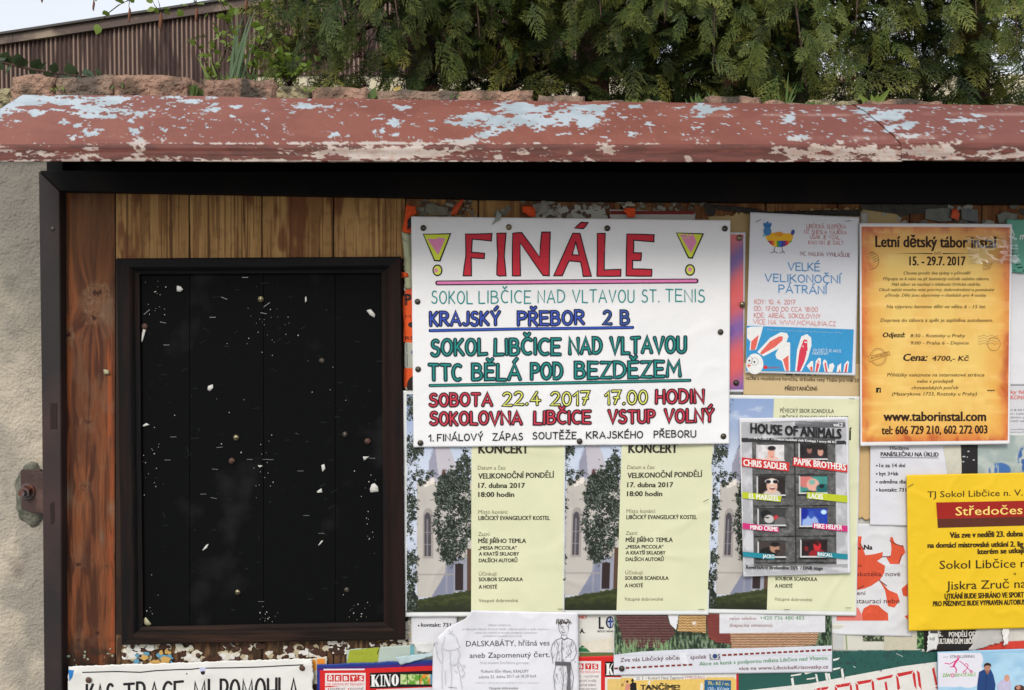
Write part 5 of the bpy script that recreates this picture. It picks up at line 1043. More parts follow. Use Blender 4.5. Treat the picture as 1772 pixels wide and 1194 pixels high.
# dance evening programme under the basket picture
s = Sheet('cinema_poster', 'red bordered programme with a cream dancing couple advert, bottom centre', 'poster', [(1058, 1150), (1400, 1148), (1400, 1300), (1058, 1300)], .5, (206, 38, 36), 81, .4)
s.rect(1046, 1165, 1274, 1300, (226, 222, 214), 'white_panel'); s.poly([(1050, 1176), (1060, 1173), (1270, 1172), (1273.6, 1176), (1273.6, 1300), (1050, 1300)], (226, 190, 104), 'cream_panel'); s.poly([(1096.5, 1170), (1221.7, 1168), (1221.7, 1174.5), (1096.5, 1177.4)], (228, 226, 224), 'white_strip')
s.text('22. 3. – Koncert Hany Zagorové', 1101, 1183, 1176.2, 5, (44, 42, 44), .012, y1=1175); s.text('VYPRODÁNO', 1184.5, 1219.5, 1174.8, 5, (160, 50, 50), .01); s.text('po 19.00', 1055.8, 1079.5, 1189.8, 5.2, (50, 42, 34), .012, y1=1187.6); s.text('TANČÍME!', 1107.7, 1177, 1193.8, 8.6, (34, 28, 24), .05)
s.ell(1094.5, 1177.5, 2.4, 2.8, (28, 24, 26), 'dancers'); s.poly([(1089, 1186), (1094, 1180), (1101, 1182), (1102, 1196), (1091, 1196)], (28, 24, 26), 'dancers'); s.ell(1085.5, 1179.5, 2.2, 2.4, (90, 60, 40), 'dancers'); s.poly([(1083, 1184), (1089, 1182), (1091, 1190), (1086, 1196), (1081, 1196)], (206, 140, 120), 'dancers'); s.stroke([(1084, 1184), (1080, 1180), (1082, 1177)], 1.4, (206, 150, 130), 'dancers')
s.poly([(1219, 1176.6), (1265, 1177.4), (1264.6, 1300), (1218, 1300)], (40, 96, 140), 'price_box'); s.text('70,- Kč / os.', 1225, 1262.5, 1185, 5.6, (236, 220, 90), .012, y1=1186); s.text('120,- Kč/pár', 1225, 1262.5, 1194.5, 5.4, (210, 224, 232), .012)
s.rect(1280, 1160, 1344, 1300, (224, 224, 228), 'white_panel'); s.text('HECKE', 1285, 1325.5, 1170.6, 9, (46, 84, 150), .04); s.text('Přemyslova 764', 1293, 1321, 1176.8, 3.2, (216, 90, 70)); s.text('Kralupy nad Vltavou', 1292, 1322, 1181.6, 3, (216, 90, 70)); s.text('po-pá: 9:00 - 18:00', 1292, 1326, 1188.4, 3.4, (60, 60, 66), .02); s.text('so: 9:00 - 12:00', 1298, 1326, 1193.4, 3.4, (90, 130, 190), .01); s.text('22.5.2017 - 18.00', 1310, 1334, 1199, 3.2, (60, 60, 66))

# basket picture
def baskets(X, Y):
    g = fbm(X/2.6, Y/7, 3, 4); g2 = fbm(X/1.6, Y/4.5, 8, 2); C = blend(canvas(X, (48, 66, 44)), sstep(.45, .66, g), (98, 120, 90)); C = blend(C, sstep(.58, .7, g2)*.7, (150, 166, 146)); C = blend(C, sstep(.55, .38, g)*.7, (24, 36, 26))
    C = blend(C, inrect(X, Y, 1150, 1080, 1260, 1100)*.6, (34, 40, 28))
    def wk(C, poly, dark, light, px_, py_, ph=0):
        w = .5+.5*np.sin((Y+1.2*np.sin(X/px_*math.pi))*2*math.pi/py_)*np.sign(np.sin(X/px_*math.pi+ph)+.01)
        w = w*.8+fbm(X/3, Y/2, 12)*.4; m = inpoly(X, Y, poly)[..., None]; c = np.asarray(dark)*(1-w[..., None])+np.asarray(light)*w[..., None]; return C*(1-m)+c*m
    C = wk(C, [(1064, 1060), (1155, 1060), (1157, 1076), (1163, 1082), (1168, 1096), (1158, 1108), (1152, 1110), (1145, 1122), (1080, 1120), (1074, 1094)], (44, 26, 28), (116, 78, 74), 11, 4.6)
    C = wk(C, [(1176, 1060), (1222, 1060), (1222, 1095), (1172, 1092)], (120, 84, 50), (212, 176, 120), 9, 4.6)
    C = wk(C, [(1222, 1060), (1264, 1060), (1264, 1114), (1240, 1112), (1226, 1104)], (64, 26, 26), (150, 74, 66), 6, 3.8)
    C = wk(C, [(1262, 1080), (1420, 1080), (1412, 1116), (1330, 1122), (1266, 1122)], (90, 56, 38), (206, 170, 136), 10, 4.2)
    C = blend(C, inpoly(X, Y, [(1155, 1060), (1175, 1060), (1170, 1090), (1160, 1080)]), (222, 222, 226)); C = blend(C, inell(X, Y, 1202, 1079, 5, 5, .3)*sstep(.4, .5, fbm(X/2, Y/2, 5)), (222, 214, 200))
    gm = sstep(.52, .6, fbm(X/1.8, Y/10, 21))*sstep(1098, 1118, Y)*((X < 1170)); C = blend(C, gm, (126, 156, 110))
    return C
s = Sheet('basket_poster', 'poster with a photograph of wicker baskets on grass above a white strip with dashed lines', 'poster', [(1062, 1040), (1440, 1040), (1440, 1163), (1062, 1168.8)], 1.9, (214, 216, 224), 82, .7, curls=[(1062, 1168, 30, 2)], wl=50)
s.picture(1063, 1042, 1439.5, 1133, baskets, 1.1)
s.poly([(1063, 1133), (1110, 1127.5), (1200, 1123), (1300, 1121.5), (1439.5, 1117), (1439.5, 1134), (1063, 1134)], (214, 216, 224), 'white_edge'); s.poly([(1245, 1042), (1428, 1042), (1428, 1094), (1245, 1096)], (218, 218, 222), 'white_panel')
BR = (128, 62, 54); GR = (72, 140, 82)
s.text('nebo telefon:', 1262, 1310.5, 1072.8, 5.6, BR, .012); s.text('+420 736 480 483', 1315, 1391.5, 1072.4, 6.2, GR, .01); s.text('(kapacita omezená)', 1262.8, 1336.8, 1084.6, 5.6, BR, .012); s.text('Zve vás Libčický občan', 1073.4, 1179, 1145.6, 7, (96, 60, 66), .012, y1=1141); s.text('spolek', 1194.6, 1223, 1140.6, 6.8, (96, 60, 66), .012, y1=1139.6)
s.text('LOS', 1228, 1246.5, 1139.5, 8, (60, 62, 76), .02, part='logo'); s.ell(1236.6, 1135.5, 3, 4, (40, 70, 140), 'logo', 10); s.stroke([(1228, 1141.6), (1247, 1141)], .8, (60, 62, 76), 'logo')
for k in range(20): x = 1250+k*9.6; y = 1133.6-k*.47; s.poly([(x, y-1.6), (x+6.6, y-1.9), (x+6.6, y+1.5), (x, y+1.8)], (132, 46, 34), 'dash')
for k in range(14): x = 1063+k*9.9; y = 1156.6-k*.5; s.poly([(x, y-1.3), (x+6.4, y-1.6), (x+6.4, y+1.4), (x, y+1.7)], (132, 46, 34), 'dash')
s.text('Akce se koná s podporou města Libčice nad Vltavou.', 1210, 1434, 1151.8, 6.4, GR, .006, y1=1141); s.text('více na www.LibcickeKrizovatky.cz', 1278.6, 1433.5, 1159.6, 6.2, (120, 66, 62), .008, y1=1156.6)
s.poly([(1174, 1131), (1186, 1128), (1192, 1150), (1178, 1148)], (224, 226, 232), 'worn_patch')

# green digital lettering poster
s = Sheet('digital_poster', 'dark green poster with red and white segmented digital lettering, bottom right of centre', 'poster', [(1278, 1128), (1640, 1124), (1640, 1300), (1278, 1300)], .8, (38, 86, 78), 83, .5, tear=(1, 0, 0, 0))
rnd = random.Random(9)
for k in range(95): x = rnd.uniform(1442, 1618); y = 1131+rnd.randint(0, 8)*6.2; s.text(rnd.choice('01'), x, x+2.2+0*1, y, 4.2, (52, 68, 74)) if y < 1178-(x-1440)*.15 else None
s.poly([(1280, 1196), (1400, 1183), (1480, 1168), (1560, 1153), (1622.5, 1145), (1640, 1143), (1640, 1300), (1278, 1300)], (220, 218, 212), 'white_band')
q7 = lambda p: [(1400+a*.2099, 1040+b*.2099) for a, b in p]
def seg(p, c=(196, 48, 50)): s.poly(q7(p), c, 'segment')
for p in ([(40, 722), (165, 705), (150, 728), (50, 745)], [(45, 735), (60, 745), (60, 790), (42, 790)], [(215, 692), (345, 672), (330, 700), (235, 716)], [(210, 700), (232, 720), (240, 790), (218, 790)], [(345, 680), (352, 700), (362, 790), (345, 790), (335, 704)], [(392, 664), (520, 645), (508, 670), (408, 690)], [(382, 675), (404, 692), (418, 790), (396, 790)], [(522, 652), (535, 670), (545, 790), (528, 780), (514, 674)],
          [(550, 638), (695, 605), (680, 632), (570, 655)], [(622, 672), (640, 662), (656, 780), (640, 790)], [(722, 598), (860, 572), (845, 600), (740, 625)], [(716, 610), (735, 630), (752, 720), (730, 740)], [(862, 582), (875, 600), (888, 730), (868, 700), (852, 605)], [(888, 570), (912, 590), (930, 735), (905, 700)], [(1014, 560), (1032, 545), (1060, 690), (1045, 700)], [(1062, 700), (1040, 712), (1062, 730)]): seg(p)
for p in ([(-40, 590), (90, 560), (80, 575), (-30, 605)], [(195, 480), (255, 466), (240, 485), (200, 495)], [(195, 556), (262, 545), (250, 560), (198, 572)], [(262, 560), (278, 555), (292, 635), (270, 625)], [(130, 595), (148, 590), (162, 665), (140, 650)], [(50, 600), (66, 605), (80, 676), (60, 660)], [(-150, 610), (-60, 596), (-70, 610), (-150, 622)], [(-150, 640), (-130, 630), (-120, 700), (-140, 700)], [(150, 600), (170, 595), (180, 650), (165, 655)], [(-20, 640), (60, 628), (40, 642), (-20, 650)]): seg(p, (220, 222, 216))
s2 = s
s.stroke([(1551, 1131), (1562, 1136)], .9, (190, 200, 196), 'crease'); s.stroke([(1477, 1153), (1480, 1155)], 1.2, (200, 210, 206), 'crease')

# assorted strips right of the baskets
s = Sheet('paper_strip', 'pale cream paper with small dark photographs below the red blotched poster', 'paper', [(1440, 1080), (1600, 1082), (1600, 1128), (1441, 1126)], .8, (206, 204, 192), 84, .5)
s.rect(1443, 1097, 1460, 1124, (190, 192, 190), 'panel'); s.text('SPOLKOVÝ', 1463, 1466.5, 1124, 28, (120, 130, 100), 0) if False else None; s.stroke([(1464, 1096), (1465.5, 1124)], 2.4, (146, 156, 120), 'panel')
s.picture(1493, 1096, 1531, 1110, lambda X, Y: blend(canvas(X, (48, 56, 40)), sstep(.5, .62, fbm(X/3, Y/3, 5)), (150, 160, 130)), 1.2); s.text('SEKÁNÍ PAPÍRŮ ŘEZAČKY', 1533, 1568, 1098.6, 3, (110, 104, 84), .01); s.rect(1530, 1100, 1586, 1125, (196, 190, 168), 'panel')
s.picture(1587, 1092, 1600, 1123, lambda X, Y: blend(canvas(X, (40, 70, 40)), sstep(.5, .6, fbm(X/3, Y/3, 6)), (120, 160, 100)), 1.4)
s = Sheet('event_poster', 'torn black poster with white condensed lettering under the bottom edge of the yellow poster', 'poster', [(1598, 1080), (1700, 1080), (1690, 1128), (1600, 1128)], 1.4, (34, 30, 30), 85, .6, tear=(1, 3, 2, 2))
s.text('PONDĚLÍ', 1642, 1674, 1101.6, 8, (214, 212, 206), .04); s.text('5.', 1622, 1632, 1101.6, 8, (214, 212, 206), .04); s.text('OD 18', 1676, 1700, 1101, 8, (214, 212, 206), .04); s.text('KULTURNÍ DŮM LIBČIC', 1620, 1687, 1113.8, 8.6, (220, 216, 208), .045)
s = Sheet('torn_flap', 'white torn paper flap with a few letters left of the black lettered poster', 'paper', [(1608, 1090), (1627, 1088), (1622, 1124), (1603, 1127)], 2.4, (216, 216, 212), 86, .9, tear=(2, 2, 2, 2), wl=20); s.text('Id', 1609, 1617, 1108, 5.6, (70, 70, 74)); s.rect(1610, 1091, 1623, 1096, (70, 74, 80), 'panel')
s = Sheet('torn_flap', 'grey torn paper flap hanging over the red strip under the yellow poster', 'paper', [(1690, 1088), (1742, 1085), (1742, 1108), (1676, 1128)], 2.2, (186, 184, 180), 87, .9, tear=(1, 3, 3, 3), wl=24)
s = Sheet('paper_strip', 'red paper strip with white torn pieces at the right edge above the light blue poster', 'paper', [(1690, 1082), (1880, 1078), (1880, 1128), (1692, 1130)], .8, (204, 200, 194), 88, .6)
s.poly([(1692, 1118), (1700, 1114), (1740, 1110), (1880, 1104), (1880, 1126), (1692, 1127)], (206, 66, 50), 'red_panel'); s.rect(1755, 1094, 1880, 1108, (210, 206, 196), 'panel')
s = Sheet('torn_flap', 'narrow white torn paper tongue hanging under the yellow poster near the right edge', 'paper', [(1734, 1084), (1748, 1084), (1744, 1114), (1738, 1116)], 3.8, (226, 224, 220), 89, .8, tear=(0, 2, 3, 2), wl=16)

# stroller race poster
s = Sheet('stroller_poster', 'light blue poster with a pink running figure pushing a pram, bottom right corner', 'poster', [(1622, 1128), (1900, 1118), (1900, 1300), (1624, 1300)], 3, (150, 190, 216), 90, .5)
s.picture(1623.5, 1129.5, 1898, 1260, lambda X, Y: blend(blend(canvas(X, (148, 190, 218)), sstep(.4, .65, fbm(X/50, Y/26, 3)), (170, 206, 228)), np.clip(inell(X, Y, 1650, 1150, 46, 40, .04)+inell(X, Y, 1675, 1165, 27, 26, .04)+inell(X, Y, 1632, 1165, 28, 24, .04)+inell(X, Y, 1664, 1142, 38, 26, .04), 0, 1), (222, 220, 230)), 1.4)
s.text('STROLLERING', 1644, 1686.5, 1138.8, 4.6, (90, 86, 92), .015, y1=1138); s.stroke([(1632, 1137), (1641, 1136.8)], .7, (110, 110, 116), 'logo'); MG = (212, 54, 124)
q8 = lambda *p: [(1400+a*.2099, 1040+b*.2099) for a, b in p]
s.ring(1658.3, 1137.6, 2, 2.2, 1.0, MG, 'logo'); 
for q, w in (([(1230, 478), (1205, 510), (1190, 540)], 3.2), ([(1215, 490), (1160, 520), (1120, 512)], 1.4), ([(1195, 535), (1215, 560), (1212, 590)], 1.8), ([(1240, 495), (1270, 515), (1300, 545), (1340, 585)], 1.2), ([(1285, 520), (1300, 516), (1312, 530), (1305, 555), (1270, 585)], 1.1), ([(1190, 540), (1165, 545)], 1.4)): s.stroke(q8(*q), w, MG, 'logo')
for a, b in ((1284, 588), (1338, 582)): q = q8((a, b))[0]; s.ring(q[0], q[1], 2.1, 2.2, .9, MG, 'logo')
s.text('ZÁV', 1631, 1645, 1171.4, 5.6, (120, 176, 60), .02); s.ring(1648.5, 1168.6, 2.6, 2.6, 1.3, MG, 'logo'); s.text('DY', 1652.5, 1661, 1171, 5.4, (120, 176, 60), .02); s.text('KOČÁRKŮ', 1662.5, 1688.5, 1170.4, 5, (136, 186, 70), .012)
s.poly(q8((1402, 585), (1440, 565), (1500, 565), (1520, 610), (1538, 690), (1530, 760), (1385, 760), (1388, 680)), (34, 66, 120), 'person_print'); s.ell(1400+1470*.2099, 1040+545*.2099, 5.6, 8, (176, 126, 106), 'person_print'); s.poly(q8((1440, 545), (1446, 518), (1475, 508), (1500, 520), (1502, 545), (1490, 532), (1460, 532)), (44, 34, 32), 'person_print'); s.stroke(q8((1468, 590), (1462, 640), (1455, 740)), .9, (20, 40, 84), 'person_print'); s.poly(q8((1450, 575), (1490, 575), (1472, 610)), (150, 100, 84), 'person_print')
s.poly(q8((1590, 650), (1620, 640), (1660, 650), (1668, 700), (1655, 760), (1560, 760), (1550, 690)), (190, 186, 212), 'person_print'); s.ell(1400+1632*.2099, 1040+636*.2099, 4.6, 6, (206, 150, 124), 'person_print'); s.ell(1400+1735*.2099, 1040+720*.2099, 9, 6, (76, 50, 44), 'person_print'); s.ell(1400+1725*.2099, 1040+712*.2099, 4, 4, (186, 130, 110), 'person_print')
for s in SHEETS: s.finish()

# ------------------------------------------------------------------ torn scraps, staples, drawing pins
def scrap(pts, layer, col, label, seed=0, name='paper_scrap', curl=.0, cat='paper scrap', group=None, tooth=1.0, m=None, back=0):
    rnd = random.Random(seed+int(pts[0][0])); q = []
    for i in range(len(pts)):
        a, b = pts[i], pts[(i+1) % len(pts)]; n = max(1, int(math.hypot(b[0]-a[0], b[1]-a[1])/3.5))
        for k in range(n): t = k/n; q.append((a[0]+(b[0]-a[0])*t+(rnd.uniform(-.5, .5)*tooth if k else 0), a[1]+(b[1]-a[1])*t+(rnd.uniform(-.5, .5)*tooth if k else 0)))
    cx_, cy_ = sum(p[0] for p in q)/len(q), sum(p[1] for p in q)/len(q)
    V, Fc = refine(np.array(q), np.array([list(t) for t in tessellate_polygon([[Vector((a, b, 0)) for a, b in q]])]), 14)
    h = layer*.0021+.0014+(fbm(V[:, 0]/9, V[:, 1]/9, seed+3, 2)-.5)*.0012+curl*.001*np.hypot(V[:, 0]-cx_, V[:, 1]-cy_)/8
    W = P(V[:, 0], V[:, 1], -h); org = W.mean(0)
    a = W[Fc[:, 1]]-W[Fc[:, 0]]; b = W[Fc[:, 2]]-W[Fc[:, 0]]; flip = np.cross(a, b)[:, 1] > 0; Fc[flip] = Fc[flip][:, ::-1]
    me = npmesh(name, W-org, Fc); me.materials.append(m or papermat(*col)); o = bpy.data.objects.new(name, me); COL.objects.link(o); o.location = org
    md = o.modifiers.new('thickness', 'SOLIDIFY'); md.thickness = .00018; md.offset = -1
    return tag(o, label, cat, group)
OG = (240, 88, 36)
scrap([(703, 354), (711, 357), (719, 357), (721, 368), (716, 372), (718, 380), (712, 402), (700, 403), (696, 397), (700, 380)], 4.4, OG, 'large torn orange scrap at the upper left corner of the handwritten poster')
scrap([(705, 381), (713, 372), (714, 374), (712, 392), (705, 398)], 5.2, (26, 24, 26), 'black sliver on the torn orange scrap by the upper left poster corner')
scrap([(779, 373), (785, 358), (795, 348), (801, 343), (803, 347), (796, 358), (790, 372)], 2, (214, 84, 44), 'slanting narrow orange scrap above the handwritten poster')
scrap([(904, 357), (920, 357), (926, 362), (927, 375), (916, 375), (912, 371), (904, 367)], 3, OG, 'orange scrap with a step shaped edge above the middle of the handwritten poster')
scrap([(1078, 365), (1083, 360), (1099, 360), (1099, 376), (1086, 376), (1084, 369)], 4, OG, 'small square orange scrap above the letter E of the handwritten poster')
scrap([(1648, 362), (1656, 361), (1661, 370), (1659, 382), (1645, 376)], 3, (214, 90, 56), 'small tilted orange scrap above the orange camp poster')
scrap([(693, 470), (706, 473), (707, 479), (694, 481)], 3, OG, 'thin orange scrap beside the frame left of the word in teal letters')
scrap([(934, 356), (940, 340), (947, 352), (949, 366), (938, 372), (930, 366)], 3, (150, 146, 136), 'pointed grey torn scrap standing above the handwritten poster')
scrap([(858, 375), (861, 362), (868, 372), (866, 380), (856, 386), (851, 391)], 8.2, (150, 156, 148), 'pointed pale scrap lapping over the top edge of the handwritten poster')
scrap([(1075, 352), (1080, 357), (1086, 345), (1092, 348), (1100, 356), (1094, 357), (1086, 356), (1080, 362)], 3, (176, 170, 158), 'curled white scrap above the small square orange scrap')
scrap([(737, 353), (748, 350), (760, 357), (775, 359), (777, 371), (768, 373), (745, 372), (735, 366)], 2, (132, 130, 112), 'greyish lichen coloured paper remnant between two orange scraps')
scrap([(1602, 362), (1646, 359), (1647, 382), (1626, 384), (1601, 379)], 1.4, (122, 124, 118), 'grey paper remnant just left of the tilted orange scrap')
scrap([(1663, 361), (1692, 362), (1693, 385), (1664, 380)], 1.6, (116, 120, 120), 'grey paper remnant just right of the tilted orange scrap')
scrap([(1726, 372), (1738, 366), (1760, 370), (1758, 386), (1728, 386)], 1.8, (130, 134, 124), 'creased grey paper remnant above the right corner of the camp poster')
scrap([(1489, 355), (1560, 352), (1640, 355), (1642, 366), (1560, 372), (1490, 362)], 1.2, (70, 68, 62), 'dark torn remnant over the tan poster, left of the camp poster top')
scrap([(1490, 366), (1502, 367), (1502, 388), (1489, 388)], 2.4, (170, 168, 158), 'small white strip at the upper left corner of the camp poster')
scrap([(1218, 352), (1300, 360), (1330, 366), (1490, 362), (1488, 374), (1400, 372), (1310, 371), (1240, 362), (1236, 374), (1222, 372)], 1.6, (56, 54, 50), 'long dark torn foil remnant above the notice with the painted hen')
scrap([(695, 400), (709, 404), (714, 470), (712, 500), (701, 500), (699, 440)], 2.4, (190, 194, 160), 'pale greenish paper edge beside the upper left side of the handwritten poster')
# white scraps on the black panel
PSCR = [([(306, 494), (313, 496), (317, 501), (312, 505), (306, 504)], 'white scrap highest on the black panel, left of the upper pin'), ([(248, 568), (253, 569), (248, 585), (246, 592), (244, 590), (246, 576)], 'long thin white scrap hanging from the rusty pin on the left of the black panel'),
    ([(360, 668), (368, 665), (369, 671), (363, 677), (359, 674)], 'small white scrap left of centre on the black panel'), ([(634, 537), (642, 535), (649, 544), (648, 550), (640, 545)], 'white sliver near the upper right of the black panel'), ([(528, 514), (530, 513), (531, 520), (528, 524)], 'tiny upright white scrap in the upper right half of the black panel'),
    ([(246, 737), (253, 732), (259, 735), (250, 738)], 'flat white scrap at the left edge of the black panel, mid height'), ([(350, 952), (357, 943), (361, 941), (358, 948), (351, 953)], 'slanting white sliver low on the second board of the black panel'), ([(548, 851), (556, 845), (558, 852), (550, 853)], 'small white triangle on the right half of the black panel'),
    ([(640, 846), (643, 838), (648, 836), (654, 842), (655, 851), (641, 852)], 'rounded white scrap at the right edge of the black panel'), ([(556, 805), (561, 803), (563, 811), (558, 817)], 'small oval white scrap right of centre on the black panel'), ([(248, 1072), (252, 1068), (258, 1075), (262, 1080), (256, 1083), (250, 1080)], 'torn cream scrap in the lower left corner of the black panel'),
    ([(628, 790), (639, 790), (630, 797)], 'small crumpled white scrap below the rusty pin right on the black panel'), ([(446, 805), (455, 806), (449, 809)], 'tiny flat white scrap near the middle of the black panel'), ([(550, 944), (557, 935), (559, 936), (553, 943)], 'thin curved white sliver low on the right half of the black panel'), ([(179, 639), (187, 640), (190, 648), (180, 648)], 'yellowish grey scrap stuck on the left brown plank')]
for i, (q, l) in enumerate(PSCR): scrap(q, 3.0 if i < 14 else .2, (206, 204, 198) if i not in (10, 14) else (170, 164, 132), l, i, tooth=.4)

# pins
M_pin = [mat('brass_pin', s2l(150, 140, 112), .32, metal=.85, noise=(300, s2l(90, 80, 60), .4, .7)), mat('rusty_pin', s2l(96, 66, 54), .7, metal=.2, noise=(400, s2l(60, 44, 40), .4, .6), bump=(600, .6, .0005)), mat('dark_pin', s2l(62, 58, 52), .4, metal=.7, noise=(300, s2l(90, 84, 74), .45, .6))]
pin_me = []
for m in M_pin:
    bm = bmesh.new(); dome(bm, Vector((0, 0, 0)), .0037, .0021); dome(bm, Vector((0, 0, 0)), .0039, .0004, rings=2); me = bpy.data.meshes.new('drawing_pin'); bm.to_mesh(me); bm.free(); me.shade_smooth(); me.materials.append(m); pin_me.append(me)
LP = 6.6*.0021+.0022+.0014
pins = [(732.5, 394.5, LP, 2, 'upper left corner of the handwritten poster'), (880.5, 393, LP, 0, 'top edge of the handwritten poster above the gap before the N'), (1051, 395, LP, 2, 'top edge of the handwritten poster above the letter L'), (1254.5, 395.5, LP, 2, 'upper right corner of the handwritten poster'),
    (722.5, 522, LP, 2, 'left edge of the handwritten poster beside the thin teal line'), (723.5, 639, LP, 2, 'left edge of the handwritten poster beside the second green line'), (727.5, 766.5, LP, 2, 'lower left corner of the handwritten poster'), (1003, 763.5, LP, 2, 'middle of the bottom edge of the handwritten poster'), (1252, 755, LP, 2, 'lower right corner of the handwritten poster'), (1247, 574.5, LP, 2, 'right edge of the handwritten poster'),
    (1280, 411.5, .0085, 0, 'top of the pink and violet strip'), (1285, 527, .0095, 0, 'right edge of the pink and violet strip'), (1274, 662.5, .008, 2, 'bottom of the pink and violet strip'),
    (195.5-42, 0, 0, 0, None),
    (451, 518, .008, 0, 'upper part of the black panel on the seam between the boards'), (250.5, 565, .008, 1, 'left edge of the black panel above the hanging scrap'), (557, 624.5, .008, 2, 'right half of the black panel, upper third'), (408.5, 757.5, .008, 0, 'centre of the black panel'), (401, 797.5, .008, 1, 'black panel just below the centre pin, ringed with paper'),
    (636, 763.5, .008, 1, 'right edge of the black panel with a torn paper ring'), (411, 1025, .008, 0, 'lower middle of the black panel'), (597, 752, .008, 2, 'black panel, dark one close to the right seam'), (600, 1021, .008, 2, 'dark one low on the right board of the black panel'),
    (153, 1177, .013, 1, 'left end of the bottom left handwritten notice'), (523, 1156, .013, 1, 'right end of the bottom left handwritten notice'), (1076, 1157, .0085, 2, 'start of the lower dashed line under the baskets'), (343, 1134, .0015, 1, 'peeling paper below the black panel, left one'), (411, 1140, .0015, 1, 'peeling paper below the black panel, lower middle one'), (411, 1122, .0015, 1, 'peeling paper below the black panel, upper middle one')]
for x, y, d, k, l in pins:
    if l is None: continue
    o = bpy.data.objects.new('drawing_pin', pin_me[k]); COL.objects.link(o); o.location = P(x, y, -d); o.rotation_euler = (random.uniform(-.08, .08), random.uniform(0, 6), random.uniform(-.08, .08)); 
    if k == 1: o.scale = (1.05,)*3
    tag(o, 'round drawing pin, '+l, 'pin', 'drawing pins in the board')

def specks(name, items, depth, m, parent=None, kind='stuff', loc=None, label=None, cat=None):
    """items: list of 2-D ribbons / polygons already triangulated: (V, F, extra height)"""
    Vs, Fs, n = [], [], 0
    for V, Fc, h in items:
        V = np.asarray(V, float); Fc = np.asarray(Fc)
        if Fc.shape[1] == 4: Fc = np.concatenate([Fc[:, [0, 1, 2]], Fc[:, [0, 2, 3]]])
        W = P(V[:, 0], V[:, 1], -(depth+h)); Vs.append(W); Fs.append(Fc+n); n += len(W)
    W = np.concatenate(Vs); o_ = np.array(loc) if loc is not None else W.mean(0)
    Fc = np.concatenate(Fs); a = W[Fc[:, 1]]-W[Fc[:, 0]]; b = W[Fc[:, 2]]-W[Fc[:, 0]]; flip = np.cross(a, b)[:, 1] > 0; Fc[flip] = Fc[flip][:, ::-1]
    me = npmesh(name, W-o_, Fc); me.materials.append(m); o = bpy.data.objects.new(name, me); COL.objects.link(o)
    if parent: o.parent = parent
    else: o.location = o_
    return tag(o, label, cat, None, kind)
def blob(x, y, r, rnd, n=6, st=1): a0 = rnd.random()*6; p = [(x+r*st*rnd.uniform(.6, 1.2)*math.cos(a0+k*2*math.pi/n), y+r*rnd.uniform(.6, 1.2)*math.sin(a0+k*2*math.pi/n)) for k in range(n)]; return np.array(p), np.array([[0, k, k+1] for k in range(1, n-1)])
rnd = random.Random(12)
# chalky scratches, staple ends and crumbs on the black boards
M_scr = mat('pale_scratch', s2l(104, 108, 110), .8); M_crumb = mat('paper_crumb', s2l(176, 172, 162), .8); M_staple = mat('staple_wire', s2l(150, 152, 154), .35, metal=.8)
it = []; cl = [(275, 520, 18, 40), (456, 560, 16, 60), (456, 800, 14, 40), (265, 800, 18, 40), (560, 700, 60, 120), (460, 1070, 14, 14), (268, 1040, 30, 30), (620, 1060, 18, 18), (640, 900, 12, 60), (380, 650, 60, 160), (500, 560, 40, 30)]
for c_ in cl:
    for k in range(17 if c_[2] < 20 else 9): x = rnd.gauss(c_[0], c_[2]*.7); y = rnd.gauss(c_[1], c_[3]*.7); it.append((*blob(x, y, rnd.choice([.45, .55, .7, .9, 1.2]), rnd), rnd.random()*.0003)) if 246 < x < 656 and 480 < y < 1076 else None
specks('paper_crumb', it, .0078, M_crumb, dp, loc=dp.location)
it = []
for k in range(80):
    x = rnd.uniform(250, 650); y = rnd.uniform(485, 1070); l = rnd.uniform(3, 14); a = rnd.choice([0, 0, .1, -.1, .6, -.5, 1.2]); it.append((*ribbon([(x, y), (x+l*.5*math.cos(a), y+l*.5*math.sin(a)+rnd.uniform(-.8, .8)), (x+l*math.cos(a), y+l*math.sin(a))], rnd.uniform(.25, .5)), rnd.random()*.0003))
specks('scratch', it, .0076, mat('faint_scratch', s2l(48, 52, 54), .8), dp, loc=dp.location)
it = []
for x, y, a in ((368, 549, 0), (282, 558, .2), (254, 540, -1), (288, 597, 0), (460, 795, 0), (468, 795.4, 0), (432, 795, 0), (372, 812, .1), (290, 796, 0), (520, 815, 0), (556, 923, 0), (644, 793, 0), (300, 756, 0), (380, 774, -.1), (352, 855, 0), (452, 1041, 0), (388, 516, .4), (370, 862, .2), (456, 542, .2), (462, 527, -.8), (424, 480, 0), (530, 892, 0)):
    it.append((*ribbon([(x-5, y-5*math.sin(a)), (x+5, y+5*math.sin(a))], .8), 0))
specks('staple', it, .0080, M_staple, None, 'stuff', None, 'thin wire staples stuck in the black panel boards', 'staples')
it = []
for x, y, a in ((1312, 382, -.5), (1468, 382, -.1), (1576, 840, -.6), (1222, 866, -.5), (1214, 1054.5, 0), (1468, 1052, 0), (1362, 1055, 0), (704, 1058, 0), (189, 758, 0), (970, 1054, 0), (708, 675.5, -.1), (1474, 690, .1), (700, 415, 1.0), (688, 441, .9)):
    it.append((*ribbon([(x-4.5, y-4.5*math.sin(a)), (x+4.5, y+4.5*math.sin(a))], 1.0), .0 if x > 1 else 0))
specks('staple', it, .0158, mat('dark_staple_wire', s2l(80, 80, 82), .4, metal=.7), None, 'stuff', None, 'thin dark staples holding the concert posters and notices', 'staples')
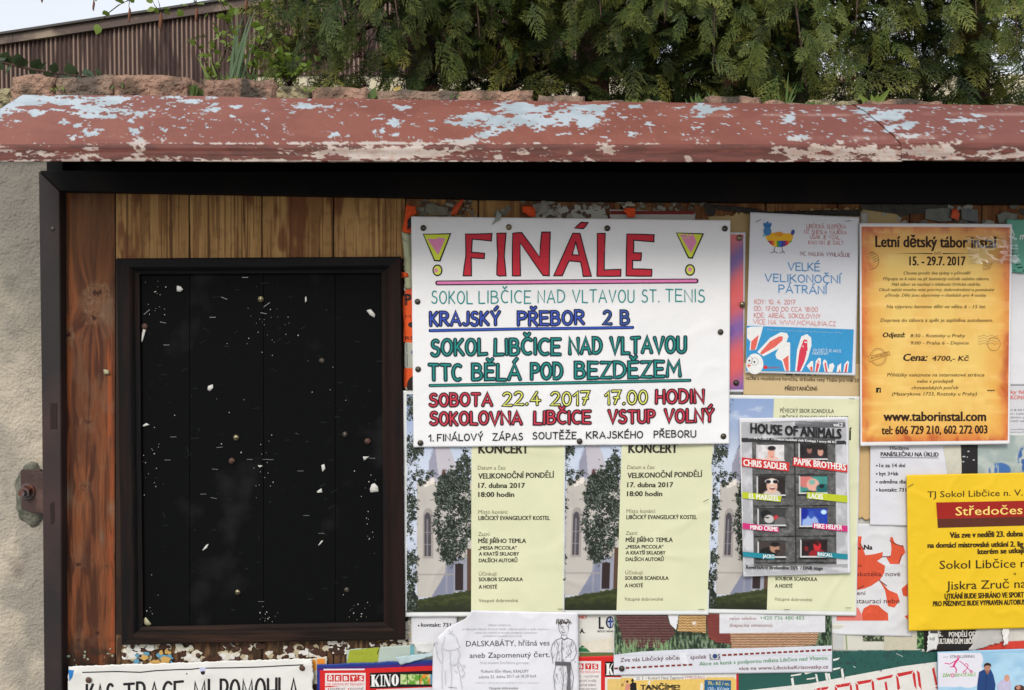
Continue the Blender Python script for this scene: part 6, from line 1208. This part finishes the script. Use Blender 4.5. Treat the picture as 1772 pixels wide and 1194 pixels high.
# peeled paper layers on the planks below the panel and above the posters
for nm, cols in (('paper_remnant', [(212, 206, 190), (196, 180, 150), (222, 220, 212)]), ('paper_remnant', [(96, 150, 176), (196, 160, 96)])):
    pass
def remnants(region, n, cols, lab, seed, dens, big=1.0, depth=.0012):
    rnd = random.Random(seed)
    for ci, c_ in enumerate(cols):
        it = []
        for k in range(n):
            x = rnd.uniform(region[0], region[2]); y = rnd.uniform(region[1], region[3])
            if fbm(x/38, y/22, seed+7, 3) < dens[ci]: continue
            p, f = blob(x, y, rnd.uniform(2, 8)*big, rnd, 9, rnd.uniform(.8, 1.7)); it.append((p, f, rnd.random()*.0012))
        if it: specks('paper_remnant', it, depth+ci*.0006, papermat(*c_), None, 'stuff', None, lab[ci], 'paper remnants')
remnants((212, 1116, 560, 1158), 120, [(186, 172, 142), (214, 208, 192), (222, 220, 214), (70, 44, 32)], ['tan torn paper layers on the planks below the black panel', 'cream torn paper layers on the planks below the black panel', 'white torn paper shreds on the planks below the black panel', 'dark brown crumbs among the torn paper below the black panel'], 4, [.46, .44, .52, .5], .85)
remnants((560, 1104, 720, 1130), 60, [(206, 196, 170), (222, 218, 208), (60, 40, 30)], ['cream torn paper layers below the right corner of the black panel', 'white torn paper shreds below the right corner of the black panel', 'dark crumbs below the right corner of the black panel'], 5, [.42, .46, .5], .7)
remnants((225, 1124, 300, 1156), 16, [(96, 152, 180), (200, 160, 90)], ['light blue paper shreds above the bottom left handwritten notice', 'ochre paper shreds above the bottom left handwritten notice'], 6, [.4, .45], .9, .0045)
remnants((110, 1110, 205, 1152), 26, [(140, 150, 130)], ['greenish paper crumbs at the foot of the left plank'], 8, [.52], .35)
remnants((722, 348, 1230, 376), 110, [(120, 116, 98), (84, 62, 44), (146, 142, 130)], ['greyish torn paper remnants on the planks above the handwritten poster', 'brown torn paper remnants on the planks above the handwritten poster', 'pale torn paper shreds on the planks above the handwritten poster'], 9, [.5, .48, .56], .7)
remnants((1500, 350, 1790, 388), 90, [(104, 102, 94), (60, 56, 50), (150, 148, 138)], ['grey torn paper remnants above the orange camp poster', 'dark torn paper remnants above the orange camp poster', 'pale paper shreds above the orange camp poster'], 10, [.45, .45, .56], .8)
remnants((697, 1076, 712, 1116), 20, [(204, 186, 150), (216, 210, 196)], ['cream paper shreds beside the lower right corner of the panel frame', 'white paper shreds beside the lower right corner of the panel frame'], 13, [.3, .3], .5)
# clear sticky tape catching the light on the camp poster
M_tape = mat('clear_tape', (.9, .88, .82), .12); nt = M_tape.node_tree
tr = nt.nodes.new('ShaderNodeBsdfTransparent'); gl = nt.nodes.new('ShaderNodeBsdfGlossy'); gl.inputs['Roughness'].default_value = .16; mx = nt.nodes.new('ShaderNodeMixShader'); mx.inputs[0].default_value = .2
nt.links.new(tr.outputs[0], mx.inputs[1]); nt.links.new(gl.outputs[0], mx.inputs[2]); nt.links.new(mx.outputs[0], nt.nodes['Material Output'].inputs[0]); nt.nodes.remove(nt.nodes['Principled BSDF'])
X, Y = np.meshgrid(np.linspace(1674, 1762, 56), np.linspace(408, 456, 34)); X2 = X+(Y-430)*.15
W = P(X2, Y, -(.0178+.009*np.abs(fbm(X/26, Y/17, 5, 2)-.5)*2)); org = W.reshape(-1, 3).mean(0)
me = npmesh('sticky_tape', W.reshape(-1, 3)-org, gridfaces(*X.shape)); me.shade_smooth(); me.materials.append(M_tape); o = bpy.data.objects.new('sticky_tape', me); COL.objects.link(o); o.location = org; tag(o, 'crinkled clear tape over the upper right corner of the orange camp poster', 'tape')
# ------------------------------------------------------------------ shed with corrugated cladding behind the garden
SY = 8.0; shed = empty('shed', (0, SY, 0), 'brown corrugated shed with a sloping top edge behind the garden wall', 'shed')
mpp = (SY+1.061)/F
topz = lambda X: CAM[2]+(561-75)*mpp+(X-(-886*mpp))*.150
bot = CAM[2]+(561-134)*mpp
M_clad = mat('weathered_brown_sheet', rough=.75, spec=.25, attr='col', bump=(6, .4, .01))
x0 = -9.0; pw = .0505*12
for k in range(17):
    xs = x0+k*pw+np.arange(0, 12*8+1)*(.0505/8); zs = np.linspace(0, 1, 26)
    X, T = np.meshgrid(xs, zs); bt = bot if x0+k*pw > (430-886)*mpp else bot-.35; Z = bt+(topz(X)-.05-bt)*(1-T)
    ph = (X-x0)/.0505*2*math.pi; prof_ = np.sin(ph); Yd = -prof_*.013+(k % 2)*.004
    V = np.stack([X, Yd, Z], -1)
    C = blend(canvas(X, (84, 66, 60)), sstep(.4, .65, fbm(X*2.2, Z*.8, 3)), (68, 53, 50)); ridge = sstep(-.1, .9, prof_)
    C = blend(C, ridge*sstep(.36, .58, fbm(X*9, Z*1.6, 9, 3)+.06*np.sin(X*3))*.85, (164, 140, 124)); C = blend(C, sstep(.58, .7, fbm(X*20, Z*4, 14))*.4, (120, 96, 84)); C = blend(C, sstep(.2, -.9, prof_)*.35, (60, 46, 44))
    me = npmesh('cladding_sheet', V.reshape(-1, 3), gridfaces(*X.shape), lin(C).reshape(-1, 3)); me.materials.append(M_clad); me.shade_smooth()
    o = bpy.data.objects.new('cladding_sheet', me); COL.objects.link(o); o.parent = shed
M_trim = mat('grey_brown_board', s2l(92, 78, 72), .85, noise=(3, s2l(150, 134, 116), .5, .68, (1, 1, 1)), bump=(20, .6, .01))
def slopebox(name, xa, xb, up, dn, y0, y1, m):
    bm = bmesh.new(); vs = [bm.verts.new((x, y, topz(x)+z)) for x in (xa, xb) for y in (y0, y1) for z in (dn, up)]
    for f in ((0, 1, 3, 2), (4, 6, 7, 5), (0, 4, 5, 1), (2, 3, 7, 6), (1, 5, 7, 3), (0, 2, 6, 4)): bm.faces.new([vs[i] for i in f])
    bmesh.ops.recalc_face_normals(bm, faces=bm.faces); return bmobj(name, bm, m, shed)
xx = x0
for L_ in (1.35, 2.1, 1.7, 2.2, 1.9, 1.2): slopebox('verge_board', xx+.004, xx+L_, .02+random.uniform(-.004, .004), -.075, -.055, -.018, M_trim); xx += L_
slopebox('roof', x0-.1, xx+.1, .045, .021, -.09, 5, mat('roof_felt', s2l(84, 80, 78), .9))
M_cream = mat('cream_render', s2l(206, 196, 170), .9, noise=(2, s2l(180, 168, 140), .45, .65)); boxobj('base_wall', M_cream, shed, (430-886)*mpp, 13, -.012+.04, .3, 0, bot+.02)
boxobj('back_wall', M_cream, shed, x0, xx, 4.6, 4.8, 0, 3.2)

# ------------------------------------------------------------------ conifers behind the wall
M_leaf = mat('conifer_scale_leaf', rough=.6, spec=.3, attr='col', trans=.28)
M_bark = mat('reddish_bark', s2l(84, 62, 50), .9, noise=(14, s2l(56, 42, 36), .4, .6, (4, 4, 1)), bump=(40, .8, .01, (4, 4, 1)))
def spray(seed, nodes=10, L=.115, sub=True):
    rnd = random.Random(seed); V, Q, T = [], [], []
    def rh(p, d, l, w, t0, t1):   # a flat scaly twiglet as a rhomb; p, d 2-D
        n = (-d[1], d[0]); b = len(V); zz = rnd.uniform(-.0025, .0025)
        V.extend([(p[0]+n[0]*w, p[1]+n[1]*w, zz), (p[0]+d[0]*l*1.1, p[1]+d[1]*l*1.1, zz+rnd.uniform(-.004, .004)), (p[0]-n[0]*w, p[1]-n[1]*w, zz)])
        Q.append((b, b+1, b+2)); T.extend([t0, t1, t0])
    step = L/nodes; x = 0; y = 0; ang = math.pi/2
    for k in range(nodes):
        ang += rnd.uniform(-.09, .09); d = (math.cos(ang), math.sin(ang)); t = k/nodes
        rh((x, y), d, step*1.5, .0016, t*.5, t*.6)
        if k > 0:
            for s_ in (-1, 1):
                bl = L*.46*(1-t)**.75*rnd.uniform(.7, 1.1)+.006; a2 = ang+s_*rnd.uniform(.65, .95); n = max(2, int(bl/.0095)) if sub else 2; px_, py_ = x, y; st_ = bl/n
                for j in range(n):
                    a2 -= s_*.06; dd = (math.cos(a2), math.sin(a2)); tt = .3+.7*(j+1)/n*(.5+.5*t)
                    rh((px_, py_), dd, st_*1.5, .0022 if sub else .004, tt-.1, tt)
                    if sub and j < n:
                        for s2 in (-1, 1):
                            if rnd.random() < .8: a3 = a2+s2*.75; rh((px_, py_), (math.cos(a3), math.sin(a3)), .0095*(1-.5*j/n)*rnd.uniform(.7, 1.3), .0019, tt, min(tt+.35, 1))
                    px_ += dd[0]*st_; py_ += dd[1]*st_
        x += d[0]*step; y += d[1]*step
    V = np.array(V); V[:, 2] -= V[:, 1]**2*2.2; V[:, 2] -= V[:, 0]**2*2
    return V, np.array(Q), np.array(T)
SP_HI = [spray(k, 10) for k in range(7)]; SP_LO = [spray(40+k, 7, .16, False) for k in range(4)]
rs = np.random.RandomState(5)
def place(protos, pos, dirs, scale, c0, c1):
    """pos (n,3), dirs (n,3) growth directions, colours at foot and tip -> joined arrays"""
    Vs, Qs, Cs, n0 = [], [], [], 0; k = rs.randint(0, len(protos), len(pos))
    for pi, (V, Q, T) in enumerate(protos):
        sel = np.where(k == pi)[0]
        if len(sel) == 0: continue
        d = dirs[sel]/np.linalg.norm(dirs[sel], axis=1)[:, None]; r = rs.randn(len(sel), 3)*.55+np.array([0, -.55, .75]); x = np.cross(d, r); x /= np.linalg.norm(x, axis=1)[:, None]; z = np.cross(x, d)
        W = pos[sel][:, None]+(x[:, None]*V[None, :, :1]+d[:, None]*V[None, :, 1:2]+z[:, None]*V[None, :, 2:])*scale[sel][:, None, None]
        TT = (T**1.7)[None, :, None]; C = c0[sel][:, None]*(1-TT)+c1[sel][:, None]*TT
        m, nv = len(sel), len(V); Vs.append(W.reshape(-1, 3)); Cs.append(C.reshape(-1, 3)); Qs.append((Q[None]+np.arange(m)[:, None, None]*nv+n0).reshape(-1, 3)); n0 += m*nv
    return np.concatenate(Vs), np.concatenate(Qs), np.concatenate(Cs)
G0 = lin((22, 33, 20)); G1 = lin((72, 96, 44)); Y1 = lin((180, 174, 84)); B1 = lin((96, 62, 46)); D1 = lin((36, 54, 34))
def conifer(X, Yc, rx, ry, n, label, seed, yell=.25, brown=.05, lean=0, zlo=1.80):
    root = empty('conifer_tree', (X, Yc, .25), label, 'tree', 'conifers in a row behind the wall'); rnd = random.Random(seed)
    bm = bmesh.new(); tp = [(lean*t+.03*math.sin(t*5), .02*math.cos(t*4), t*3.4) for t in np.linspace(0, 1, 9)]; tube(bm, tp, [.075-.055*t for t in np.linspace(0, 1, 9)], 9); bmobj('trunk', bm, M_bark, root, True)
    bm = bmesh.new()
    for k in range(46):
        z = rnd.uniform(.9, 3.2); a = rnd.uniform(0, 6.28); l = rx*rnd.uniform(.5, .95); c_, s_ = math.cos(a), math.sin(a)
        tube(bm, [(lean*z/3.4+c_*l*t, s_*l*t*ry/rx, z+.22*t-.30*t*t+.02*math.sin(9*t+k)) for t in (0, .25, .5, .75, 1)], [.011, .009, .007, .005, .002], 5)
    for k in range(260):
        z = rnd.uniform(1.5, 2.2); a = rnd.uniform(0, 6.28); l = rx*rnd.uniform(.3, .85); c_, s_ = math.cos(a), math.sin(a); x_, y_ = c_*l, s_*l*ry/rx
        tube(bm, [(x_, y_, z), (x_+rnd.uniform(-.06, .06), y_+rnd.uniform(-.06, .06), z+rnd.uniform(-.02, .06)), (x_+rnd.uniform(-.12, .12), y_+rnd.uniform(-.12, .12), z+rnd.uniform(-.06, .1))], [.002, .0015, .0008], 3)
    bmobj('limb', bm, M_bark, root, True)['kind'] = 'stuff'
    # sprays: most of them low, where the crown shows over the wall
    def pts(n, z0, z1, shell):
        a = np.where(rs.rand(n) < .45, rs.rand(n)*2*math.pi, math.pi+rs.rand(n)*math.pi); u = shell+(1-shell)*rs.rand(n)**.5; z = z0+(z1-z0)*rs.rand(n)
        wob = 1+.22*(vn(a*1.6+seed, z*2.4, seed)-.5)*2
        return np.stack([X+lean*z/3.4+np.cos(a)*u*rx*wob, Yc+np.sin(a)*u*ry*wob, z], -1), a, u
    p, a, u = pts(n, zlo-.12, 2.66, .25)
    keep = fbm(p[:, 0]*5.5+seed, p[:, 2]*6.5, seed, 3)+.25*(vn(p[:, 1]*7, p[:, 0]*7, 3)-.5) > .30; p, a, u = p[keep], a[keep], u[keep]; m = len(p)
    d = np.stack([np.cos(a)*.8, np.sin(a)*.8, -.35+rs.randn(m)*.45], -1)+rs.randn(m, 3)*.5; d[:, 1] -= .15
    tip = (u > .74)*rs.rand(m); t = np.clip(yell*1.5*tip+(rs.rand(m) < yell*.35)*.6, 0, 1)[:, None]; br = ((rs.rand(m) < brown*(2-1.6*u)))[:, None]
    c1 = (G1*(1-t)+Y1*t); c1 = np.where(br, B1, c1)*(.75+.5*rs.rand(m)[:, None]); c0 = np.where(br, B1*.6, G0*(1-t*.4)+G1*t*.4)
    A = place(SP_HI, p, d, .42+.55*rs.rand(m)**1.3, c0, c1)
    p2, a2, u2 = pts(420, 2.70, 3.8, .3); f = np.clip((3.75-p2[:, 2])/1.3, .15, 1)[:, None]; p2[:, :2] = (p2[:, :2]-[X, Yc])*f+[X, Yc]; m2 = len(p2)
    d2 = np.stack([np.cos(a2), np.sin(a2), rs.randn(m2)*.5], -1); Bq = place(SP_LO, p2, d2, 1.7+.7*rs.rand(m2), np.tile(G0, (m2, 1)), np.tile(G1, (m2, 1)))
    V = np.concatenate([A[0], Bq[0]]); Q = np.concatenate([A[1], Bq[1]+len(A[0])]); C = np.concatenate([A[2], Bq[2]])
    me = npmesh('foliage', V-np.array([X, Yc, .25]), Q, C); me.materials.append(M_leaf); o = bpy.data.objects.new('foliage', me); COL.objects.link(o); o.parent = root; o['kind'] = 'stuff'
conifer(-.22, 1.10, .40, .42, 2000, 'leftmost conifer of the row, yellow tipped, spreading over the wall beside the shed', 1, .45, .10, -.05)
conifer(.22, 1.20, .46, .50, 2500, 'dense dark conifer behind the middle of the wall', 2, .30, .05)
conifer(.78, 1.15, .46, .50, 2500, 'conifer with long drooping yellow green sprays, right of the middle', 3, .50, .06)
conifer(1.36, 1.35, .40, .42, 1000, 'loose conifer with gaps of sky showing through near the right edge', 4, .42, .10)
conifer(1.95, 1.15, .50, .50, 1700, 'conifer at the right edge of the picture', 5, .45, .06)
conifer(.5, 1.95, .6, .4, 1500, 'shaded conifer standing behind the two middle ones', 6, .1, .12)
conifer(1.1, 2.1, .5, .4, 1100, 'shaded conifer standing in the back row behind the loose one', 7, .1, .15)

# boughs hanging over the wall towards the board
def bough(name, base, tip, n, label, yell, seed, spread=.10):
    rnd = random.Random(seed); b = Vector(base); t = Vector(tip); o = empty(name, b, label, 'branch', 'drooping conifer boughs over the wall')
    bm = bmesh.new(); path = [b.lerp(t, k/8)+Vector((0, 0, .10*math.sin(math.pi*k/8)))-b for k in range(9)]; tube(bm, path, [.006-.005*k/8 for k in range(9)], 6); bmobj('twig', bm, M_bark, o, True)
    n = int(n*1.7); s_ = rs.rand(n)**.8; pp = np.array([[*(b.lerp(t, float(q))+Vector((0, 0, .10*math.sin(math.pi*q))))] for q in s_]); dirv = np.array(t-b); dirv /= np.linalg.norm(dirv)
    pp += rs.randn(n, 3)*np.array([spread, spread*.5, spread*.35])*(.25+s_[:, None]*.5)
    d = dirv*.7+rs.randn(n, 3)*.55+np.array([0, -.1, -.45]); tt = np.clip(yell*(.4+rs.rand(n)), 0, 1)[:, None]
    A = place(SP_HI, pp, d, .32+.42*rs.rand(n), G0*(1-tt)+G1*tt, (G1*(1-tt*.55)+Y1*tt*.5)*(.8+.4*rs.rand(n)[:, None]))
    me = npmesh('foliage', A[0]-np.array(b), A[1], A[2]); me.materials.append(M_leaf); f = bpy.data.objects.new('foliage', me); COL.objects.link(f); f.parent = o; f['kind'] = 'stuff'
for k, (bx, tx, ty, Yt, n, ye, lab) in enumerate([(480, 500, 70, .55, 34, .5, 'short bough with brownish sprays in front of the shed, leftmost of the boughs'), (640, 690, 50, .45, 42, .8, 'yellow green bough drooping above the second flaked patch of the roof'), (800, 830, 66, .50, 36, .35, 'dark green bough left of the picture centre'), (900, 850, 30, .6, 26, .3, 'small bough high above the letters of the handwritten poster'),
    (1010, 1040, 30, .40, 48, .75, 'bright yellow green bough at the top edge near the picture centre'), (1180, 1150, 40, .55, 34, .45, 'bough hanging just right of the picture centre'), (1240, 1235, 110, .50, 44, .75, 'long yellow tipped bough drooping above the painted hen notice'), (1330, 1395, 150, .42, 40, .7, 'low bough brushing the coping left of the broad leaved weed'), (1500, 1480, 60, .55, 36, .7, 'bough with ochre tips above the sheet joint of the roof'),
    (1660, 1690, 30, .45, 44, .9, 'bright ochre green bough near the upper right corner'), (1740, 1760, 80, .6, 36, .6, 'bough at the right edge over the gap of sky'), (560, 600, 110, .5, 30, .3, 'low dark bough above the coping right of the shed')]):
    bough('conifer_bough', PV(bx, -130, Yt+.35), PV(tx, ty, Yt), n, lab, ye, 60+k)

# ------------------------------------------------------------------ small plants
M_g = [mat('grass_green', s2l(92, 116, 58), .6, trans=.3), mat('fresh_leaf', s2l(120, 142, 60), .55, trans=.35), mat('blue_green_blade', s2l(98, 122, 88), .6, trans=.3), mat('ivy_leaf', s2l(44, 62, 38), .4, spec=.5, trans=.1, noise=(200, s2l(70, 88, 54), .45, .6)), mat('dry_straw', s2l(156, 132, 88), .8), mat('catkin_brown', s2l(128, 84, 62), .9, bump=(900, 1, .002)), mat('yellow_leaf', s2l(196, 172, 96), .6, trans=.3)]
def bladem(bm, p, d, L_, w, bend, rnd):
    p = Vector(p); d = Vector(d).normalized(); side = d.cross(Vector((rnd.uniform(-.4, .4), -1, 0))).normalized(); prev = None; n = 6
    for k in range(n+1):
        t = k/n; c_ = p+d*L_*t+Vector((bend*t*t*L_, 0, -abs(bend)*.3*t*t*L_)); ww = w*(1-t**2.2)*(.6+.8*min(t*3, 1)); a = bm.verts.new(c_+side*ww/2); m_ = bm.verts.new(c_+Vector((0, ww*.2, 0))); b = bm.verts.new(c_-side*ww/2)
        if prev: bm.faces.new((prev[0], prev[1], m_, a)); bm.faces.new((prev[1], prev[2], b, m_))
        prev = (a, m_, b)
def tuft(name, px_, py_, Y, blades, mi, label, cat, seed, group=None, sep=None):
    rnd = random.Random(seed); base = PV(px_, py_, Y); o = empty(name, base, label, cat, group); s_ = (Y+1.061)/F
    for (dx, hgt, lean, w, bend) in blades:
        bm = bmesh.new(); bladem(bm, (dx*s_, rnd.uniform(-.01, .01), 0), (lean, rnd.uniform(-.15, .1), 1), hgt*s_, w*s_, bend, rnd); bmobj('leaf', bm, M_g[mi], o, True)
rb = random.Random(3)
tuft('grass_tuft', 404, 158, .26, [(rb.uniform(-8, 10), rb.uniform(70, 150), rb.uniform(-.12, .24), rb.uniform(2, 5), rb.uniform(-.1, .2)) for k in range(13)], 2, 'tall blue green grass blades on the wall before the shed', 'grass', 1)
tuft('grass_tuft', 372, 158, .24, [(rb.uniform(-4, 6), rb.uniform(40, 80), rb.uniform(-.35, .1), rb.uniform(2.5, 5), rb.uniform(-.2, .1)) for k in range(6)], 1, 'shorter bright grass blades left of the tall ones on the wall', 'grass', 2)
tuft('grass_tuft', 388, 152, .3, [(rb.uniform(-30, 60), rb.uniform(14, 40), rb.uniform(-.6, .6), rb.uniform(1.5, 3), rb.uniform(-.4, .4)) for k in range(46)], 0, 'low thin grass along the coping left of the conifers', 'grass', 3)
tuft('grass_tuft', 1358, 190, .16, [(0, 62, 0, 3, .02), (2, 44, .12, 3, .2), (-2, 36, -.1, 3, -.1), (4, 28, .3, 3, .2), (-5, 26, -.35, 3, -.2), (6, 40, .18, 2, .1)], 0, 'thin grass growing from a coping joint right of the middle', 'grass', 4)
tuft('grass_tuft', 1215, 190, .20, [(rb.uniform(-22, 26), rb.uniform(14, 36), rb.uniform(-.6, .6), rb.uniform(2, 4), rb.uniform(-.4, .4)) for k in range(30)], 0, 'short grass and moss on the coping above the painted hen notice', 'grass', 5)
tuft('broad_leaved_weed', 1512, 184, .10, [(-2, 30, -.75, 9, -.1), (3, 34, .6, 9, .1), (0, 22, -.2, 7, 0), (1, 26, .3, 8, .1), (-4, 14, -1.2, 6, -.2)], 1, 'small weed with broad pointed leaves in a coping joint above the sheet joint', 'plant', 6)
tuft('rosette_weed', 340, 170, .06, [(rb.uniform(-6, 6), rb.uniform(12, 26), rb.uniform(-.9, .9), rb.uniform(7, 11), rb.uniform(-.4, .4)) for k in range(12)], 0, 'small green rosette weed between two coping blocks on the left', 'plant', 7)
tuft('rosette_weed', 643, 176, .06, [(0, 26, .1, 14, .2), (-3, 20, -.5, 10, -.3), (3, 18, .6, 10, .3), (6, 12, 1, 8, .2)], 0, 'single curled green leaf plant on the coping above the handwritten poster', 'plant', 8)
tuft('fallen_leaf', 684, 160, .12, [(0, 13, .5, 11, .3), (3, 11, -.6, 9, -.2)], 6, 'dry yellow leaf lying on the coping above the handwritten poster', 'leaf', 9)
tuft('rosette_weed', 396, 152, .14, [(rb.uniform(-8, 14), rb.uniform(14, 24), rb.uniform(-.8, .8), rb.uniform(8, 13), rb.uniform(-.3, .3)) for k in range(9)], 1, 'bright green leafy weed at the foot of the tall grass', 'plant', 10)

def leafmesh(w=.5):
    """a unit leaf, folded along the midrib, with a drawn-out tip"""
    pr = [(0, 0), (.12, .3), (.35, .5), (.6, .42), (.82, .2), (1, 0)]; V = []; Q = []
    for t, q in pr: V += [(-q*w, t, .10*q), (0, t, -.02), (q*w, t, .10*q)]
    for k in range(len(pr)-1):
        b = k*3; Q += [(b, b+1, b+4, b+3), (b+1, b+2, b+5, b+4)]
    return npmesh('leaf', V, Q)
LM = {}
def leaf(parent, pos, d, size, mi, w=.9, loc=None):
    key = (mi, w)
    if key not in LM: LM[key] = leafmesh(w); LM[key].materials.append(M_g[mi]); LM[key].shade_smooth()
    o = bpy.data.objects.new('leaf', LM[key]); COL.objects.link(o); o.parent = parent; o.location = pos; o.scale = (size,)*3
    q = Vector(d).normalized().to_track_quat('Y', 'Z'); o.rotation_euler = (q @ Matrix.Rotation(random.uniform(-1.1, 1.1), 3, 'Y').to_quaternion()).to_euler()
# birch twigs with catkins
def birch(x, y, Yd, cats, leaves, twig, label, seed):
    s_ = (Yd+1.061)/F; o0 = PV(x, y, Yd); o = empty('birch_twig', o0, label, 'twig', 'birch twigs hanging in from above')
    bm = bmesh.new()
    for tw in twig: tube(bm, [PV(a, b, Yd)-o0 for a, b in tw], [.0016*(1-.6*k/(len(tw)-1)) for k in range(len(tw))], 5)
    bmobj('stem', bm, M_bark, o, True)
    for a, b, l, w in cats:
        bm = bmesh.new(); tube(bm, [PV(a+math.sin(k)*.6, b+l*k/6, Yd)-o0 for k in range(7)], [w*s_*q for q in (.2, .8, 1, 1, .95, .8, .25)], 8); bmobj('catkin', bm, M_g[5], o, True)
    for a, b, dx, dy, sz in leaves: leaf(o, PV(a, b, Yd+random.uniform(-.01, .01))-o0, (dx, random.uniform(-.3, .3), dy), sz*s_, 1)
random.seed(11)
birch(162, -40, .9, [(162, 0, 19, 1.8)], [(160, -8, .4, -.6, 12)], [[(160, -60), (161, -20), (162, 0)]], 'birch twig with one catkin, against the white sky', 1)
birch(73, -40, .9, [(73, -12, 17, 1.8)], [(72, -14, -.5, -.6, 10)], [[(70, -60), (73, -12)]], 'birch catkin tip at the top edge, furthest left', 2)
birch(224, -40, .9, [(224, 12, 27, 2.2)], [(215, 3, -.8, .1, 16), (207, 2, -.6, .5, 12), (189, 22, -.9, -.1, 14), (170, 42, -.35, -.9, 18), (226, 4, .5, .6, 10)], [[(232, -60), (225, -8), (223, 12)], [(223, 0), (205, 9), (188, 22), (178, 34), (168, 42)]], 'birch twig with one catkin and a side shoot bending down to the left', 3)
birch(278, -40, .9, [(278, 21, 33, 3.2)], [(262, 6, -.4, .6, 13), (268, 14, -.8, -.4, 15), (275, 20, -.6, .2, 12), (282, 14, .9, -.1, 13), (284, 20, .8, -.3, 12)], [[(268, -60), (270, -10), (276, 8), (278, 22)], [(262, -4), (268, 10), (278, 20)]], 'birch twig with the thickest catkin, hanging over the shed roof edge', 4)
birch(340, -40, .9, [(340, 13, 24, 2.6)], [(316, 18, -.7, -.5, 14), (323, 10, -.8, .2, 11), (342, 6, .9, -.2, 14), (335, 2, .4, .8, 10)], [[(345, -60), (340, -6), (339, 14)], [(339, 2), (328, 8), (318, 18)]], 'birch twig with a short catkin, right of the thick one', 5)
birch(430, -40, .8, [(426, -6, 26, 2.4)], [(388, 2, -.6, .5, 15), (395, 8, .5, -.6, 15), (410, 14, -.2, -.9, 13), (446, 6, .7, -.4, 14), (452, -2, .4, .8, 12)], [[(440, -60), (430, -16), (426, -4)], [(432, -20), (408, -6), (388, 3)], [(432, -20), (450, 0)]], 'birch twig partly before the conifers, rightmost of the birch twigs', 6)
# ivy shoot along the coping
iv = empty('ivy_shoot', PV(60, 122, .25), 'dark ivy shoot lying over the coping at the left edge', 'ivy'); o0 = iv.location.copy()
st = [(-60, 100), (-10, 105), (20, 112), (50, 119), (90, 126), (130, 131), (180, 136)]
bm = bmesh.new(); tube(bm, [PV(a, b, .22)-o0 for a, b in st], [.0022, .0022, .002, .002, .0018, .0015, .001], 6); bmobj('stem', bm, M_bark, iv, True)
for k in range(30):
    t = k/29*5.9; i = int(t); f = t-i; a = st[i][0]+(st[i+1][0]-st[i][0])*f; b = st[i][1]+(st[i+1][1]-st[i][1])*f
    leaf(iv, PV(a, b, .22+random.uniform(-.01, .01))-o0, (random.uniform(-.5, .7), random.uniform(-.6, .3), random.uniform(.3, 1) if random.random() < .8 else -.4), random.uniform(.013, .021), 3, 1.0)
# leafy shrub in front of the shed
def shrub(name, bx, by, Yd, n, label, seed, w, h, mi=1, cat='shrub', size=(.010, .019)):
    rnd = random.Random(seed); o0 = PV(bx, by, Yd); o = empty(name, o0, label, cat); s_ = (Yd+1.061)/F; bm = bmesh.new(); L_ = []
    for k in range(n):
        tx = rnd.uniform(-w, w); th = h*rnd.uniform(.5, 1); pts_ = [Vector((tx*s_*t**1.2*1.0+rnd.uniform(-.004, .004), rnd.uniform(-.02, .02), th*s_*t)) for t in np.linspace(0, 1, 7)]; tube(bm, pts_, [.0022*(1-.7*q/6) for q in range(7)], 4)
        for j in range(13):
            t = rnd.uniform(.25, 1)*6; i = min(int(t), 5); L_.append((pts_[i].lerp(pts_[i+1], t-i), (rnd.uniform(-1, 1), rnd.uniform(-.8, .3), rnd.uniform(-.5, .7)), rnd.uniform(*size)))
    bmobj('stems', bm, M_bark, o, True)
    for p_, d_, sz in L_: leaf(o, p_, d_, sz, mi)
shrub('leafy_shrub', 430, 150, .45, 7, 'light green leafy shrub between the shed and the conifers', 21, 75, 190)
shrub('leafy_shrub', 500, 152, .5, 7, 'small light leaved shrub low under the leftmost conifer', 22, 50, 90)

shrub('leafy_shrub', 375, 156, .2, 3, 'thin twiggy shoots with tiny leaves at the left end of the greenery', 23, 40, 110, size=(.007, .012))

for k, (a, b, n) in enumerate(((100, 158, 22), (205, 156, 18), (545, 160, 30), (790, 172, 24), (1100, 182, 30), (1405, 184, 26), (1645, 190, 26))):
    tuft('moss_tuft', a, b, .05, [(rb.uniform(-16, 16), rb.uniform(4, 12), rb.uniform(-.9, .9), rb.uniform(1.5, 3.5), rb.uniform(-.5, .5)) for _ in range(n)], 0 if k % 2 else 1, ('yellow green moss in the coping joint nearest the left end', 'sparse moss on the coping under the corrugated shed', 'thick moss on the small blocks below the leafy shrub', 'thin moss strip on the coping above the handwritten poster', 'mossy joint above the right exclamation mark', 'moss cushion between the thin grass and the broad leaved weed', 'moss in the coping gap near the right edge')[k], 'moss', 40+k)
